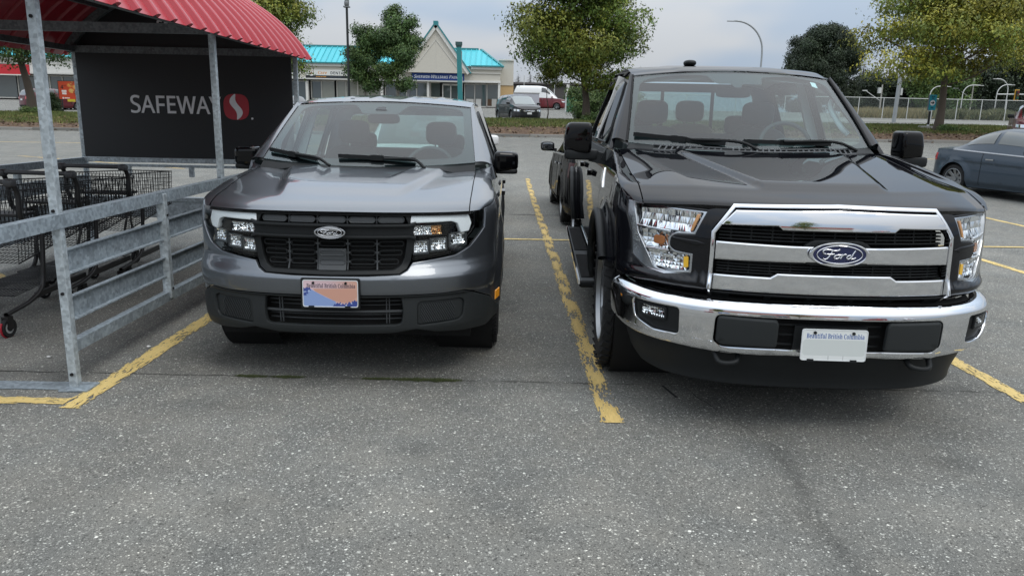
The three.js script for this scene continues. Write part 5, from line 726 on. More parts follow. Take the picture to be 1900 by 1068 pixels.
  two('bed_side', [[Z(-3.427), 0.30], ...arc(AR, Math.PI * 0 + 0.0, Math.PI).map((p) => p), [Z(-4.62), 0.36], [C.total - 0.5, 0.42], [C.total - 0.35, 0.42], [C.total - 0.35, 1.1], [Z(-3.427), 1.09]], M.greyPaint, { t: 0.02, bevel: 0.004 });
  mesh('tailgate', [bx(1.4, 0.65, 0.05, 0, 0.77, -5.0), bx(1.62, 0.05, 0.04, 0, 1.1, -5.0)], M.greyPaint, root);
  mesh('rear_bumper', ellipsoid(1.74, 0.24, 0.2, 0.3, 10).translate(0, 0.47, -5.0), M.plastic, root);
  two('sill', [[Z(-1.47), 0.22], [Z(-3.7), 0.22], [Z(-3.7), 0.295], [Z(-1.47), 0.295]], M.plastic, { t: 0.03, bevel: 0.004 });
  mesh('bed', [bx(1.7, 0.04, 1.5, 0, 0.72, -4.25), ...both(bx(0.08, 0.05, 1.5, 0.84, 1.1, -4.25))], M.plastic, root);
  for (const z of [-1.75, -2.72]) mesh('door_handle', both(bar([0.935, 0.985, z], [0.935, 0.985, z + 0.2], 0.026, 0.03)), M.glossBlack, root);
  mesh('underbody', [bx(1.5, 0.12, 4.4, 0, 0.28, -2.6), bx(1.2, 0.3, 0.5, 0, 0.42, -0.55)], M.deep, root);
  for (const z of [AX, AR]) mesh('wheel_well', both(flat(new THREE.CylinderGeometry(0.43, 0.43, 0.36, 24, 1, true, -1.7, 3.4).rotateX(Math.PI / 2).rotateY(Math.PI / 2)).translate(0.70, AY, z)), M.deep, root);
  // ---- cab
  const ws = (a, v, d) => { const u = a / lerp(0.735, 0.665, v), b = 1 - u * u; return [a, lerp(1.222, 1.598, v) + b * lerp(-0.035, 0.03, v) + d * 0.9, lerp(-1.265, -2.0, v) + b * lerp(0.135, 0.07, v) + 0.02 * Math.sin(v * Math.PI) + d * 0.45]; };
  const wsOut = [[-0.735, 0], [0.735, 0], [0.7, 0.5], [0.665, 1], [-0.665, 1], [-0.7, 0.5]];
  mesh('windscreen', panel(ws, wsOut, { sheet: true, off: 0.0, L: 0.06 }), M.windscreen, root);
  const clearIn = rounded([[-0.63, 0.10], [0.63, 0.10, 0.1], [0.655, 0.3], [0.61, 0.955, 0.1], [0.2, 0.955], [0.13, 0.80, 0.03], [-0.13, 0.80, 0.03], [-0.2, 0.955], [-0.61, 0.955, 0.1], [-0.655, 0.3]], 0.04);
  mesh('windscreen_border', panel(ws, wsOut, { sheet: true, off: -0.004, L: 0.06, holes: [clearIn] }), M.frit, root);
  mesh('camera_window', panel((x, y, d) => ws(x, y, d + 0.002), [[-0.045, 0.855], [0.045, 0.855], [0.026, 0.91], [-0.026, 0.91]], { sheet: true, r: 0.01 }), M.plasticGrey, root);
  const sideX = (y) => curve1([[1.05, 0.892], [1.12, 0.878], [1.3, 0.82], [1.5, 0.735], [1.6, 0.69], [1.66, 0.64]])(y);
  const Q = (a, b, d) => [sideX(b) + d, b, a];
  const fr = [[-1.36, 1.10], [-1.36, 1.20], [-1.70, 1.41], [-2.04, 1.60], [-2.45, 1.645], [-3.0, 1.645], [-3.42, 1.615], [-3.52, 1.10]];
  const wins = [[[-1.62, 1.135], [-1.64, 1.22], [-2.15, 1.53], [-2.40, 1.575], [-2.42, 1.135]], [[-2.53, 1.135], [-2.52, 1.58], [-2.98, 1.585], [-3.30, 1.555], [-3.37, 1.135]]].map((p) => rounded(p, 0.05));
  mesh('cab_side', both(panel(Q, fr, { t: 0.03, bevel: 0.006, holes: wins, L: 0.08 })), M.greyPaint, root);
  for (const w of wins) { for (const g of both(panel(Q, w, { sheet: true, off: -0.012, L: 0.1 }))) mesh('side_window', g, M.sideGlass, root); mesh('window_trim', both(ring(w.map(([a, b]) => Q(a, b, 0.004)), 0.008, 6)), M.plastic, root); }
  mesh('pillar', both(patch((u, v) => { const a = ws(lerp(0.737, 0.667, v), v, 0.004), y = lerp(1.20, 1.605, v), z = lerp(-1.36, -2.04, v), b = [sideX(y) + 0.0, y, z]; const k = Math.sin(u * Math.PI) * 0.012; return [lerp(a[0], b[0], u) + k * 0.7, lerp(a[1], b[1], u) + k, lerp(a[2], b[2], u) + k * 0.3]; }, 8, 20)), M.greyPaint, root);
  const roof = (u, v) => { const q = u * 2 - 1, e = ws(q * 0.665, 1, 0.004), zr = -3.46, z = lerp(e[2], zr, v), crown = 1.628 + 0.075 * Math.sin(Math.PI * Math.min(1, v * 1.15) * 0.5) - 0.03 * sst(0.6, 1, v); const yEdge = lerp(1.602, 1.642, sst(0, 0.3, v)) - 0.025 * sst(0.7, 1, v);
    const y = lerp(yEdge, crown, Math.pow(1 - Math.pow(Math.abs(q), 3.2), 0.8)); let rib = 0; for (const c of [-0.55, -0.2, 0.2, 0.55]) rib += 0.004 * sst(0.05, 0.02, Math.abs(q - c)) * sst(0.12, 0.2, v); return [q * lerp(0.667, 0.675, sst(0, 0.3, v)), lerp(e[1], y, sst(0, 0.12, v)) + rib, z]; };
  mesh('roof', patch(roof, 60, 40, 0.6), M.greyPaint, root);
  mesh('antenna', tube([[0.02, 1.69, -3.2], [0.02, 1.715, -3.27], [0.02, 1.755, -3.33]], 0.016, 8, 6), M.plastic, root);
  mesh('cab_rear', panel((a, b, d) => [a, b, -3.47 + d], [[-0.85, 1.05], [0.85, 1.05], [0.70, 1.61], [-0.70, 1.61]], { t: 0.03, holes: [rounded([[-0.62, 1.17], [0.62, 1.17], [0.56, 1.53], [-0.56, 1.53]], 0.06)] }), M.greyPaint, root);
  mesh('rear_window', bx(1.26, 0.38, 0.005, 0, 1.35, -3.475), M.sideGlass, root);
  // ---- inside the cab
  mesh('dashboard', [patch((u, v) => { const q = u * 2 - 1; return [q * 0.74, 1.13 + 0.035 * Math.sin(v * 3) - 0.02 * q * q, -1.28 + 0.12 * (1 - q * q) - v * 0.55]; }, 16, 8), bx(1.5, 0.45, 0.1, 0, 0.92, -1.78)], M.interior, root);
  steering(root, [0.36, 1.12, -1.86], -0.45);
  for (const x of [-0.38, 0.38]) seat(root, x, -2.5, 0.66, M.seatDark);
  mesh('rear_bench', [bx(1.3, 0.55, 0.16, 0, 0.95, -3.3, 0.05), ...[-0.42, 0.42].map((x) => ellipsoid(0.26, 0.16, 0.1, 0.5, 8).translate(x, 1.28, -3.32))], M.seatDark, root);
  mesh('headliner', patch((u, v) => { const q = roof(u, v); return [q[0] * 0.98, q[1] - 0.045, q[2]]; }, 12, 8), M.pillarTrim, root);
  mesh('pillar_trim', both(patch((u, v) => { const a = ws(lerp(0.715, 0.645, v), v, -0.02), b = [sideX(lerp(1.2, 1.6, v)) - 0.03, lerp(1.2, 1.6, v), lerp(-1.45, -2.1, v)]; return a.map((q, i) => lerp(q, b[i], u)); }, 2, 10)), M.pillarTrim, root); mesh('door_pillar_trim', both(bar([0.84, 1.1, -2.47], [0.68, 1.6, -2.47], 0.04, 0.1)), M.pillarTrim, root);
  mesh('cab_floor', [bx(1.66, 0.03, 2.1, 0, 0.5, -2.4), ...both(bx(0.04, 0.55, 2.1, 0.83, 0.78, -2.45)), bx(1.6, 0.6, 0.03, 0, 0.8, -3.44)], M.interior, root);
  mesh('rear_view_mirror', [ellipsoid(0.25, 0.075, 0.04, 0.5, 8).translate(0, 1.50, -1.92), bx(0.035, 0.09, 0.03, 0, 1.56, -1.92)], M.plastic, root);
  // ---- cowl, wipers, mirrors, plate, wheels
  mesh('cowl', patch((u, v) => { const q = u * 2 - 1, x = q * 0.74; const a = [x, hoodY(x, -1.0 - 0.27) - 0.022, -1.06 - 0.14 * q * q], b = ws(q * 0.735, 0.02, -0.008); return a.map((k, i) => lerp(k, b[i], v)); }, 24, 4), M.plastic, root);
  const wp = (x, v, d) => ws(x, v, d);
  mesh('wiper', wiper([[0.40, 1.185, -1.12], wp(0.33, 0.03, 0.03), wp(0.12, 0.055, 0.032)], wp(0.33, 0.055, 0.02), wp(-0.20, 0.10, 0.02)), M.plastic, root);
  mesh('wiper', wiper([[-0.24, 1.19, -1.1], wp(-0.33, 0.03, 0.03), wp(-0.5, 0.06, 0.032)], wp(-0.34, 0.035, 0.02), wp(-0.70, 0.115, 0.02)), M.plastic, root);
  for (const s of [1, -1]) {
    const m = new THREE.Group(); m.name = 'door_mirror'; root.add(m);
    const sh = (g) => { const p = g.attributes.position; for (let i = 0; i < p.count; i++) { const x = p.getX(i), t = clamp((x + 0.085) / 0.17); p.setY(i, p.getY(i) * lerp(1, 0.86, t) + 0.004); p.setZ(i, p.getZ(i) - 0.04 * t); } g.computeVertexNormals(); if (s < 0) g = mir(g); return g.translate(s * 0.952, 1.212, -1.58); };
    mesh('mirror_shell', sh(flat(ellipsoid(0.18, 0.155, 0.17, 0.42, 14))), M.glossBlack, m);
    mesh('mirror_arm', [bar([s * 0.86, 1.145, -1.57], [s * 0.95, 1.148, -1.57], 0.05, 0.035), ellipsoid(0.165, 0.04, 0.13, 0.4, 8).translate(s * 0.955, 1.144, -1.595)], M.plastic, m);
    mesh('mirror_glass', bx(0.15, 0.11, 0.004, s * 0.953, 1.215, -1.667), M.chrome, m);
  }
  licencePlate(root, [0, 0.569, 0.012], 'scenic', true, -0.04);
  addWheels(root, wheel(WR, 0.225, 0.225, { spokes: 5, twin: true, mat: M.alloyDark, spokeW: 0.075 }), 0.915, [AX, AR], WR, 0.225);
}
// ---------------------------------------------------------------- the black full-size pickup
{
  const root = thing('pickup_truck', 'large glossy black pickup truck with a wide chrome grille and chrome bumper', 'pickup truck', [1.55, 0, -3.42], -2.5 * Math.PI / 180);
  const C = planCurve([[0, 0], [0.25, -0.012], [0.45, -0.048], [0.585, -0.092], [0.72, -0.165], [0.83, -0.262], [0.91, -0.39], [0.96, -0.56], [0.98, -0.8], [0.988, -1.2], [0.988, -3.5], [0.985, -5.2], [0.965, -5.95], [0.9, -6.12], [0.5, -6.16], [0, -6.17]]);
  const X = C.sx, Z = C.sz, AX = -1.24, AR = -5.3, WR = 0.43, ARCH = 0.50, AY = 0.455;
  const dF = curve1([[0.25, -0.14], [0.44, -0.10], [0.69, -0.095], [0.71, -0.085], [0.73, -0.05], [0.765, -0.032], [0.80, -0.055], [0.95, -0.062], [1.06, -0.072], [1.12, -0.088], [1.18, -0.12]]);
  const dS = curve1([[0.3, -0.08], [0.42, -0.03], [0.55, -0.012], [0.75, 0], [0.95, 0], [1.05, 0.0], [1.12, -0.008], [1.2, -0.022], [1.28, -0.05], [1.36, -0.09], [1.42, -0.13]]);
  const S = (s, y, d) => { const [x, z, nx, nz] = C.pos(s), a = Math.abs(s), w = 1 - sst(0.9, 1.35, a); let D = lerp(dS(y), dF(y), w);
    for (const c of [AX, AR]) { const r = Math.hypot(z - c, y - AY); D += 0.035 * sst(0.62, 0.49, r) * sst(0.3, 0.5, y + 0.2) * (1 - w); }
    return [x + nx * (d + D), y, z + nz * (d + D)]; };
  const bumpD = curve1([[0.40, -0.06], [0.44, -0.028], [0.47, -0.014], [0.55, -0.004], [0.62, 0], [0.66, -0.004], [0.682, -0.016], [0.70, -0.04], [0.712, -0.07]]);
  const SB = (s, y, d) => { const [x, z, nx, nz] = C.pos(s), a = Math.abs(s), D = bumpD(y) + 0.012 - 0.02 * sst(0.5, 0.6, a) * (y < 0.5 ? 1 : 0); return [x + nx * (d + D), y, z + nz * (d + D)]; };
  const G = (s, y, d) => { const q = S(s, y, d); return q; };
  const arc = (zc, a0, a1, n = 20, R = ARCH) => [...Array(n + 1)].map((_, i) => { const a = lerp(a0, a1, i / n); return [Z(zc + R * Math.cos(a)), AY + R * Math.sin(a)]; });
  const sym = (h) => [...h, ...mirPts(h)];
  const two = (name, pts, mat, o, parent = root) => [pts, mirPts(pts)].map((p) => mesh(name, panel(S, p, o), mat, parent));
  const pair = (name, g, mat, parent = root) => both(g).map((q) => mesh(name, q, mat, parent));
  const ysh = curve1([[-4, 1.36], [-1.78, 1.345], [-1.3, 1.29], [-0.9, 1.225], [-0.62, 1.17], [-0.5, 1.135], [-0.3, 1.12]]);
  // lamp outline, the C shape
  const lampO = [[X(0.622), 1.112], [X(0.668), 0.995], [X(0.757), 0.990, 0.01], [X(0.785), 0.975, 0.02], [X(0.785), 0.925, 0.02], [X(0.76), 0.908, 0.01], [X(0.672), 0.902], [X(0.672), 0.806], [X(0.80), 0.785], [X(0.885), 0.793, 0.04], [Z(-0.455), 0.85], [Z(-0.475), 0.97], [Z(-0.525), 1.05], [Z(-0.545), 1.126]];
  const skinTop = []; for (let z = -1.76; z < -0.6; z += 0.1) skinTop.push([Z(z), ysh(z)]);
  const skin = [[X(0.585), 0.708], [X(0.75), 0.712], [X(0.90), 0.722], [Z(-0.6), 0.728], [Z(AX + ARCH * Math.cos(0.64) ), AY + ARCH * Math.sin(0.64)], ...arc(AX, 0.66, Math.PI - 0.02), [Z(-1.76), 0.44], ...skinTop, [Z(-0.56), 1.142], [Z(-0.45), 1.132], [X(0.80), 1.128], [X(0.62), 1.122], [X(0.505), 1.15], [X(0.52), 1.13], [X(0.59), 1.03], [X(0.592), 0.9]];
  for (const s of [1, -1]) mesh('front_skin', panel(S, s > 0 ? skin : mirPts(skin), { t: 0.03, bevel: 0.004, L: 0.05, holes: [rounded(s > 0 ? lampO : mirPts(lampO), 0.006)] }), M.blackPaint, root);
  // dark fold pressed into the skin between lamp and grille
  two('skin_fold', [[X(0.61), 0.958], [X(0.655), 0.972], [X(0.775), 0.978], [X(0.775), 0.965], [X(0.655), 0.945]], M.blackPaint, { t: 0.02, off: 0.008, bevel: 0.006 });
  // ---- grille: chrome ring, three chrome bars, black mesh between
  mesh('grille_backing', panel(G, sym([[0, 0.66], [X(0.60), 0.66], [X(0.60), 1.03], [X(0.52), 1.14], [0, 1.15]]), { sheet: true, off: -0.085, L: 0.07 }), M.deep, root);
  const ro = [[X(0.588), 0.704], [X(0.590), 1.024], [X(0.50), 1.156], [0, 1.168]], ri = [[X(0.567), 0.704], [X(0.568), 1.016], [X(0.487), 1.138], [0, 1.150]];
  mesh('grille_ring', panel(G, [...ro, ...mirPts(ro).slice(1), ...mirPts(ri).slice(1).reverse(), ...[...ri].reverse()], { t: 0.04, off: 0.022, bevel: 0.007 }), M.chrome, root);
    // upper bar leans back so that it mirrors the sky
  const lean = (y0, y1, k, k2 = 0) => (s, y, d) => { const t = (y - y0) / (y1 - y0), [x, z, nx, nz] = C.pos(s), D = d - 0.062 - k * t - k2 * t * t; return [x + nx * D, y, z + nz * D]; };
  mesh('grille_bar', panel(lean(1.045, 1.145, 0.006, 0.011), sym([[0, 1.046], [X(0.262), 1.046], [X(0.285), 1.064], [X(0.545), 1.060], [X(0.484), 1.130], [0, 1.143]]), { t: 0.03, off: 0.02, bevel: 0.006, L: 0.03, crease: 0.6 }), M.chrome, root);
  mesh('grille_bar', panel(lean(0.89, 0.98, 0.001, 0.0015), sym([[0, 0.897], [X(0.565), 0.890], [X(0.565), 0.982], [X(0.2), 0.976], [0, 0.976]]), { t: 0.035, off: 0.02, bevel: 0.01, L: 0.03, crease: 0.6 }), M.chrome, root);
  mesh('grille_bar', panel(lean(0.74, 0.84, 0.001, 0.0015), sym([[0, 0.742], [X(0.568), 0.742], [X(0.566), 0.822], [X(0.30), 0.822], [X(0.268), 0.842], [0, 0.842]]), { t: 0.035, off: 0.02, bevel: 0.01, L: 0.03, crease: 0.6 }), M.chrome, root);
  for (const [y0, y1] of [[0.982, 1.06], [0.822, 0.89]]) {
    for (let k = 0; k < 5; k++) { const y = lerp(y0 + 0.006, y1 - 0.006, k / 4); mesh('grille_slat', panel(G, [[X(-0.56), y - 0.0035], [X(0.56), y - 0.0035], [X(0.56), y + 0.0035], [X(-0.56), y + 0.0035]], { t: 0.02, off: -0.025, bevel: 0.002, L: 0.08 }), M.plastic, root); }
    for (let k = -5; k <= 5; k++) mesh('grille_post', panel(G, [[X(k * 0.1) - 0.004, y0], [X(k * 0.1) + 0.004, y0], [X(k * 0.1) + 0.004, y1], [X(k * 0.1) - 0.004, y1]], { t: 0.02, off: -0.03, bevel: 0.002 }), M.plastic, root);
  }
  mesh('badge_plinth', panel(G, rounded([[-0.17, 0.905], [-0.12, 0.885], [0.12, 0.885], [0.17, 0.905], [0.17, 0.968], [0.12, 1.006], [-0.12, 1.006], [-0.17, 0.968]], 0.05), { t: 0.03, off: 0.016, bevel: 0.006 }), M.plastic, root);
  ovalBadge(root, [0, 0.945, -0.018], 0.275, 0.118, M.fordBlue, M.chrome, M.chrome);
  mesh('lower_grille', panel(G, [[X(-0.58), 0.672], [X(0.58), 0.672], [X(0.58), 0.736], [X(-0.58), 0.736]], { t: 0.02, off: 0.004, bevel: 0.003, holes: [-2, -1, 0, 1, 2].map((k) => rounded([[X(k * 0.2 - 0.085), 0.694], [X(k * 0.2 + 0.085), 0.694], [X(k * 0.2 + 0.085), 0.722], [X(k * 0.2 - 0.085), 0.722]], 0.006)) }), M.plastic, root);
  // ---- chrome bumper with fog lamps, black pads, plate
  const bo = [[0, 0.452], [X(0.2), 0.45], [X(0.30), 0.444], [X(0.57), 0.436], [X(0.75), 0.446], [X(0.93), 0.456], [Z(-0.60), 0.468], [Z(-0.63), 0.52], [Z(-0.625), 0.69], [Z(-0.60), 0.712], [X(0.93), 0.708], [X(0.75), 0.700], [X(0.585), 0.697], [0, 0.704]];
  const cut = [[0, 0.487], [X(0.24), 0.487], [X(0.255), 0.487], [X(0.50), 0.478, 0.02], [X(0.535), 0.50, 0.02], [X(0.53), 0.635, 0.03], [0, 0.637]];
  const fog = [[X(0.735), 0.512, 0.02], [X(0.80), 0.512], [X(0.875), 0.552, 0.02], [X(0.884), 0.642, 0.02], [X(0.69), 0.642, 0.02], [X(0.688), 0.512, 0.02]];
  mesh('bumper', panel(SB, sym(bo), { t: 0.03, off: 0.008, bevel: 0.008, L: 0.03, crease: 0.6, holes: [rounded(sym(cut), 0.015), rounded(fog, 0.012), rounded(mirPts(fog), 0.012)] }), M.chrome, root);
  mesh('bumper_backing', panel(SB, sym([[0, 0.46], [X(0.90), 0.46], [X(0.90), 0.70], [0, 0.70]]), { sheet: true, off: -0.07, L: 0.07 }), M.deep, root);
  const padP = [[X(0.247), 0.488], [X(0.50), 0.482], [X(0.527), 0.50], [X(0.522), 0.632], [X(0.26), 0.630], [X(0.247), 0.61]];
  for (const p of [padP, mirPts(padP)]) mesh('bumper_pad', panel(SB, p, { t: 0.03, off: 0.012, bevel: 0.012, r: 0.02 }), M.trimPlastic, root);
  mesh('plate_bracket', panel(SB, sym([[0, 0.455], [X(0.17), 0.455], [X(0.17), 0.60], [0, 0.60]]), { t: 0.01, off: -0.02 }), M.plastic, root);
  mesh('intake_rib', [0.5, 0.55, 0.6].map((y) => panel(SB, [[X(-0.245), y - 0.005], [X(0.245), y - 0.005], [X(0.245), y + 0.005], [X(-0.245), y + 0.005]], { t: 0.01, off: -0.04, bevel: 0 })), M.plastic, root);
  for (const s of [1, -1]) {
    const pt = (a) => (s > 0 ? a : mirPts(a)), f = new THREE.Group(); f.name = 'fog_lamp'; root.add(f);
    mesh('fog_bezel', panel(SB, pt(fog), { t: 0.01, off: -0.012, bevel: 0.003, r: 0.012, holes: [rounded(pt([[X(0.756), 0.572], [X(0.856), 0.572], [X(0.856), 0.624], [X(0.756), 0.624]]), 0.006)] }), M.plastic, f);
    mesh('fog_frame', panel(SB, pt([[X(0.745), 0.562], [X(0.867), 0.562], [X(0.867), 0.633], [X(0.745), 0.633]]), { t: 0.02, off: 0.0, bevel: 0.004, r: 0.012, holes: [rounded(pt([[X(0.757), 0.573], [X(0.855), 0.573], [X(0.855), 0.623], [X(0.757), 0.623]]), 0.006)] }), M.plastic, f);
    const q = [X(s * 0.757), X(s * 0.855)]; mesh('fog_reflector', facets(SB, Math.min(...q), Math.max(...q), 0.573, 0.623, -0.008, 9, 5, 0.02), M.reflector, f);
    mesh('fog_lens', panel(SB, pt([[X(0.757), 0.573], [X(0.855), 0.573], [X(0.855), 0.623], [X(0.757), 0.623]]), { sheet: true, off: -0.002 }), M.clear, f);
  }
  mesh('air_dam', panel((s, y, d) => { const [x, z, nx, nz] = C.pos(s), D = lerp(-0.07, -0.115, sst(0.45, 0.27, y)) ; return [x + nx * (d + D), y, z + nz * (d + D)]; }, sym([[0, 0.255], [X(0.5), 0.25], [X(0.80), 0.255], [X(0.93), 0.27], [Z(-0.62), 0.31], [Z(-0.60), 0.46], [0, 0.455]]), { t: 0.02, bevel: 0.005 }), M.plastic, root);
  pair('tow_hook', tube([[0.40, 0.44, -0.12], [0.42, 0.40, -0.06], [0.50, 0.395, -0.06], [0.52, 0.44, -0.12]], 0.014, 16, 8), M.plastic);
  licencePlate(root, [0, 0.525, 0.038], 'plain', false, -0.03);
  // ---- head lamps
  for (const s of [1, -1]) {
    const lamp = new THREE.Group(); lamp.name = 'headlight'; root.add(lamp); const pt = (a) => (s > 0 ? a : mirPts(a));
    mesh('lamp_back', panel(S, pt(rounded(lampO, 0.01)), { sheet: true, off: -0.045, L: 0.05 }), M.chromeDull, lamp);
    const k = rounded([[X(0.640), 1.102], [X(0.678), 1.006], [X(0.762), 1.0, 0.02], [X(0.798), 0.975, 0.03], [X(0.798), 0.925, 0.03], [X(0.765), 0.896, 0.02], [X(0.684), 0.890], [X(0.684), 0.818], [X(0.80), 0.800], [X(0.855), 0.805, 0.04], [X(0.875), 0.85], [Z(-0.425), 0.97], [Z(-0.455), 1.05], [Z(-0.485), 1.113]], 0.008);
    mesh('lamp_surround', panel(S, pt(rounded(lampO, 0.006)), { t: 0.03, off: -0.006, bevel: 0.003, holes: [pt(k)] }), M.chromeDull, lamp);
    const f = (a, b, c, d, nx, ny, deep = 0.025, ins) => { const q = [s * a, s * b]; return facets(S, Math.min(...q), Math.max(...q), c, d, -0.012, nx, ny, deep, ins && ((x, y) => ins(Math.abs(x), y))); };
    const s64 = X(0.655), sO = Z(-0.43);
    mesh('main_reflector', f(s64, sO, 1.005, 1.106, 26, 3, 0.03, (x, y) => x > lerp(s64, X(0.69), (1.106 - y) / 0.1)), M.reflector, lamp);
    mesh('turn_reflector', f(X(0.80), Z(-0.40), 0.905, 0.99, 7, 4), M.reflector, lamp); mesh('turn_bulb', panel(S, pt([[X(0.82), 0.925], [X(0.87), 0.925], [X(0.87), 0.97], [X(0.82), 0.97]]), { t: 0.01, off: -0.012, bevel: 0.003, r: 0.02 }), M.amberSoft ?? (M.amberSoft = std([0.45, 0.17, 0.06], 0.25, 0.4)), lamp);
    mesh('low_reflector', f(X(0.70), X(0.885), 0.812, 0.893, 11, 5), M.reflector, lamp);
    mesh('lamp_divider', [panel(S, pt([[X(0.79), 0.990], [Z(-0.44), 0.998], [Z(-0.44), 1.008], [X(0.79), 1.003]]), { t: 0.02, off: -0.006, bevel: 0.003 }), panel(S, pt([[X(0.79), 0.898], [X(0.895), 0.892], [X(0.895), 0.902], [X(0.79), 0.908]]), { t: 0.02, off: -0.006, bevel: 0.003 })], M.chrome, lamp);
    mesh('marker_light', panel(S, pt([[X(0.653), 1.094], [X(0.682), 1.015], [X(0.697), 1.010], [X(0.672), 1.094]]), { t: 0.012, off: -0.006, bevel: 0.003 }), M.amberGlassDull ?? (M.amberGlassDull = phys([0.55, 0.26, 0.08], { roughness: 0.2, clearcoat: 1 })), lamp);
    mesh('marker_light', panel(S, pt([[X(0.690), 0.832], [X(0.713), 0.828], [X(0.716), 0.882], [X(0.693), 0.884]]), { t: 0.012, off: -0.006, bevel: 0.003 }), M.amberBright ?? (M.amberBright = phys([0.9, 0.5, 0.02], { roughness: 0.2, clearcoat: 1 })), lamp);
    mesh('lamp_lens', panel(S, pt(rounded(lampO, 0.01)), { sheet: true, off: 0.0, L: 0.05 }), M.clear, lamp);
  }
  // ---- bonnet with its raised dome
  const prof = curve1([[0, 1.148], [0.012, 1.160], [0.06, 1.177], [0.14, 1.199], [0.20, 1.215], [0.215, 1.217], [0.7, 1.266], [1.1, 1.307], [1.45, 1.336], [1.8, 1.36]]);
  const hoodFZ = (x) => S(X(x), 1.14, 0.01)[2];
  const hoodYt = (x, t) => { const a = Math.abs(x); let y = prof(t);
    const xd = lerp(0.29, 0.50, clamp((t - 0.26) / 1.0)), xo = lerp(0.60, 0.80, clamp((t - 0.2) / 1.3));
    y += 0.022 * (1 - sst(xd - 0.005, xd + 0.045, a)) * sst(0.17, 0.30, t);
    y -= 0.010 * sst(xd + 0.04, xo, a) * 0 + lerp(0.016, 0.06, sst(0.05, 0.6, t)) * Math.pow(clamp((a - xo) / 0.25), 1.25) ;
    y -= 0.012 * (1 - sst(0.25, 0.5, a)) * sst(0.9, 1.3, t) * 0;
    return y; };
  const HW = (v) => lerp(0.832, 0.872, v);
  const hood = (u, v) => { const a = u * 2 - 1, q = S(a * X(0.915), 1.135, 0.012), xr = a * 0.872, zr = -1.47 - 0.26 * a * a, x = lerp(q[0], xr, v), z = lerp(q[2], zr, Math.pow(v, 1.3)), t = q[2] - z; return [x, hoodYt(x, t) + lerp(-0.012, 0.03, sst(0, 0.5, v)) * a * a, z]; };
  mesh('bonnet', patch(hood, 170, 110, 0.35), M.blackPaint, root);
  mesh('bonnet_lip', patch((u, v) => { const q = hood(u, 0); return [q[0], q[1] - 0.02 * v, q[2] - 0.012 * v]; }, 80, 2), M.blackPaint, root);
  mesh('bonnet_gap', patch((u, v) => { const q = hood(u, v); return [q[0] * 1.008, q[1] - 0.025, q[2] - 0.02]; }, 30, 30), M.deep, root);
  const hz = hood(1, 0)[2], edge = (z) => { if (z >= -1.73) return hood(1, Math.pow(clamp((z - hz) / (-1.73 - hz)), 1 / 1.3)); const r = hood(1, 1), p = [0.93, 1.36, -1.87]; return r.map((c, i) => lerp(c, p[i], clamp((z + 1.73) / -0.14))); };
  const wing = (u, v) => { const zi = lerp(hz, -1.87, v), zo = lerp(-0.555, -1.87, v), e = edge(zi), q = S(Z(zo), ysh(zo), 0), k = u; const mx = lerp(q[0], e[0], 0.15), my = lerp(q[1], e[1], 0.9) + 0.004; const b0 = k * k, b1 = 2 * k * (1 - k), b2 = (1 - k) ** 2; return [b2 * (e[0] + 0.007) + b1 * mx + b0 * q[0], b2 * e[1] + b1 * my + b0 * q[1], b2 * e[2] + b1 * (zi + zo) / 2 + b0 * q[2]]; };
  pair('front_wing', patch(wing, 16, 60, 0.6), M.blackPaint);
  // ---- body sides
  two('door', [[Z(-1.767), 0.44], [Z(-2.93), 0.44], [Z(-2.93), 1.35], [Z(-1.767), 1.345]], M.blackPaint, { t: 0.03, bevel: 0.004 });
  two('door', [[Z(-2.938), 0.44], [Z(-4.03), 0.44], [Z(-4.03), 1.35], [Z(-2.938), 1.35]], M.blackPaint, { t: 0.03, bevel: 0.004 });
  two('bed_side', [[Z(-4.04), 0.46], [Z(AR + ARCH), 0.46], ...arc(AR, 0.05, Math.PI - 0.05), [Z(-5.9), 0.5], [C.total - 0.6, 0.55], [C.total - 0.6, 1.36], [Z(-4.04), 1.36]], M.blackPaint, { t: 0.03, bevel: 0.004 });
  for (const c of [AX, AR]) pair('arch_flare', toCreasedNormals(flat(tube(arc(c, c === AX ? 0.62 : 0, Math.PI, 24, ARCH + 0.012).map(([s, y]) => S(s, y, 0.012)), 0.028, 40, 8)), 1), M.plastic);
  pair('side_vent', panel(S, [[Z(-1.50), 1.10], [Z(-1.70), 1.13], [Z(-1.72), 1.22], [Z(-1.62), 1.22]], { t: 0.02, off: 0.008, bevel: 0.004 }), M.chrome);
  pair('sill_trim', panel(S, [[Z(-1.78), 0.47], [Z(-4.0), 0.47], [Z(-4.0), 0.50], [Z(-1.78), 0.50]], { t: 0.012, off: 0.01 }), M.chrome);
  for (const z of [-2.65, -3.75]) pair('door_handle', bar([1.005, 1.11, z], [1.005, 1.11, z - 0.2], 0.035, 0.04), M.glossBlack);
  for (const s of [1, -1]) {
    const st = new THREE.Group(); st.name = 'running_board'; root.add(st);
    mesh('board', bx(0.15, 0.055, 2.75, s * 1.02, 0.375, -3.2, 0.02), M.plastic, st);
    mesh('board_edge', bx(0.014, 0.03, 2.76, s * 1.098, 0.392, -3.2), M.chrome, st);
    for (const [a, b] of [[-1.95, -2.85], [-3.1, -4.4]]) { const r = []; for (let z = a; z > b; z -= 0.03) r.push(bx(0.115, 0.008, 0.014, s * 1.02, 0.406, z)); stuff(mesh('tread_rib', r, M.rubber, st)); }
    mesh('bracket', bx(0.2, 0.05, 0.08, s * 0.9, 0.36, -2.0), M.plastic, st); mesh('bracket', bx(0.2, 0.05, 0.08, s * 0.9, 0.36, -4.3), M.plastic, st);
  }
  mesh('tailgate', bx(1.66, 0.75, 0.06, 0, 0.97, -6.1), M.blackPaint, root);
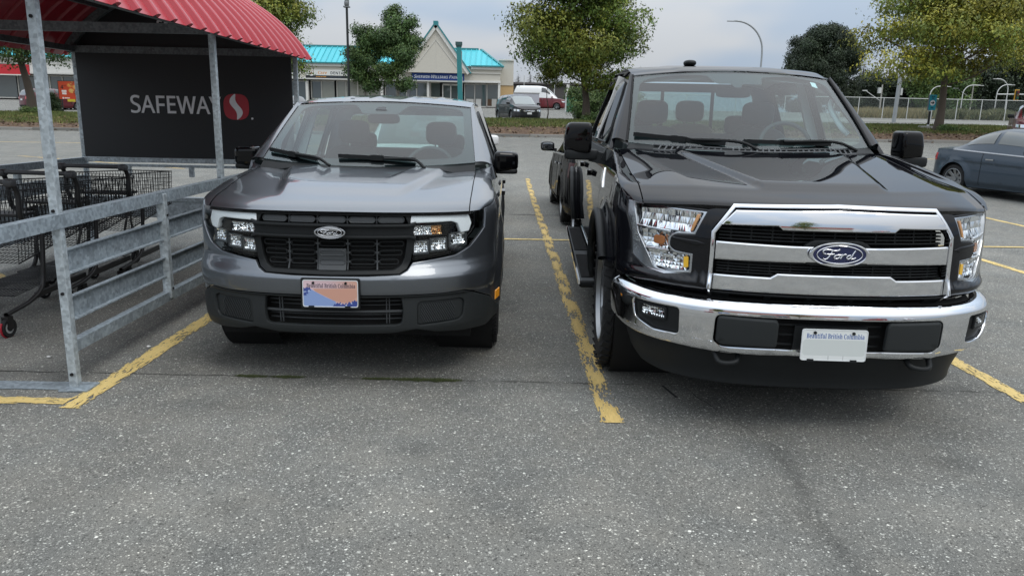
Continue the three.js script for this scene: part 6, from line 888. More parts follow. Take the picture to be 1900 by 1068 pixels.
  mesh('rear_bumper', ellipsoid(1.9, 0.24, 0.22, 0.3, 10).translate(0, 0.58, -6.12), M.chrome, root);
  mesh('bed', [bx(1.8, 0.05, 1.9, 0, 0.85, -5.05), ...both(bx(0.1, 0.06, 1.95, 0.88, 1.36, -5.05))], M.plastic, root);
  mesh('underbody', [bx(1.5, 0.14, 5.2, 0, 0.42, -3.2), bx(1.3, 0.3, 0.5, 0, 0.5, -0.6)], M.deep, root);
  for (const c of [AX, AR]) pair('wheel_well', flat(new THREE.CylinderGeometry(0.5, 0.5, 0.4, 24, 1, true, -1.7, 3.4).rotateX(Math.PI / 2).rotateY(Math.PI / 2)).translate(0.74, AY, c), M.deep);
  // ---- cab
  const ws = (a, v, d) => { const u = a / lerp(0.815, 0.722, v), b = 1 - u * u; return [a, lerp(1.385, 1.852, v) + b * lerp(-0.03, 0.04, v) + d * 0.85, lerp(-1.765, -2.42, v) + b * lerp(0.24, 0.09, v) + 0.025 * Math.sin(v * Math.PI) + d * 0.5]; };
  const wsOut = [[-0.815, 0], [0.815, 0], [0.77, 0.5], [0.722, 1], [-0.722, 1], [-0.77, 0.5]];
  mesh('windscreen', panel(ws, wsOut, { sheet: true, off: 0, L: 0.06 }), M.windscreen, root);
  const clearIn = rounded([[-0.765, 0.05], [0.765, 0.05, 0.1], [0.755, 0.3], [0.675, 0.93, 0.1], [0.40, 0.975], [0.19, 0.93, 0.03], [0.175, 0.83, 0.02], [0.03, 0.83], [0.02, 0.78], [-0.03, 0.78], [-0.04, 0.83], [-0.15, 0.83, 0.03], [-0.2, 0.95, 0.03], [-0.40, 0.975], [-0.675, 0.93, 0.1], [-0.755, 0.3]], 0.02);
  mesh('windscreen_border', panel(ws, wsOut, { sheet: true, off: -0.004, L: 0.06, holes: [clearIn] }), M.frit, root);
  mesh('windscreen_sticker', panel((x, y, d) => ws(x, y, d - 0.006), [[0.56, 0.86], [0.60, 0.84], [0.60, 0.92], [0.56, 0.93]], { sheet: true }), M.plate, root);
  const sideX = curve1([[1.3, 0.945], [1.36, 0.925], [1.5, 0.88], [1.7, 0.80], [1.86, 0.735], [1.93, 0.685]]);
  const Q = (a, b, d) => [sideX(b) + d, b, a];
  const fr = [[-1.80, 1.34], [-1.86, 1.40], [-2.16, 1.63], [-2.46, 1.855], [-2.75, 1.91], [-3.4, 1.925], [-4.0, 1.905], [-4.06, 1.87], [-4.1, 1.34]];
  const wins = [[[-2.10, 1.37], [-2.10, 1.45], [-2.56, 1.80], [-2.86, 1.835], [-2.88, 1.37]], [[-3.02, 1.37], [-3.02, 1.84], [-3.5, 1.845], [-3.90, 1.815], [-3.95, 1.37]]].map((p) => rounded(p, 0.05));
  pair('cab_side', panel(Q, fr, { t: 0.03, bevel: 0.006, holes: wins, L: 0.08 }), M.blackPaint);
  for (const w of wins) { pair('side_window', panel(Q, w, { sheet: true, off: -0.012, L: 0.1 }), M.sideGlass); pair('window_trim', ring(w.map(([a, b]) => Q(a, b, 0.004)), 0.009, 6), M.plastic); }
  for (const [a, b, c] of [[[-2.12, 1.47], [-2.56, 1.80], [-2.86, 1.84]], [[-3.02, 1.835], [-3.5, 1.85], [-3.90, 1.82]]]) pair('wind_deflector', patch((u, v) => { const t = u * 2, p = t < 1 ? a.map((q, i) => lerp(q, b[i], t)) : b.map((q, i) => lerp(q, c[i], t - 1)); const y = p[1] + 0.012 - 0.075 * v; return [sideX(y) + 0.012 + 0.03 * v, y, p[0]]; }, 20, 3, 1), M.glossBlack);
  pair('pillar', patch((u, v) => { const a = ws(lerp(0.818, 0.724, v), v, 0.006), y = lerp(1.40, 1.86, v), z = lerp(-1.86, -2.47, v), b = [sideX(y), y, z], k = Math.sin(u * Math.PI) * 0.016; return [lerp(a[0], b[0], u) + k * 0.7, lerp(a[1], b[1], u) + k, lerp(a[2], b[2], u) + k * 0.3]; }, 8, 20), M.blackPaint);
  pair('pillar_seal', tube([0, 0.25, 0.5, 0.75, 1].map((v) => ws(lerp(0.818, 0.724, v), v, 0.008)), 0.008, 16, 6), M.rubber);
  const roof = (u, v) => { const q = u * 2 - 1, e = ws(q * 0.722, 1, 0.006), zr = -4.08, z = lerp(e[2], zr, v); const yEdge = lerp(1.862, 1.92, sst(0, 0.25, v)) - 0.03 * sst(0.75, 1, v), crown = 1.905 + 0.075 * Math.sin(Math.PI * 0.5 * Math.min(1, v * 1.4)) - 0.04 * sst(0.7, 1, v);
    const y = lerp(yEdge, crown, Math.pow(1 - Math.pow(Math.abs(q), 3.5), 0.8)), step = 0.010 * sst(0.60, 0.52, Math.abs(q)) * sst(0.0, 0.02, v); return [q * lerp(0.724, 0.735, sst(0, 0.3, v)), lerp(e[1], y, sst(0, 0.10, v)) + step * 0.6 + 0.006 * sst(0, 0.02, v), z]; };
  mesh('roof', patch(roof, 70, 50, 0.6), M.blackPaint, root);
  mesh('roof_antenna', ellipsoid(0.1, 0.05, 0.14, 0.8, 10).translate(-0.2, 1.992, -3.0), M.plastic, root);
  mesh('cab_rear', panel((a, b, d) => [a, b, -4.09 + d], [[-0.93, 1.2], [0.93, 1.2], [0.74, 1.88], [-0.74, 1.88]], { t: 0.03, holes: [rounded([[-0.68, 1.40], [0.68, 1.40], [0.62, 1.80], [-0.62, 1.80]], 0.05)] }), M.blackPaint, root);
  mesh('rear_window', bx(1.4, 0.42, 0.005, 0, 1.60, -4.095), M.sideGlass, root);
  mesh('rear_window_frame', [-0.24, 0.24].map((x) => bx(0.03, 0.42, 0.02, x, 1.6, -4.085)), M.plastic, root);
  // ---- inside
  mesh('dashboard', [patch((u, v) => { const q = u * 2 - 1; return [q * 0.84, 1.30 + 0.045 * Math.sin(v * 3) - 0.02 * q * q, -1.78 + 0.22 * (1 - q * q) - v * 0.6]; }, 16, 8), bx(1.7, 0.5, 0.1, 0, 1.06, -2.3)], M.interior, root);
  steering(root, [0.43, 1.36, -2.34], -0.45, 0.19);
  for (const x of [-0.45, 0.45]) seat(root, x, -3.05, 0.88, M.seatDark);
  seat(root, 0.02, -3.85, 0.9, M.seatTan);
  mesh('rear_bench', [bx(1.5, 0.6, 0.16, 0, 1.12, -3.95, 0.05), ...[-0.48, 0.48].map((x) => ellipsoid(0.28, 0.18, 0.1, 0.5, 8).translate(x, 1.5, -3.95))], M.seatDark, root);
  mesh('headliner', patch((u, v) => { const q = roof(u, v); return [q[0] * 0.98, q[1] - 0.06, q[2]]; }, 12, 8), M.pillarTrim, root);
  pair('pillar_trim', patch((u, v) => { const a = ws(lerp(0.80, 0.705, v), v, -0.025), y = lerp(1.40, 1.85, v), b = [sideX(y) - 0.035, y, lerp(-2.0, -2.55, v)]; return a.map((q, i) => lerp(q, b[i], u)); }, 2, 10), M.pillarTrim);
  pair('door_pillar_trim', bar([0.88, 1.36, -2.96], [0.72, 1.86, -2.96], 0.04, 0.12), M.pillarTrim);
  pair('grab_handle', tube([[0.83, 1.46, -2.2], [0.79, 1.5, -2.22], [0.75, 1.66, -2.4], [0.77, 1.7, -2.44]], 0.02, 16, 8), M.pillarTrim);
  mesh('cab_floor', [bx(1.84, 0.03, 2.4, 0, 0.65, -2.95), ...both(bx(0.04, 0.66, 2.4, 0.93, 1.0, -2.95)), bx(1.8, 0.6, 0.03, 0, 1.0, -4.05)], M.interior, root);
  mesh('rear_view_mirror', [ellipsoid(0.26, 0.08, 0.04, 0.5, 8).translate(0.01, 1.745, -2.33), bx(0.04, 0.1, 0.03, 0.01, 1.81, -2.33)], M.plastic, root);
  // ---- cowl with louvres, wipers, mirrors, wheels
  const cow = (u, v, d = 0) => { const q = u * 2 - 1, h = hood((q * 0.95 + 1) / 2, 1), a = [h[0], h[1] - 0.018, h[2] + 0.03], b = ws(q * 0.80, 0.02, -0.006); const r = a.map((k, i) => lerp(k, b[i], v)); r[1] += d; return r; };
  mesh('cowl', patch((u, v) => cow(u, v), 40, 6), M.plastic, root);
  const fins = []; for (let k = 0; k < 34; k++) { const u = 0.12 + 0.76 * k / 33; if (k === 11 || k === 22) continue; fins.push(bar(cow(u, 0.18, 0.008), cow(u + 0.008, 0.72, 0.008), 0.010, 0.012)); } stuff(mesh('cowl_fin', fins, M.plasticGrey, root));
  for (const v of [0.16, 0.74]) mesh('cowl_rail', tube([...Array(13)].map((_, i) => cow(0.1 + 0.8 * i / 12, v, 0.008)), 0.008, 24, 6), M.plasticGrey, root);
  const wp = (x, v, d) => ws(x, v, d);
  mesh('wiper', wiper([cow(0.50, 0.6, 0.01), wp(-0.1, 0.035, 0.035), wp(-0.42, 0.045, 0.035)], wp(-0.20, 0.04, 0.02), wp(-0.77, 0.085, 0.02)), M.plastic, root);
  mesh('wiper', wiper([cow(0.92, 0.5, 0.01), wp(0.55, 0.03, 0.035), wp(0.17, 0.055, 0.035)], wp(0.5, 0.04, 0.02), wp(-0.08, 0.075, 0.02)), M.plastic, root);
  for (const s of [1, -1]) {
    const m = new THREE.Group(); m.name = 'door_mirror'; root.add(m);
    const sh = (g, x, y, z) => { if (s < 0) g = mir(flat(g)); return g.translate(s * x, y, z); };
    const mx = s > 0 ? 1.115 : 1.145; const shell = flat(ellipsoid(0.19, 0.21, 0.2, 0.3, 16)); { const p = shell.attributes.position; for (let i = 0; i < p.count; i++) { const t = clamp((p.getX(i) + 0.095) / 0.19); p.setZ(i, p.getZ(i) - 0.05 * t); p.setX(i, p.getX(i) - 0.02 * clamp((p.getY(i)) / 0.1) * t); } shell.computeVertexNormals(); }
    mesh('mirror_shell', sh(toCreasedNormals(s > 0 ? shell.scale(0.92, 0.88, 1) : shell, 0.7), mx, 1.405, -1.86), M.glossBlack, m);
    mesh('mirror_base', [sh(ellipsoid(0.24, 0.075, 0.17, 0.35, 10), 1.115, 1.292, -1.88), bar([s * 0.93, 1.262, -1.86], [s * 1.05, 1.285, -1.88], 0.13, 0.075), bar([s * 0.925, 1.33, -1.86], [s * 0.96, 1.26, -1.86], 0.14, 0.05)], M.plastic, m);
    mesh('mirror_glass', bx(0.165, 0.17, 0.004, s * 1.145, 1.405, -1.985), M.chrome, m);
  }
  addWheels(root, wheel(WR, 0.275, 0.285, { spokes: 6, mat: M.alloy, spokeW: 0.09, blocks: 42, depth: 0.035 }), 1.0, [AX, AR], WR, 0.275);
}
// ---------------------------------------------------------------- other vehicles
// body: plan outline wrapped with a skirt up to the belt line, deck on top, glasshouse above; front faces +z in the car's own axes
function car(name, label, category, pos, turn, o, group) {
  const root = thing(name, label, category, pos, turn, group);
  const { L, W, belt, roof, wz, R, paint, floor = 0.2, tail = M.redLens, wr = 0.78, e1 = 0.42 } = o, hw = W / 2, rn = o.nose ?? 0.35;
  const C = planCurve([[0, 0], [hw * 0.45, -0.03], [hw * 0.78, -0.14], [hw * 0.94, -rn], [hw, -rn - 0.5], [hw, -L * 0.5], [hw, -L + rn + 0.4], [hw * 0.93, -L + rn * 0.7], [hw * 0.75, -L + 0.1], [hw * 0.4, -L + 0.015], [0, -L]]);
  const X = C.sx, Z = C.sz, T = C.total, B = curve1(belt.map(([z, y]) => [-z, y])), by = (z) => B(-z), arch = R + 0.055;
  const prof = o.prof ?? curve1([[0.15, -0.08], [0.25, -0.03], [0.5, 0], [0.7, 0], [0.95, -0.03], [1.15, -0.07]]);
  const S = (s, y, d) => { const [x, z, nx, nz] = C.pos(s), b = by(z), k = clamp((y - floor) / (b - floor)); let D = -0.05 * sst(0.18, 0, k) - 0.045 * Math.pow(k, 3) + (o.crease ? 0.012 * sst(0.66, 0.72, k) * sst(1, 0.78, k) : 0); for (const c of wz) { const r = Math.hypot(z - c, y - R); D += 0.02 * sst(arch + 0.14, arch, r); } return [x + nx * (d + D), y, z + nz * (d + D)]; };
  const arc = (c, n = 14) => [...Array(n + 1)].map((_, i) => { const a = Math.PI * i / n * 0.98 + 0.03; return [Z(c + arch * Math.cos(a)), R + arch * Math.sin(a)]; });
  const top = []; for (let i = 0; i <= 60; i++) { const s = T * i / 60 * 0.9999; top.push([s, by(C.pos(s)[1])]); }
  const half = [[0.001, floor], [Z(wz[0] + arch + 0.04), floor], ...arc(wz[0]), [Z(wz[0] - arch - 0.04), floor], [Z(wz[1] + arch + 0.04), floor], ...arc(wz[1]), [Z(wz[1] - arch - 0.04), floor], [T * 0.9999, floor], ...top.reverse().slice(0, -1), [0.001, by(0)]];
  for (const p of [half, mirPts(half)]) mesh('body_side', panel(S, p, { sheet: true, L: 0.12, crease: 0.6 }), paint, root);
  const deck = (u, v) => { const z = lerp(-0.005, -L + 0.005, v), s = Z(z), q = S(s, by(z), 0), a = (u * 2 - 1); return [q[0] * a, by(z) + 0.05 * (1 - a * a) * Math.min(1, (q[0] / hw) * 1.2), q[2]]; };
  mesh('deck', patch(deck, 20, 70, 0.7), paint, root);
  // glasshouse
  const RF = curve1(roof.map(([z, y]) => [-z, y])), z0 = roof[0][0], z1 = roof.at(-1)[0], G = (u, v, d = 0) => { const z = lerp(z0, z1, v), b = by(z) - 0.01, h = Math.max(0.001, RF(-z) - b), a = u * Math.PI / 2, x0 = S(Z(z), by(z), 0)[0] - 0.02, f = Math.pow(Math.abs(Math.sin(a)), e1), yy = f; const x = x0 * lerp(1, wr, yy) * Math.pow(Math.abs(Math.cos(a)), e1); const sg = u < 0 ? -1 : 1; return [sg === 1 ? x + d * Math.cos(a) : x + d * Math.cos(a), b + h * yy + d * Math.sin(a), z]; };
  const GG = (u, v, d) => { const t = u * 2 - 1; const q = G(1 - Math.abs(t), v, d); return [Math.sign(t) * q[0], q[1], q[2]]; }; // u across the car
  mesh('cabin', patch((u, v) => GG(u, v, 0), 32, 30, 0.7), o.roofMat ?? paint, root);
  const vz = (z) => (z - z0) / (z1 - z0), glass = o.glass ?? M.tint;
  const win = (nm, za, zb, ua, ub, sides, m = glass) => { for (const s of sides) mesh(nm, patch((u, v) => { const a = lerp(ua, ub, u), q = G(a, lerp(vz(za), vz(zb), v), 0.008); return [s * q[0], q[1], q[2]]; }, 8, 8, 1), m, root); };
  for (const [za, zb, ua, ub] of o.side) win('side_window', za, zb, ua, ub, [1, -1]);
  const scr = (nm, za, zb, uw) => mesh(nm, patch((u, v) => { const t = (u * 2 - 1) * uw, q = G(1 - Math.abs(t), lerp(vz(za), vz(zb), v), 0.009); return [Math.sign(t) * q[0], q[1], q[2]]; }, 16, 8, 1), o.screen ?? glass, root);
  scr('windscreen', ...o.ws); scr('rear_window', ...o.rw);
  const two = (nm, pts, m, off = 0.008, t = 0.02) => { for (const p of [pts, mirPts(pts)]) mesh(nm, panel(S, p, { t, off, bevel: 0.004, r: 0.03, L: 0.08 }), m, root); };
  const nb = by(-0.1);
  two('headlight', [[X(hw * 0.56), nb - 0.22], [Z(-rn - 0.05), nb - 0.2], [Z(-rn - 0.12), nb - 0.06], [X(hw * 0.6), nb - 0.09]], o.lamp ?? M.reflector);
  mesh('grille', panel(S, [[-hw * 0.42, nb - 0.26], [hw * 0.42, nb - 0.26], [hw * 0.46, nb - 0.1], [-hw * 0.46, nb - 0.1]], { t: 0.02, off: 0.008, r: 0.03 }), M.plastic, root);
  if (o.grilleBars) for (const y of [0.15, 0.21]) mesh('grille_bar', panel(S, [[-hw * 0.42, nb - y - 0.012], [hw * 0.42, nb - y - 0.012], [hw * 0.43, nb - y + 0.012], [-hw * 0.43, nb - y + 0.012]], { t: 0.02, off: 0.018 }), M.chrome, root);
  mesh('lower_grille', panel(S, [[-hw * 0.6, floor + 0.06], [hw * 0.6, floor + 0.06], [hw * 0.56, floor + 0.2], [-hw * 0.56, floor + 0.2]], { t: 0.02, off: 0.006, r: 0.03 }), M.plastic, root);
  const tb = by(-L + 0.1), th = o.tailH ?? 0.2; two('tail_light', [[Z(-L + rn * 0.9), tb - 0.06 - th], [Z(-L + 0.12) + 0.28, tb - 0.07 - th], [Z(-L + 0.12) + 0.28, tb - 0.08], [Z(-L + rn * 0.9), tb - 0.05]], tail);
  mesh('rear_bumper', panel((s, y, d) => { const q = S(T * 2 - s < T ? T * 2 - s : s, y, d); return [s > T ? -q[0] : q[0], q[1], q[2]]; }, [[T - hw * 0.9, floor], [T + hw * 0.9, floor], [T + hw * 0.9, floor + 0.16], [T - hw * 0.9, floor + 0.16]], { t: 0.03, off: 0.015 }), M.plastic, root);
  for (const [z, y, rx] of [[0.03, floor + 0.28, 0], [-L - 0.02, tb - 0.3, 1]]) mesh('plate', bx(0.32, 0.13, 0.01, 0, y, z + (rx ? -0.0 : 0.012)), M.plate, root);
  const seamZ = o.seams ?? []; for (const z of seamZ) two('door_seam', [[Z(z) - 0.005, floor + 0.06], [Z(z) + 0.005, floor + 0.06], [Z(z) + 0.005, by(z) - 0.03], [Z(z) - 0.005, by(z) - 0.03]], M.deep, 0.003, 0.004);
  for (const z of o.handles ?? []) for (const p of both(bar([hw - 0.005, by(z) - 0.14, z], [hw - 0.005, by(z) - 0.14, z - 0.2], 0.03, 0.028))) mesh('door_handle', p, o.handleMat ?? M.chromeDull, root);
  if (o.trim) two('window_trim', [[Z(o.trim[0]), by(o.trim[0]) - 0.015], [Z(o.trim[1]), by(o.trim[1]) - 0.015], [Z(o.trim[1]), by(o.trim[1]) + 0.012], [Z(o.trim[0]), by(o.trim[0]) + 0.012]], M.chromeDull, 0.01, 0.02);
  for (const s of [1, -1]) { const m = new THREE.Group(); m.name = 'door_mirror'; root.add(m); const mz = o.mirror ?? z0 - 0.55, my = by(mz) + 0.1; mesh('mirror_shell', ellipsoid(0.24, 0.16, 0.16, 0.55, 10).translate(s * (hw + 0.1), my, mz), o.mirrorMat ?? paint, m); mesh('mirror_glass', ellipsoid(0.19, 0.12, 0.02, 0.6, 8).translate(s * (hw + 0.1), my, mz - 0.075), M.mirrorGlass ?? (M.mirrorGlass = std([0.16, 0.17, 0.18], 0.05, 0.9)), m); mesh('mirror_arm', bar([s * (hw - 0.06), my - 0.06, mz], [s * (hw + 0.06), my - 0.05, mz], 0.05, 0.05), M.plastic, m); }
  mesh('underbody', bx(W * 0.86, 0.25, L * 0.9, 0, floor + 0.1, -L / 2), M.deep, root);
  addWheels(root, o.wheel ?? wheel(R, 0.215, R * 0.68, { spokes: 5, twin: true, spokeW: 0.07 }), hw - 0.015, wz, R, 0.215);
  return root;
}
M.tint = phys([0.012, 0.014, 0.015], { roughness: 0.03, clearcoat: 1, clearcoatRoughness: 0.01, ior: 1.6 });
M.tintClear = phys([0.045, 0.055, 0.053], { roughness: 0.03, clearcoat: 1, clearcoatRoughness: 0.01, ior: 1.6 });
const paintOf = (c, m = 0.4) => phys(c, { roughness: 0.4, metalness: m, clearcoat: 0.6, clearcoatRoughness: 0.02 });
const sedanO = { L: 4.6, W: 1.82, wz: [-0.92, -3.6], R: 0.32, belt: [[0, 0.66], [-0.3, 0.78], [-1.2, 0.92], [-2.4, 0.95], [-3.8, 1.0], [-4.4, 1.0], [-4.6, 0.92]], roof: [[-1.05, 0.92], [-1.5, 1.18], [-1.95, 1.38], [-2.6, 1.45], [-3.2, 1.4], [-3.8, 1.2], [-4.25, 1.0]], side: [[-1.75, -2.5, 0.08, 0.5], [-2.58, -3.45, 0.08, 0.5]], ws: [-1.12, -1.9, 0.55], rw: [-3.45, -4.12, 0.5], seams: [-1.5, -2.55, -3.4], handles: [-2.25, -3.15], trim: [-1.4, -3.7] };
{ // blue coupe with a folding roof at the right edge
  const o = { L: 4.3, W: 1.76, wz: [-0.86, -3.44], R: 0.325, paint: paintOf([0.028, 0.046, 0.068], 0.4), crease: true, floor: 0.19, belt: [[0, 0.62], [-0.3, 0.74], [-1.2, 0.88], [-2.4, 0.94], [-3.5, 0.98], [-4.1, 0.98], [-4.3, 0.88]], roof: [[-0.95, 0.88], [-1.4, 1.16], [-1.85, 1.40], [-2.5, 1.46], [-3.0, 1.38], [-3.5, 1.12], [-3.80, 0.99]], wr: 0.74, side: [[-1.62, -2.5, 0.06, 0.50], [-2.60, -3.28, 0.06, 0.42]], ws: [-1.02, -1.8, 0.55], rw: [-3.1, -3.55, 0.5], seams: [-1.45, -2.72], handles: [-2.42], trim: [-1.4, -3.55], glass: M.tintClear, wheel: wheel(0.325, 0.215, 0.235, { spokes: 9, spokeW: 0.055, mat: M.alloy }), tailH: 0.16 };
  const c = car('parked_car', 'blue grey coupe with light alloy wheels at the right edge', 'car', [11.68, 0, -13.9], 14 * Math.PI / 180, o); c.position.y = elev(11, -16);
}
// black sedan parked nose away behind the black pickup
{ const c = car('parked_car', 'dark sedan parked behind the black pickup, only its side and mirror showing', 'car', [1.62, 0, -15.6], Math.PI, { ...sedanO, paint: phys([0.006, 0.006, 0.0065], { roughness: 0.4, specularIntensity: 0, clearcoat: 0.35, clearcoatRoughness: 0.03 }), mirrorMat: M.glossBlack, tail: M.redDark ?? (M.redDark = phys([0.05, 0.004, 0.005], { roughness: 0.1 })) }); c.position.set(1.70, 0.02, -14.75); }
// white van facing the camera behind the grey pickup
const suvO = { L: 4.7, W: 1.86, wz: [-0.95, -3.7], R: 0.35, floor: 0.24, belt: [[0, 0.82], [-0.3, 0.95], [-1.1, 1.05], [-2.4, 1.08], [-4.2, 1.12], [-4.6, 1.1], [-4.7, 1.0]], roof: [[-0.95, 1.05], [-1.4, 1.35], [-1.85, 1.58], [-2.6, 1.68], [-3.6, 1.66], [-4.3, 1.55], [-4.66, 1.08]], side: [[-1.75, -2.5, 0.08, 0.52], [-2.58, -3.4, 0.08, 0.52], [-3.5, -4.2, 0.08, 0.5]], ws: [-1.02, -1.78, 0.58], rw: [-4.36, -4.62, 0.5], seams: [-1.45, -2.55, -3.45], handles: [-2.3, -3.2], e1: 0.36 };
{ car('parked_car', 'white car parked behind the grey pickup, its white mirror showing', 'car', [-1.28, 0.01, -10.4], 0, { ...suvO, paint: paintOf([0.68, 0.68, 0.67], 0), mirrorMat: paintOf([0.7, 0.7, 0.69], 0) }); }
const vanO = { L: 5.1, W: 1.98, wz: [-0.95, -4.0], R: 0.34, floor: 0.2, belt: [[0, 0.72], [-0.25, 0.9], [-0.9, 1.02], [-2.4, 1.06], [-4.8, 1.1], [-5.1, 1.0]], roof: [[-0.75, 1.0], [-1.3, 1.36], [-1.75, 1.62], [-2.6, 1.74], [-4.2, 1.72], [-4.9, 1.55], [-5.08, 1.08]], side: [[-1.6, -2.5, 0.08, 0.52], [-2.6, -3.6, 0.08, 0.52], [-3.7, -4.6, 0.08, 0.5]], ws: [-0.85, -1.68, 0.6], rw: [-4.92, -5.05, 0.5], seams: [-1.4, -2.55, -3.65], handles: [-2.35, -3.0], e1: 0.34, grilleBars: true, screen: phys([0.16, 0.19, 0.19], { roughness: 0.03, clearcoat: 1, ior: 1.6 }) };
{ const p = onGround(982, 51.2); car('minivan', 'black minivan driving toward the lot beside the paint shop', 'minivan', p, -0.42 + 0.72, { ...vanO, paint: paintOf([0.008, 0.008, 0.009], 0.2) }).position.set(p[0], p[1], p[2]); const m = scene.getObjectByName('minivan'); m.rotation.y = 0.30; }
{ const p = onGround(44, 60); car('suv', 'dark red suv seen from behind past the leaning tree', 'suv', [p[0] + 2.65, p[1], p[2] - 3.9], Math.PI - 0.6, { ...suvO, paint: paintOf([0.10, 0.008, 0.014], 0.3), tail: std([0.55, 0.1, 0.1], 0.3) }); }
{ const p = onGround(4, 50); car('parked_car', 'black car nose at the left edge behind the verge', 'car', [p[0] - 2.1, p[1], p[2] - 1.2], Math.PI / 2 - 0.15, { ...sedanO, paint: paintOf([0.006, 0.006, 0.007], 0.2) }); }
{ const p = onGround(572, 62); car('parked_car', 'black car half hidden behind the round shrub by the dental shop', 'car', [p[0] - 0.5, p[1], p[2]], 0.5, { ...sedanO, paint: paintOf([0.006, 0.006, 0.007], 0.2) }); }
{ const p = onGround(1934, 31); car('pickup', 'dark red pickup with bright headlight behind the blue coupe', 'pickup truck', [p[0] + 0.15, p[1], p[2]], -0.52, { ...suvO, L: 5.4, wz: [-1.0, -4.4], W: 2.0, R: 0.4, floor: 0.4, belt: [[0, 1.05], [-0.3, 1.15], [-1.3, 1.25], [-5.2, 1.3], [-5.4, 1.2]], roof: [[-1.2, 1.24], [-1.7, 1.6], [-2.1, 1.82], [-2.9, 1.9], [-3.5, 1.85], [-3.9, 1.3]], side: [[-2.0, -2.8, 0.08, 0.52], [-2.9, -3.6, 0.08, 0.5]], ws: [-1.28, -2.02, 0.58], rw: [-3.6, -3.85, 0.5], seams: [-1.6, -2.8], handles: [-2.5], paint: paintOf([0.10, 0.006, 0.012], 0.3), mirrorMat: M.plastic }); }
{ // white cutaway van with a dark red bonnet, behind a pale wall
  const p = onGround(1003, 82), t = car('van', 'white van with dark red lower front beside the pale low wall', 'van', [p[0] + 2.7, p[1], p[2]], Math.PI / 2 - 0.15, { ...vanO, L: 5.8, belt: [[0, 0.9], [-0.3, 1.0], [-1.4, 1.15], [-5.6, 1.2], [-5.8, 1.1]], roof: [[-0.9, 1.1], [-1.7, 1.9], [-2.3, 2.3], [-3.2, 2.4], [-5.2, 2.4], [-5.75, 1.2]], side: [[-1.7, -2.6, 0.08, 0.5]], ws: [-1.0, -2.0, 0.6], wz: [-0.95, -4.6], paint: paintOf([0.14, 0.012, 0.016], 0.1), roofMat: paintOf([0.72, 0.72, 0.71], 0) });
  const w = onGround(985, 79), wl = thing('low_wall', 'pale concrete low wall in front of the white van', 'wall', w); mesh('wall_slab', bx(2.6, 1.65, 0.2, -0.5, 0.8, 0, 0.02), std([0.42, 0.42, 0.46], 0.85), wl); mesh('coping', bx(2.7, 0.08, 0.28, -0.5, 1.66, 0), mConcrete, wl); }
// cars and trees across the lane behind the camera, seen only mirrored in the chrome
{ const cols = [[0.3, 0.02, 0.03], [0.03, 0.1, 0.28], [0.5, 0.5, 0.5], [0.02, 0.02, 0.025], [0.35, 0.36, 0.37], [0.25, 0.015, 0.02], [0.7, 0.7, 0.7]];
  const lab = ['red car parked across the lane behind the camera', 'blue car parked across the lane behind the camera', 'silver car parked across the lane behind the camera', 'black car parked across the lane behind the camera', 'light grey car parked across the lane behind the camera', 'dark red car parked across the lane behind the camera', 'white car parked across the lane behind the camera'];
  const pm = [], src = []; cols.forEach((c, i) => { const pos = [-13 + i * 5.1, 0, 17 + (i % 3) * 0.5], mt = paintOf(c, 0.2); if (i < 2) { pm[i] = mt; src[i] = car('parked_car', lab[i], 'car', pos, Math.PI, { ...(i ? suvO : sedanO), paint: mt }, 'cars across the lane'); } else { const q = copy(src[i % 2], pos, Math.PI, lab[i]); q.traverse((m) => { if (m.material === pm[i % 2]) m.material = mt; }); } });
  const S = thing('store_building', 'wide beige store across the lane behind the camera', 'store'); mesh('wall', bx(70, 7, 20, -6, 3.5, 75), mStucco, S); mesh('red_band', bx(70.4, 1.2, 20.4, -6, 5.6, 75), std([0.4, 0.03, 0.03], 0.6), S); mesh('entrance', bx(14, 3.2, 20.6, 2, 1.6, 75), mShopGlass, S);
  broadleaf('maple tree in the lot behind the camera, left one', [-16, 0, 34], { h: 7, trunk: 2, r0: 0.2, crown: { r: 3.2, y: 4.5 }, n: 4000, size: 0.3, seedv: 31 }); broadleaf('maple tree in the lot behind the camera, right one', [8, 0, 36], { h: 8, trunk: 2, r0: 0.2, crown: { r: 3.4, y: 5 }, n: 4000, size: 0.3, seedv: 32 }); }
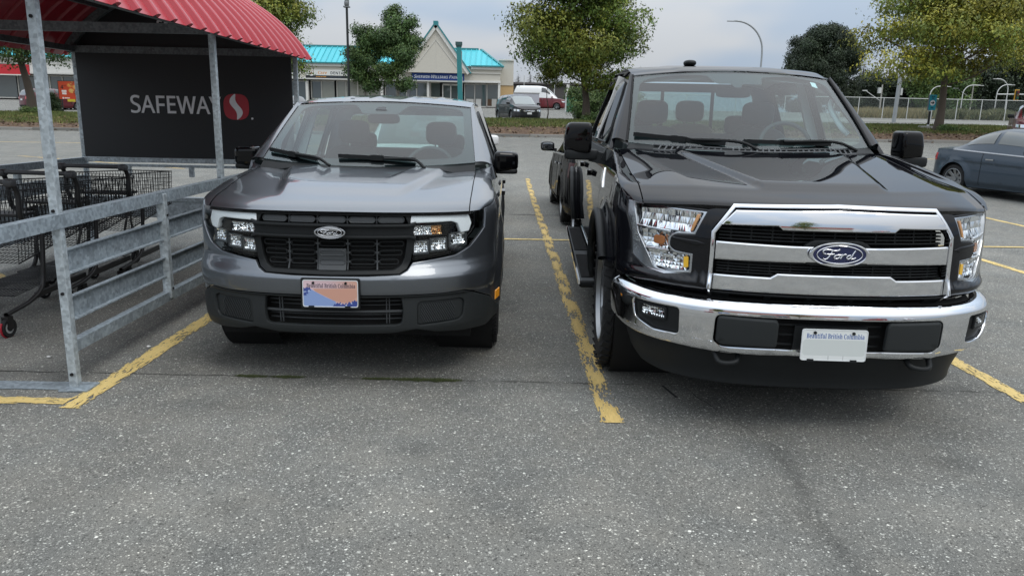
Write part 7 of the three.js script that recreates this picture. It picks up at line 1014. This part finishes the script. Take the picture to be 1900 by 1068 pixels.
// ---------------------------------------------------------------- the cart shelter
{
  const T = thing('cart_shelter', 'galvanised cart shelter with curved red ribbed roof and black store panel', 'cart shelter');
  const XR = -2.4, XL = -4.86, zs = [-4.03, -6.4, -8.84], EY = 2.15, uvBox = (g, k = 0.6) => { g = flat(g); const p = g.attributes.position, n = g.attributes.normal, uv = g.attributes.uv; for (let i = 0; i < p.count; i++) { const ax = Math.abs(n.getX(i)), ay = Math.abs(n.getY(i)); uv.setXY(i, (ax > 0.5 ? p.getZ(i) : p.getX(i)) / k, (ay > 0.7 ? p.getZ(i) : p.getY(i)) / k); } return g; };
  const gbox = (w, h, d, x, y, z, r = 0.006) => uvBox(bx(w, h, d, x, y, z, r)), gbar = (a, b, w, h) => uvBox(bar(a, b, w, h));
  for (const x of [XR, XL]) for (const z of zs) {
    const p = mesh('post', gbox(0.048, EY, 0.048, x, EY / 2, z), M.galv, T);
    for (const y of [0.09, 0.55, 1.0, 1.98]) mesh('bolt', cyl(0.009, 0.009, 0.012, 10).rotateX(Math.PI / 2).translate(x, y, z + 0.026), y0(z) ? M.deep : M.galvRail, p); mesh('base_plate', gbox(0.16, 0.012, 0.14, x + 0.02, 0.008, z, 0.003), M.galvRail, p);
  }
  function y0(z) { return z > -5; }
  mesh('sill_plate', gbox(2.6, 0.008, 0.11, -3.72, 0.006, -4.05, 0.002), M.galvRail, T);
  for (const x of [XR, XL]) {
    const s = x === XR ? 1 : -1;
    for (const z of [-5.25, -7.6]) { const p = mesh('rail_post', gbox(0.06, 0.74, 0.05, x + s * 0.01, 0.6, z), M.galv, T); for (const y of [0.3, 0.82]) mesh('bolt', cyl(0.008, 0.008, 0.01, 8).rotateZ(Math.PI / 2).translate(x + s * 0.043, y, z), M.deep, p); }
    mesh('top_rail', gbar([x, 0.945, x === XR ? -3.3 : -4.03], [x, 0.945, -8.84], 0.062, 0.075), M.galvRail, T);
    for (const y of [0.715, 0.455]) { // deep channel with turned lips
      const ch = [[0, 0.07], [0.028, 0.07], [0.028, 0.062], [0.006, 0.058], [0.006, -0.058], [0.028, -0.062], [0.028, -0.07], [0, -0.07]]; const g = uvBox(new THREE.ExtrudeGeometry(shapeOf(ch.map(([a, b]) => [s * a, b])), { depth: 4.77, bevelEnabled: false }).translate(x - s * 0.012, y, -8.82)); mesh('side_rail', g, M.galvRail, T); }
    mesh('bottom_rail', gbar([x, 0.245, -4.05], [x, 0.245, -8.84], 0.05, 0.065), M.galvRail, T);
    mesh('eave_beam', gbar([x - s * 0.02, EY + 0.02, -3.6], [x - s * 0.02, EY + 0.02, -8.95], 0.05, 0.06), M.galvShaded, T);
  }
  for (const z of [-4.0, -6.4, -8.8]) mesh('tie_beam', gbar([XL, EY + 0.02, z], [XR, EY + 0.02, z], 0.05, 0.075), M.galvShaded, T);
  // roof: ribbed sheet bent to an arc from eave to eave
  const hw = (XR - XL) / 2 + 0.065, rise = 0.68, Rr = (hw * hw + rise * rise) / (2 * rise), a0 = Math.asin(hw / Rr), cx = (XR + XL) / 2, cy = EY + 0.0 + rise - Rr;
  const arcP = (a, d = 0) => [cx + (Rr + d) * Math.sin(a), cy + (Rr + d) * Math.cos(a)];
  const pitch = 0.254, zN = -3.62, zF = -9.0, nR = Math.floor((zN - zF) / pitch);
  const ribProf = [[0, 0], [0.15, 0], [0.162, 0.030], [0.176, 0.036], [0.198, 0.036], [0.212, 0.030], [0.224, 0], [0.254, 0]];
  const roofG = new THREE.Group(); roofG.name = 'roof'; T.add(roofG);
  const perSheet = 5; for (let k0 = 0; k0 < nR; k0 += perSheet) { const prof = []; for (let k = k0; k < Math.min(nR, k0 + perSheet); k++) for (const [w, h] of ribProf) prof.push([zN - (k * pitch + w * 1), h]);
    mesh('roof_sheet', [patch((u, v) => { const f = u * (prof.length - 1), i = Math.min(prof.length - 2, Math.floor(f)), t = f - i, z = lerp(prof[i][0], prof[i + 1][0], t), h = lerp(prof[i][1], prof[i + 1][1], t), [x, y] = arcP(lerp(-a0 - 0.05, a0 + 0.05, v), 0.045 + h); return [x, y, z]; }, prof.length - 1, 40, 0.25), patch((u, v) => { const f = u * (prof.length - 1), i = Math.min(prof.length - 2, Math.floor(f)), t = f - i, z = lerp(prof[i][0], prof[i + 1][0], t), h = lerp(prof[i][1], prof[i + 1][1], t), [x, y] = arcP(lerp(-a0 - 0.05, a0 + 0.05, v), 0.042 + h); return [x, y, z]; }, prof.length - 1, 40, 0.25)], M.roofRed, roofG); }
  for (const z of [-3.66, -6.4, -8.8]) mesh('arch_rib', uvBox(new THREE.ExtrudeGeometry(shapeOf([...[...Array(25)].map((_, i) => arcP(lerp(-a0, a0, i / 24), 0.036)), ...[...Array(25)].map((_, i) => arcP(lerp(a0, -a0, i / 24), -0.04))]), { depth: 0.06, bevelEnabled: false }).translate(0, 0, z - 0.03)), M.galvShaded, roofG);
  for (const k of [-0.55, 0, 0.55]) { const [x, y] = arcP(a0 * k, 0.0); mesh('purlin', gbar([x, y, -3.65], [x, y, -8.85], 0.05, 0.06), M.galvShaded, roofG); }
  // black end panel and lettering
  const pz = -8.80; const P = mesh('sign_panel', bx(XR - XL - 0.07, 1.17, 0.03, cx, 0.985 + 0.585, pz), M.blackPanel, T);
  mesh('panel_frame', [gbox(XR - XL, 0.055, 0.07, cx, 0.965, pz), gbox(XR - XL, 0.03, 0.05, cx, 0.90, pz - 0.02)], M.galv, T);
  for (const x of [-4.35, -3.63, -2.95]) mesh('panel_stub', gbox(0.05, 0.12, 0.05, x, 0.84, pz), M.galv, T);
  mesh('end_panel', [new THREE.ExtrudeGeometry(shapeOf([...[...Array(25)].map((_, i) => arcP(lerp(-a0, a0, i / 24), 0.03)), [XR - 0.02, EY - 0.02], [XL + 0.02, EY - 0.02]]), { depth: 0.02, bevelEnabled: false }).translate(0, 0, -8.86)], M.blackPanel, T);
  const word = lettering(font, 'SAFEWAY', 0.1, 0.004, 0.0016); word.computeBoundingBox(); const wb = word.boundingBox, tw = 1.02, thh = 0.198; word.scale(tw / (wb.max.x - wb.min.x), thh / (wb.max.y - wb.min.y), 1);
  const lx = -4.255 + tw / 2, ly = 1.588; mesh('lettering', word.translate(lx, ly, pz + 0.0165), M.signWhite, P);
  const ex = -3.068, ey = 1.578, er = 0.142, sq = [...Array(40)].map((_, i) => { const a = i / 40 * 6.2832, c = Math.cos(a), s = Math.sin(a); return [ex + er * Math.sign(c) * Math.pow(Math.abs(c), 0.7), ey + er * Math.sign(s) * Math.pow(Math.abs(s), 0.7)]; });
  mesh('emblem', new THREE.ExtrudeGeometry(shapeOf(sq), { depth: 0.004, bevelEnabled: false }).translate(0, 0, pz + 0.0165), M.signRed, P);
  const sc = (k, w) => [...Array(21)].map((_, i) => { const t = i / 20, y = lerp(1, -1, t), x = 0.30 * Math.sin(y * Math.PI * 0.92) * (1 - 0.25 * Math.abs(y)) ; const ww = 0.27 * Math.pow(Math.max(0, 1 - Math.pow(Math.abs(y), 1.6)), 0.7) + 0.03; return [ex + er * (-x * 1.0 + k * ww - y * 0.0), ey + er * y * 0.985]; });
  mesh('emblem_curve', new THREE.ExtrudeGeometry(shapeOf([...sc(-1), ...sc(1).reverse()]), { depth: 0.003, bevelEnabled: false }).translate(0, 0, pz + 0.0215), M.signWhite, P);
  mesh('registered_dot', cyl(0.012, 0.012, 0.004, 14).rotateX(Math.PI / 2).translate(-2.895, 1.452, pz + 0.018), M.signWhite, P);
  const w2 = lettering(font, 'SAFEWAY', 0.1, 0.004, 0.006); w2.scale(tw * 0.9 / (wb.max.x - wb.min.x), thh * 0.9 / (wb.max.y - wb.min.y), 1); mesh('lettering', w2.translate(cx - 0.02, 2.45, -8.835), M.signWhite, T);
  // low guard rail at the back and the dark post behind
  mesh('wheel_guard', [gbox(2.3, 0.2, 0.04, cx, 0.42, -8.7), gbox(2.3, 0.05, 0.1, cx, 0.53, -8.72)], M.galv, T);
}
// ---------------------------------------------------------------- nested shopping carts
{
  const mWire = std([0.014, 0.014, 0.015], 0.45, 0.3), mFrame = std([0.022, 0.021, 0.021], 0.42, 0.3), mHandle = std([0.05, 0.05, 0.052], 0.5), mWheelHub = std([0.45, 0.45, 0.45], 0.5);
  const c = thing('shopping_cart', 'x', 'shopping cart');
  const W = (a, b, w = 0.0042) => bar(a, b, w, w);
  // basket: wire walls between a tapering top rim and a smaller floor
  const rim = (s, v, lv) => { const zz = lerp(-0.06, -0.98, v), wide = lerp(0.275, 0.205, v), top = lerp(0.965, 0.925, v), bot = lerp(0.45, 0.60, v); return [s * lerp(wide * 0.86, wide, lv), lerp(bot, top, lv), zz]; };
  const basket = []; for (const s of [-1, 1]) { for (let k = 0; k <= 24; k++) basket.push(W(rim(s, k / 24, 0), rim(s, k / 24, 1), 0.0034)); for (let k = 0; k <= 6; k++) basket.push(W(rim(s, 0, k / 6), rim(s, 1, k / 6), k % 6 ? 0.0034 : 0.009)); }
  for (let k = 0; k <= 14; k++) { const t = k / 14, L0 = rim(-1, 1, 0), R0 = rim(1, 1, 0), L1 = rim(-1, 1, 1), R1 = rim(1, 1, 1); basket.push(W([lerp(L0[0], R0[0], t), L0[1], L0[2]], [lerp(L1[0], R1[0], t), L1[1], L1[2]])); const a = rim(-1, 0, 0), b = rim(1, 0, 0); basket.push(W([lerp(a[0], b[0], t), a[1], a[2]], [lerp(L0[0], R0[0], t), L0[1], L0[2]])); }
  for (let k = 0; k <= 9; k++) { const a = rim(-1, 1, k / 9), b = rim(1, 1, k / 9); basket.push(W(a, b, k === 9 ? 0.009 : 0.004)); } for (let k = 0; k <= 14; k++) basket.push(W(rim(-1, k / 14, 0), rim(1, k / 14, 0), 0.0034));
  mesh('basket', basket, mWire, c);
  const flap = []; for (let k = 0; k <= 16; k++) { const t = k / 16; flap.push(W([lerp(-0.25, 0.25, t), 0.60, -0.12], [lerp(-0.26, 0.26, t), 0.95, -0.2])); } for (let k = 0; k <= 8; k++) flap.push(W([-0.25, lerp(0.6, 0.95, k / 8), lerp(-0.12, -0.2, k / 8)], [0.25, lerp(0.6, 0.95, k / 8), lerp(-0.12, -0.2, k / 8)])); mesh('rear_flap', flap, mWire, c);
  mesh('child_seat', [bx(0.44, 0.02, 0.2, 0, 0.78, -0.22, 0.006)], mFrame, c);
  const tray = []; for (let k = 0; k <= 16; k++) { const t = k / 16; tray.push(W([lerp(-0.24, 0.24, t), 0.235, 0.02], [lerp(-0.15, 0.15, t), 0.27, -0.84], 0.006)); } for (let k = 0; k <= 5; k++) { const t = k / 5, w = lerp(0.24, 0.15, t); tray.push(W([-w, lerp(0.232, 0.266, t), lerp(0.02, -0.84, t)], [w, lerp(0.232, 0.266, t), lerp(0.02, -0.84, t)], 0.008)); } mesh('lower_tray', tray, mWire, c);
  mesh('handle', bar([-0.285, 1.03, 0], [0.285, 1.03, 0], 0.034, 0.034, 12), mHandle, c);
  for (const s of [-1, 1]) {
    mesh('handle_cap', ellipsoid(0.07, 0.06, 0.075, 0.6, 8).translate(s * 0.285, 1.025, -0.005), mHandle, c);
    mesh('handle_arm', tube([[s * 0.29, 1.02, -0.02], [s * 0.292, 0.95, -0.055], [s * 0.29, 0.80, -0.06], [s * 0.285, 0.725, -0.10], [s * 0.275, 0.705, -0.22], [s * 0.262, 0.72, -0.30]], 0.018, 26, 8), mFrame, c);
    mesh('frame_tube', tube([[s * 0.262, 0.70, -0.30], [s * 0.265, 0.45, -0.27], [s * 0.27, 0.25, -0.22], [s * 0.285, 0.185, -0.08], [s * 0.33, 0.155, 0.24]], 0.017, 26, 8), mFrame, c);
    mesh('frame_rail', bar([s * 0.27, 0.20, -0.15], [s * 0.16, 0.2, -0.88], 0.026, 0.04), mFrame, c);
    mesh('front_strut', tube([[s * 0.19, 0.66, -0.9], [s * 0.175, 0.45, -0.82], [s * 0.165, 0.25, -0.84]], 0.011, 10, 6), mFrame, c);
    for (const [x, z, r] of [[0.33, 0.235, 0.066], [0.165, -0.83, 0.062]]) { const w = new THREE.Group(); w.name = 'caster'; c.add(w); const tyre = flat(new THREE.LatheGeometry([[r * 0.6, -0.013], [r * 0.94, -0.016], [r, -0.008], [r, 0.008], [r * 0.94, 0.016], [r * 0.6, 0.013]].map(([a, b]) => new THREE.Vector2(a, b)), 28).rotateZ(Math.PI / 2)); mesh('tyre', toCreasedNormals(tyre, 0.6).translate(s * x, r, z), M.rubber, w); mesh('hub', cyl(r * 0.62, r * 0.62, 0.022, 20).rotateZ(Math.PI / 2).translate(s * x, r, z), mWheelHub, w); mesh('hub_cap', cyl(r * 0.36, r * 0.36, 0.034, 14).rotateZ(Math.PI / 2).translate(s * x, r, z), M.plastic, w); mesh('fork', [bx(0.006, r * 1.3, 0.05, s * x + 0.022, r * 1.45, z), bx(0.006, r * 1.3, 0.05, s * x - 0.022, r * 1.45, z), bx(0.05, 0.012, 0.05, s * x, r * 2.1, z)], mFrame, w); }
  }
  c.userData.label = 'dark wire shopping cart nearest in the row, with a red strap on its rear wheel'; c.userData.group = 'shopping carts nested in the shelter';
  c.position.set(-3.69, 0, -5.24); c.rotation.y = -0.08;
  const spots = [[-3.70, -6.0, -0.09, 'dark wire shopping cart in the middle of the nested row'], [-3.69, -6.80, -0.08, 'dark wire shopping cart farthest along the nested row']];
  for (const [x, z, a, l] of spots) copy(c, [x, 0, z], a, l);
  // the red strap only the nearest cart has
  const st = new THREE.TorusGeometry(0.071, 0.004, 4, 24, 2.7); const sp = st.attributes.position; for (let i = 0; i < sp.count; i++) sp.setZ(i, sp.getZ(i) * 2.4); st.computeVertexNormals(); mesh('brake_strap', st.rotateZ(2.5).rotateY(Math.PI / 2 ).translate(0.33, 0.066, 0.235), std([0.35, 0.012, 0.025], 0.5), c);
  // bits of litter
  for (const [x, z, l] of [[-2.86, -4.55, 'small white scrap of paper on the asphalt under the rails'], [-2.35, -4.8, 'tiny pale leaf scrap beside the bottom rail']]) { const t = tag(mesh('litter', patch((u, v) => [x + (u - 0.5) * 0.03 + 0.008 * v, 0.006 + 0.003 * Math.sin(u * 5 + v * 3) + 0.003, z + (v - 0.5) * 0.02], 5, 3), std([0.7, 0.7, 0.68], 0.8)), l, 'litter'); }
}
renderer.render(scene, camera);
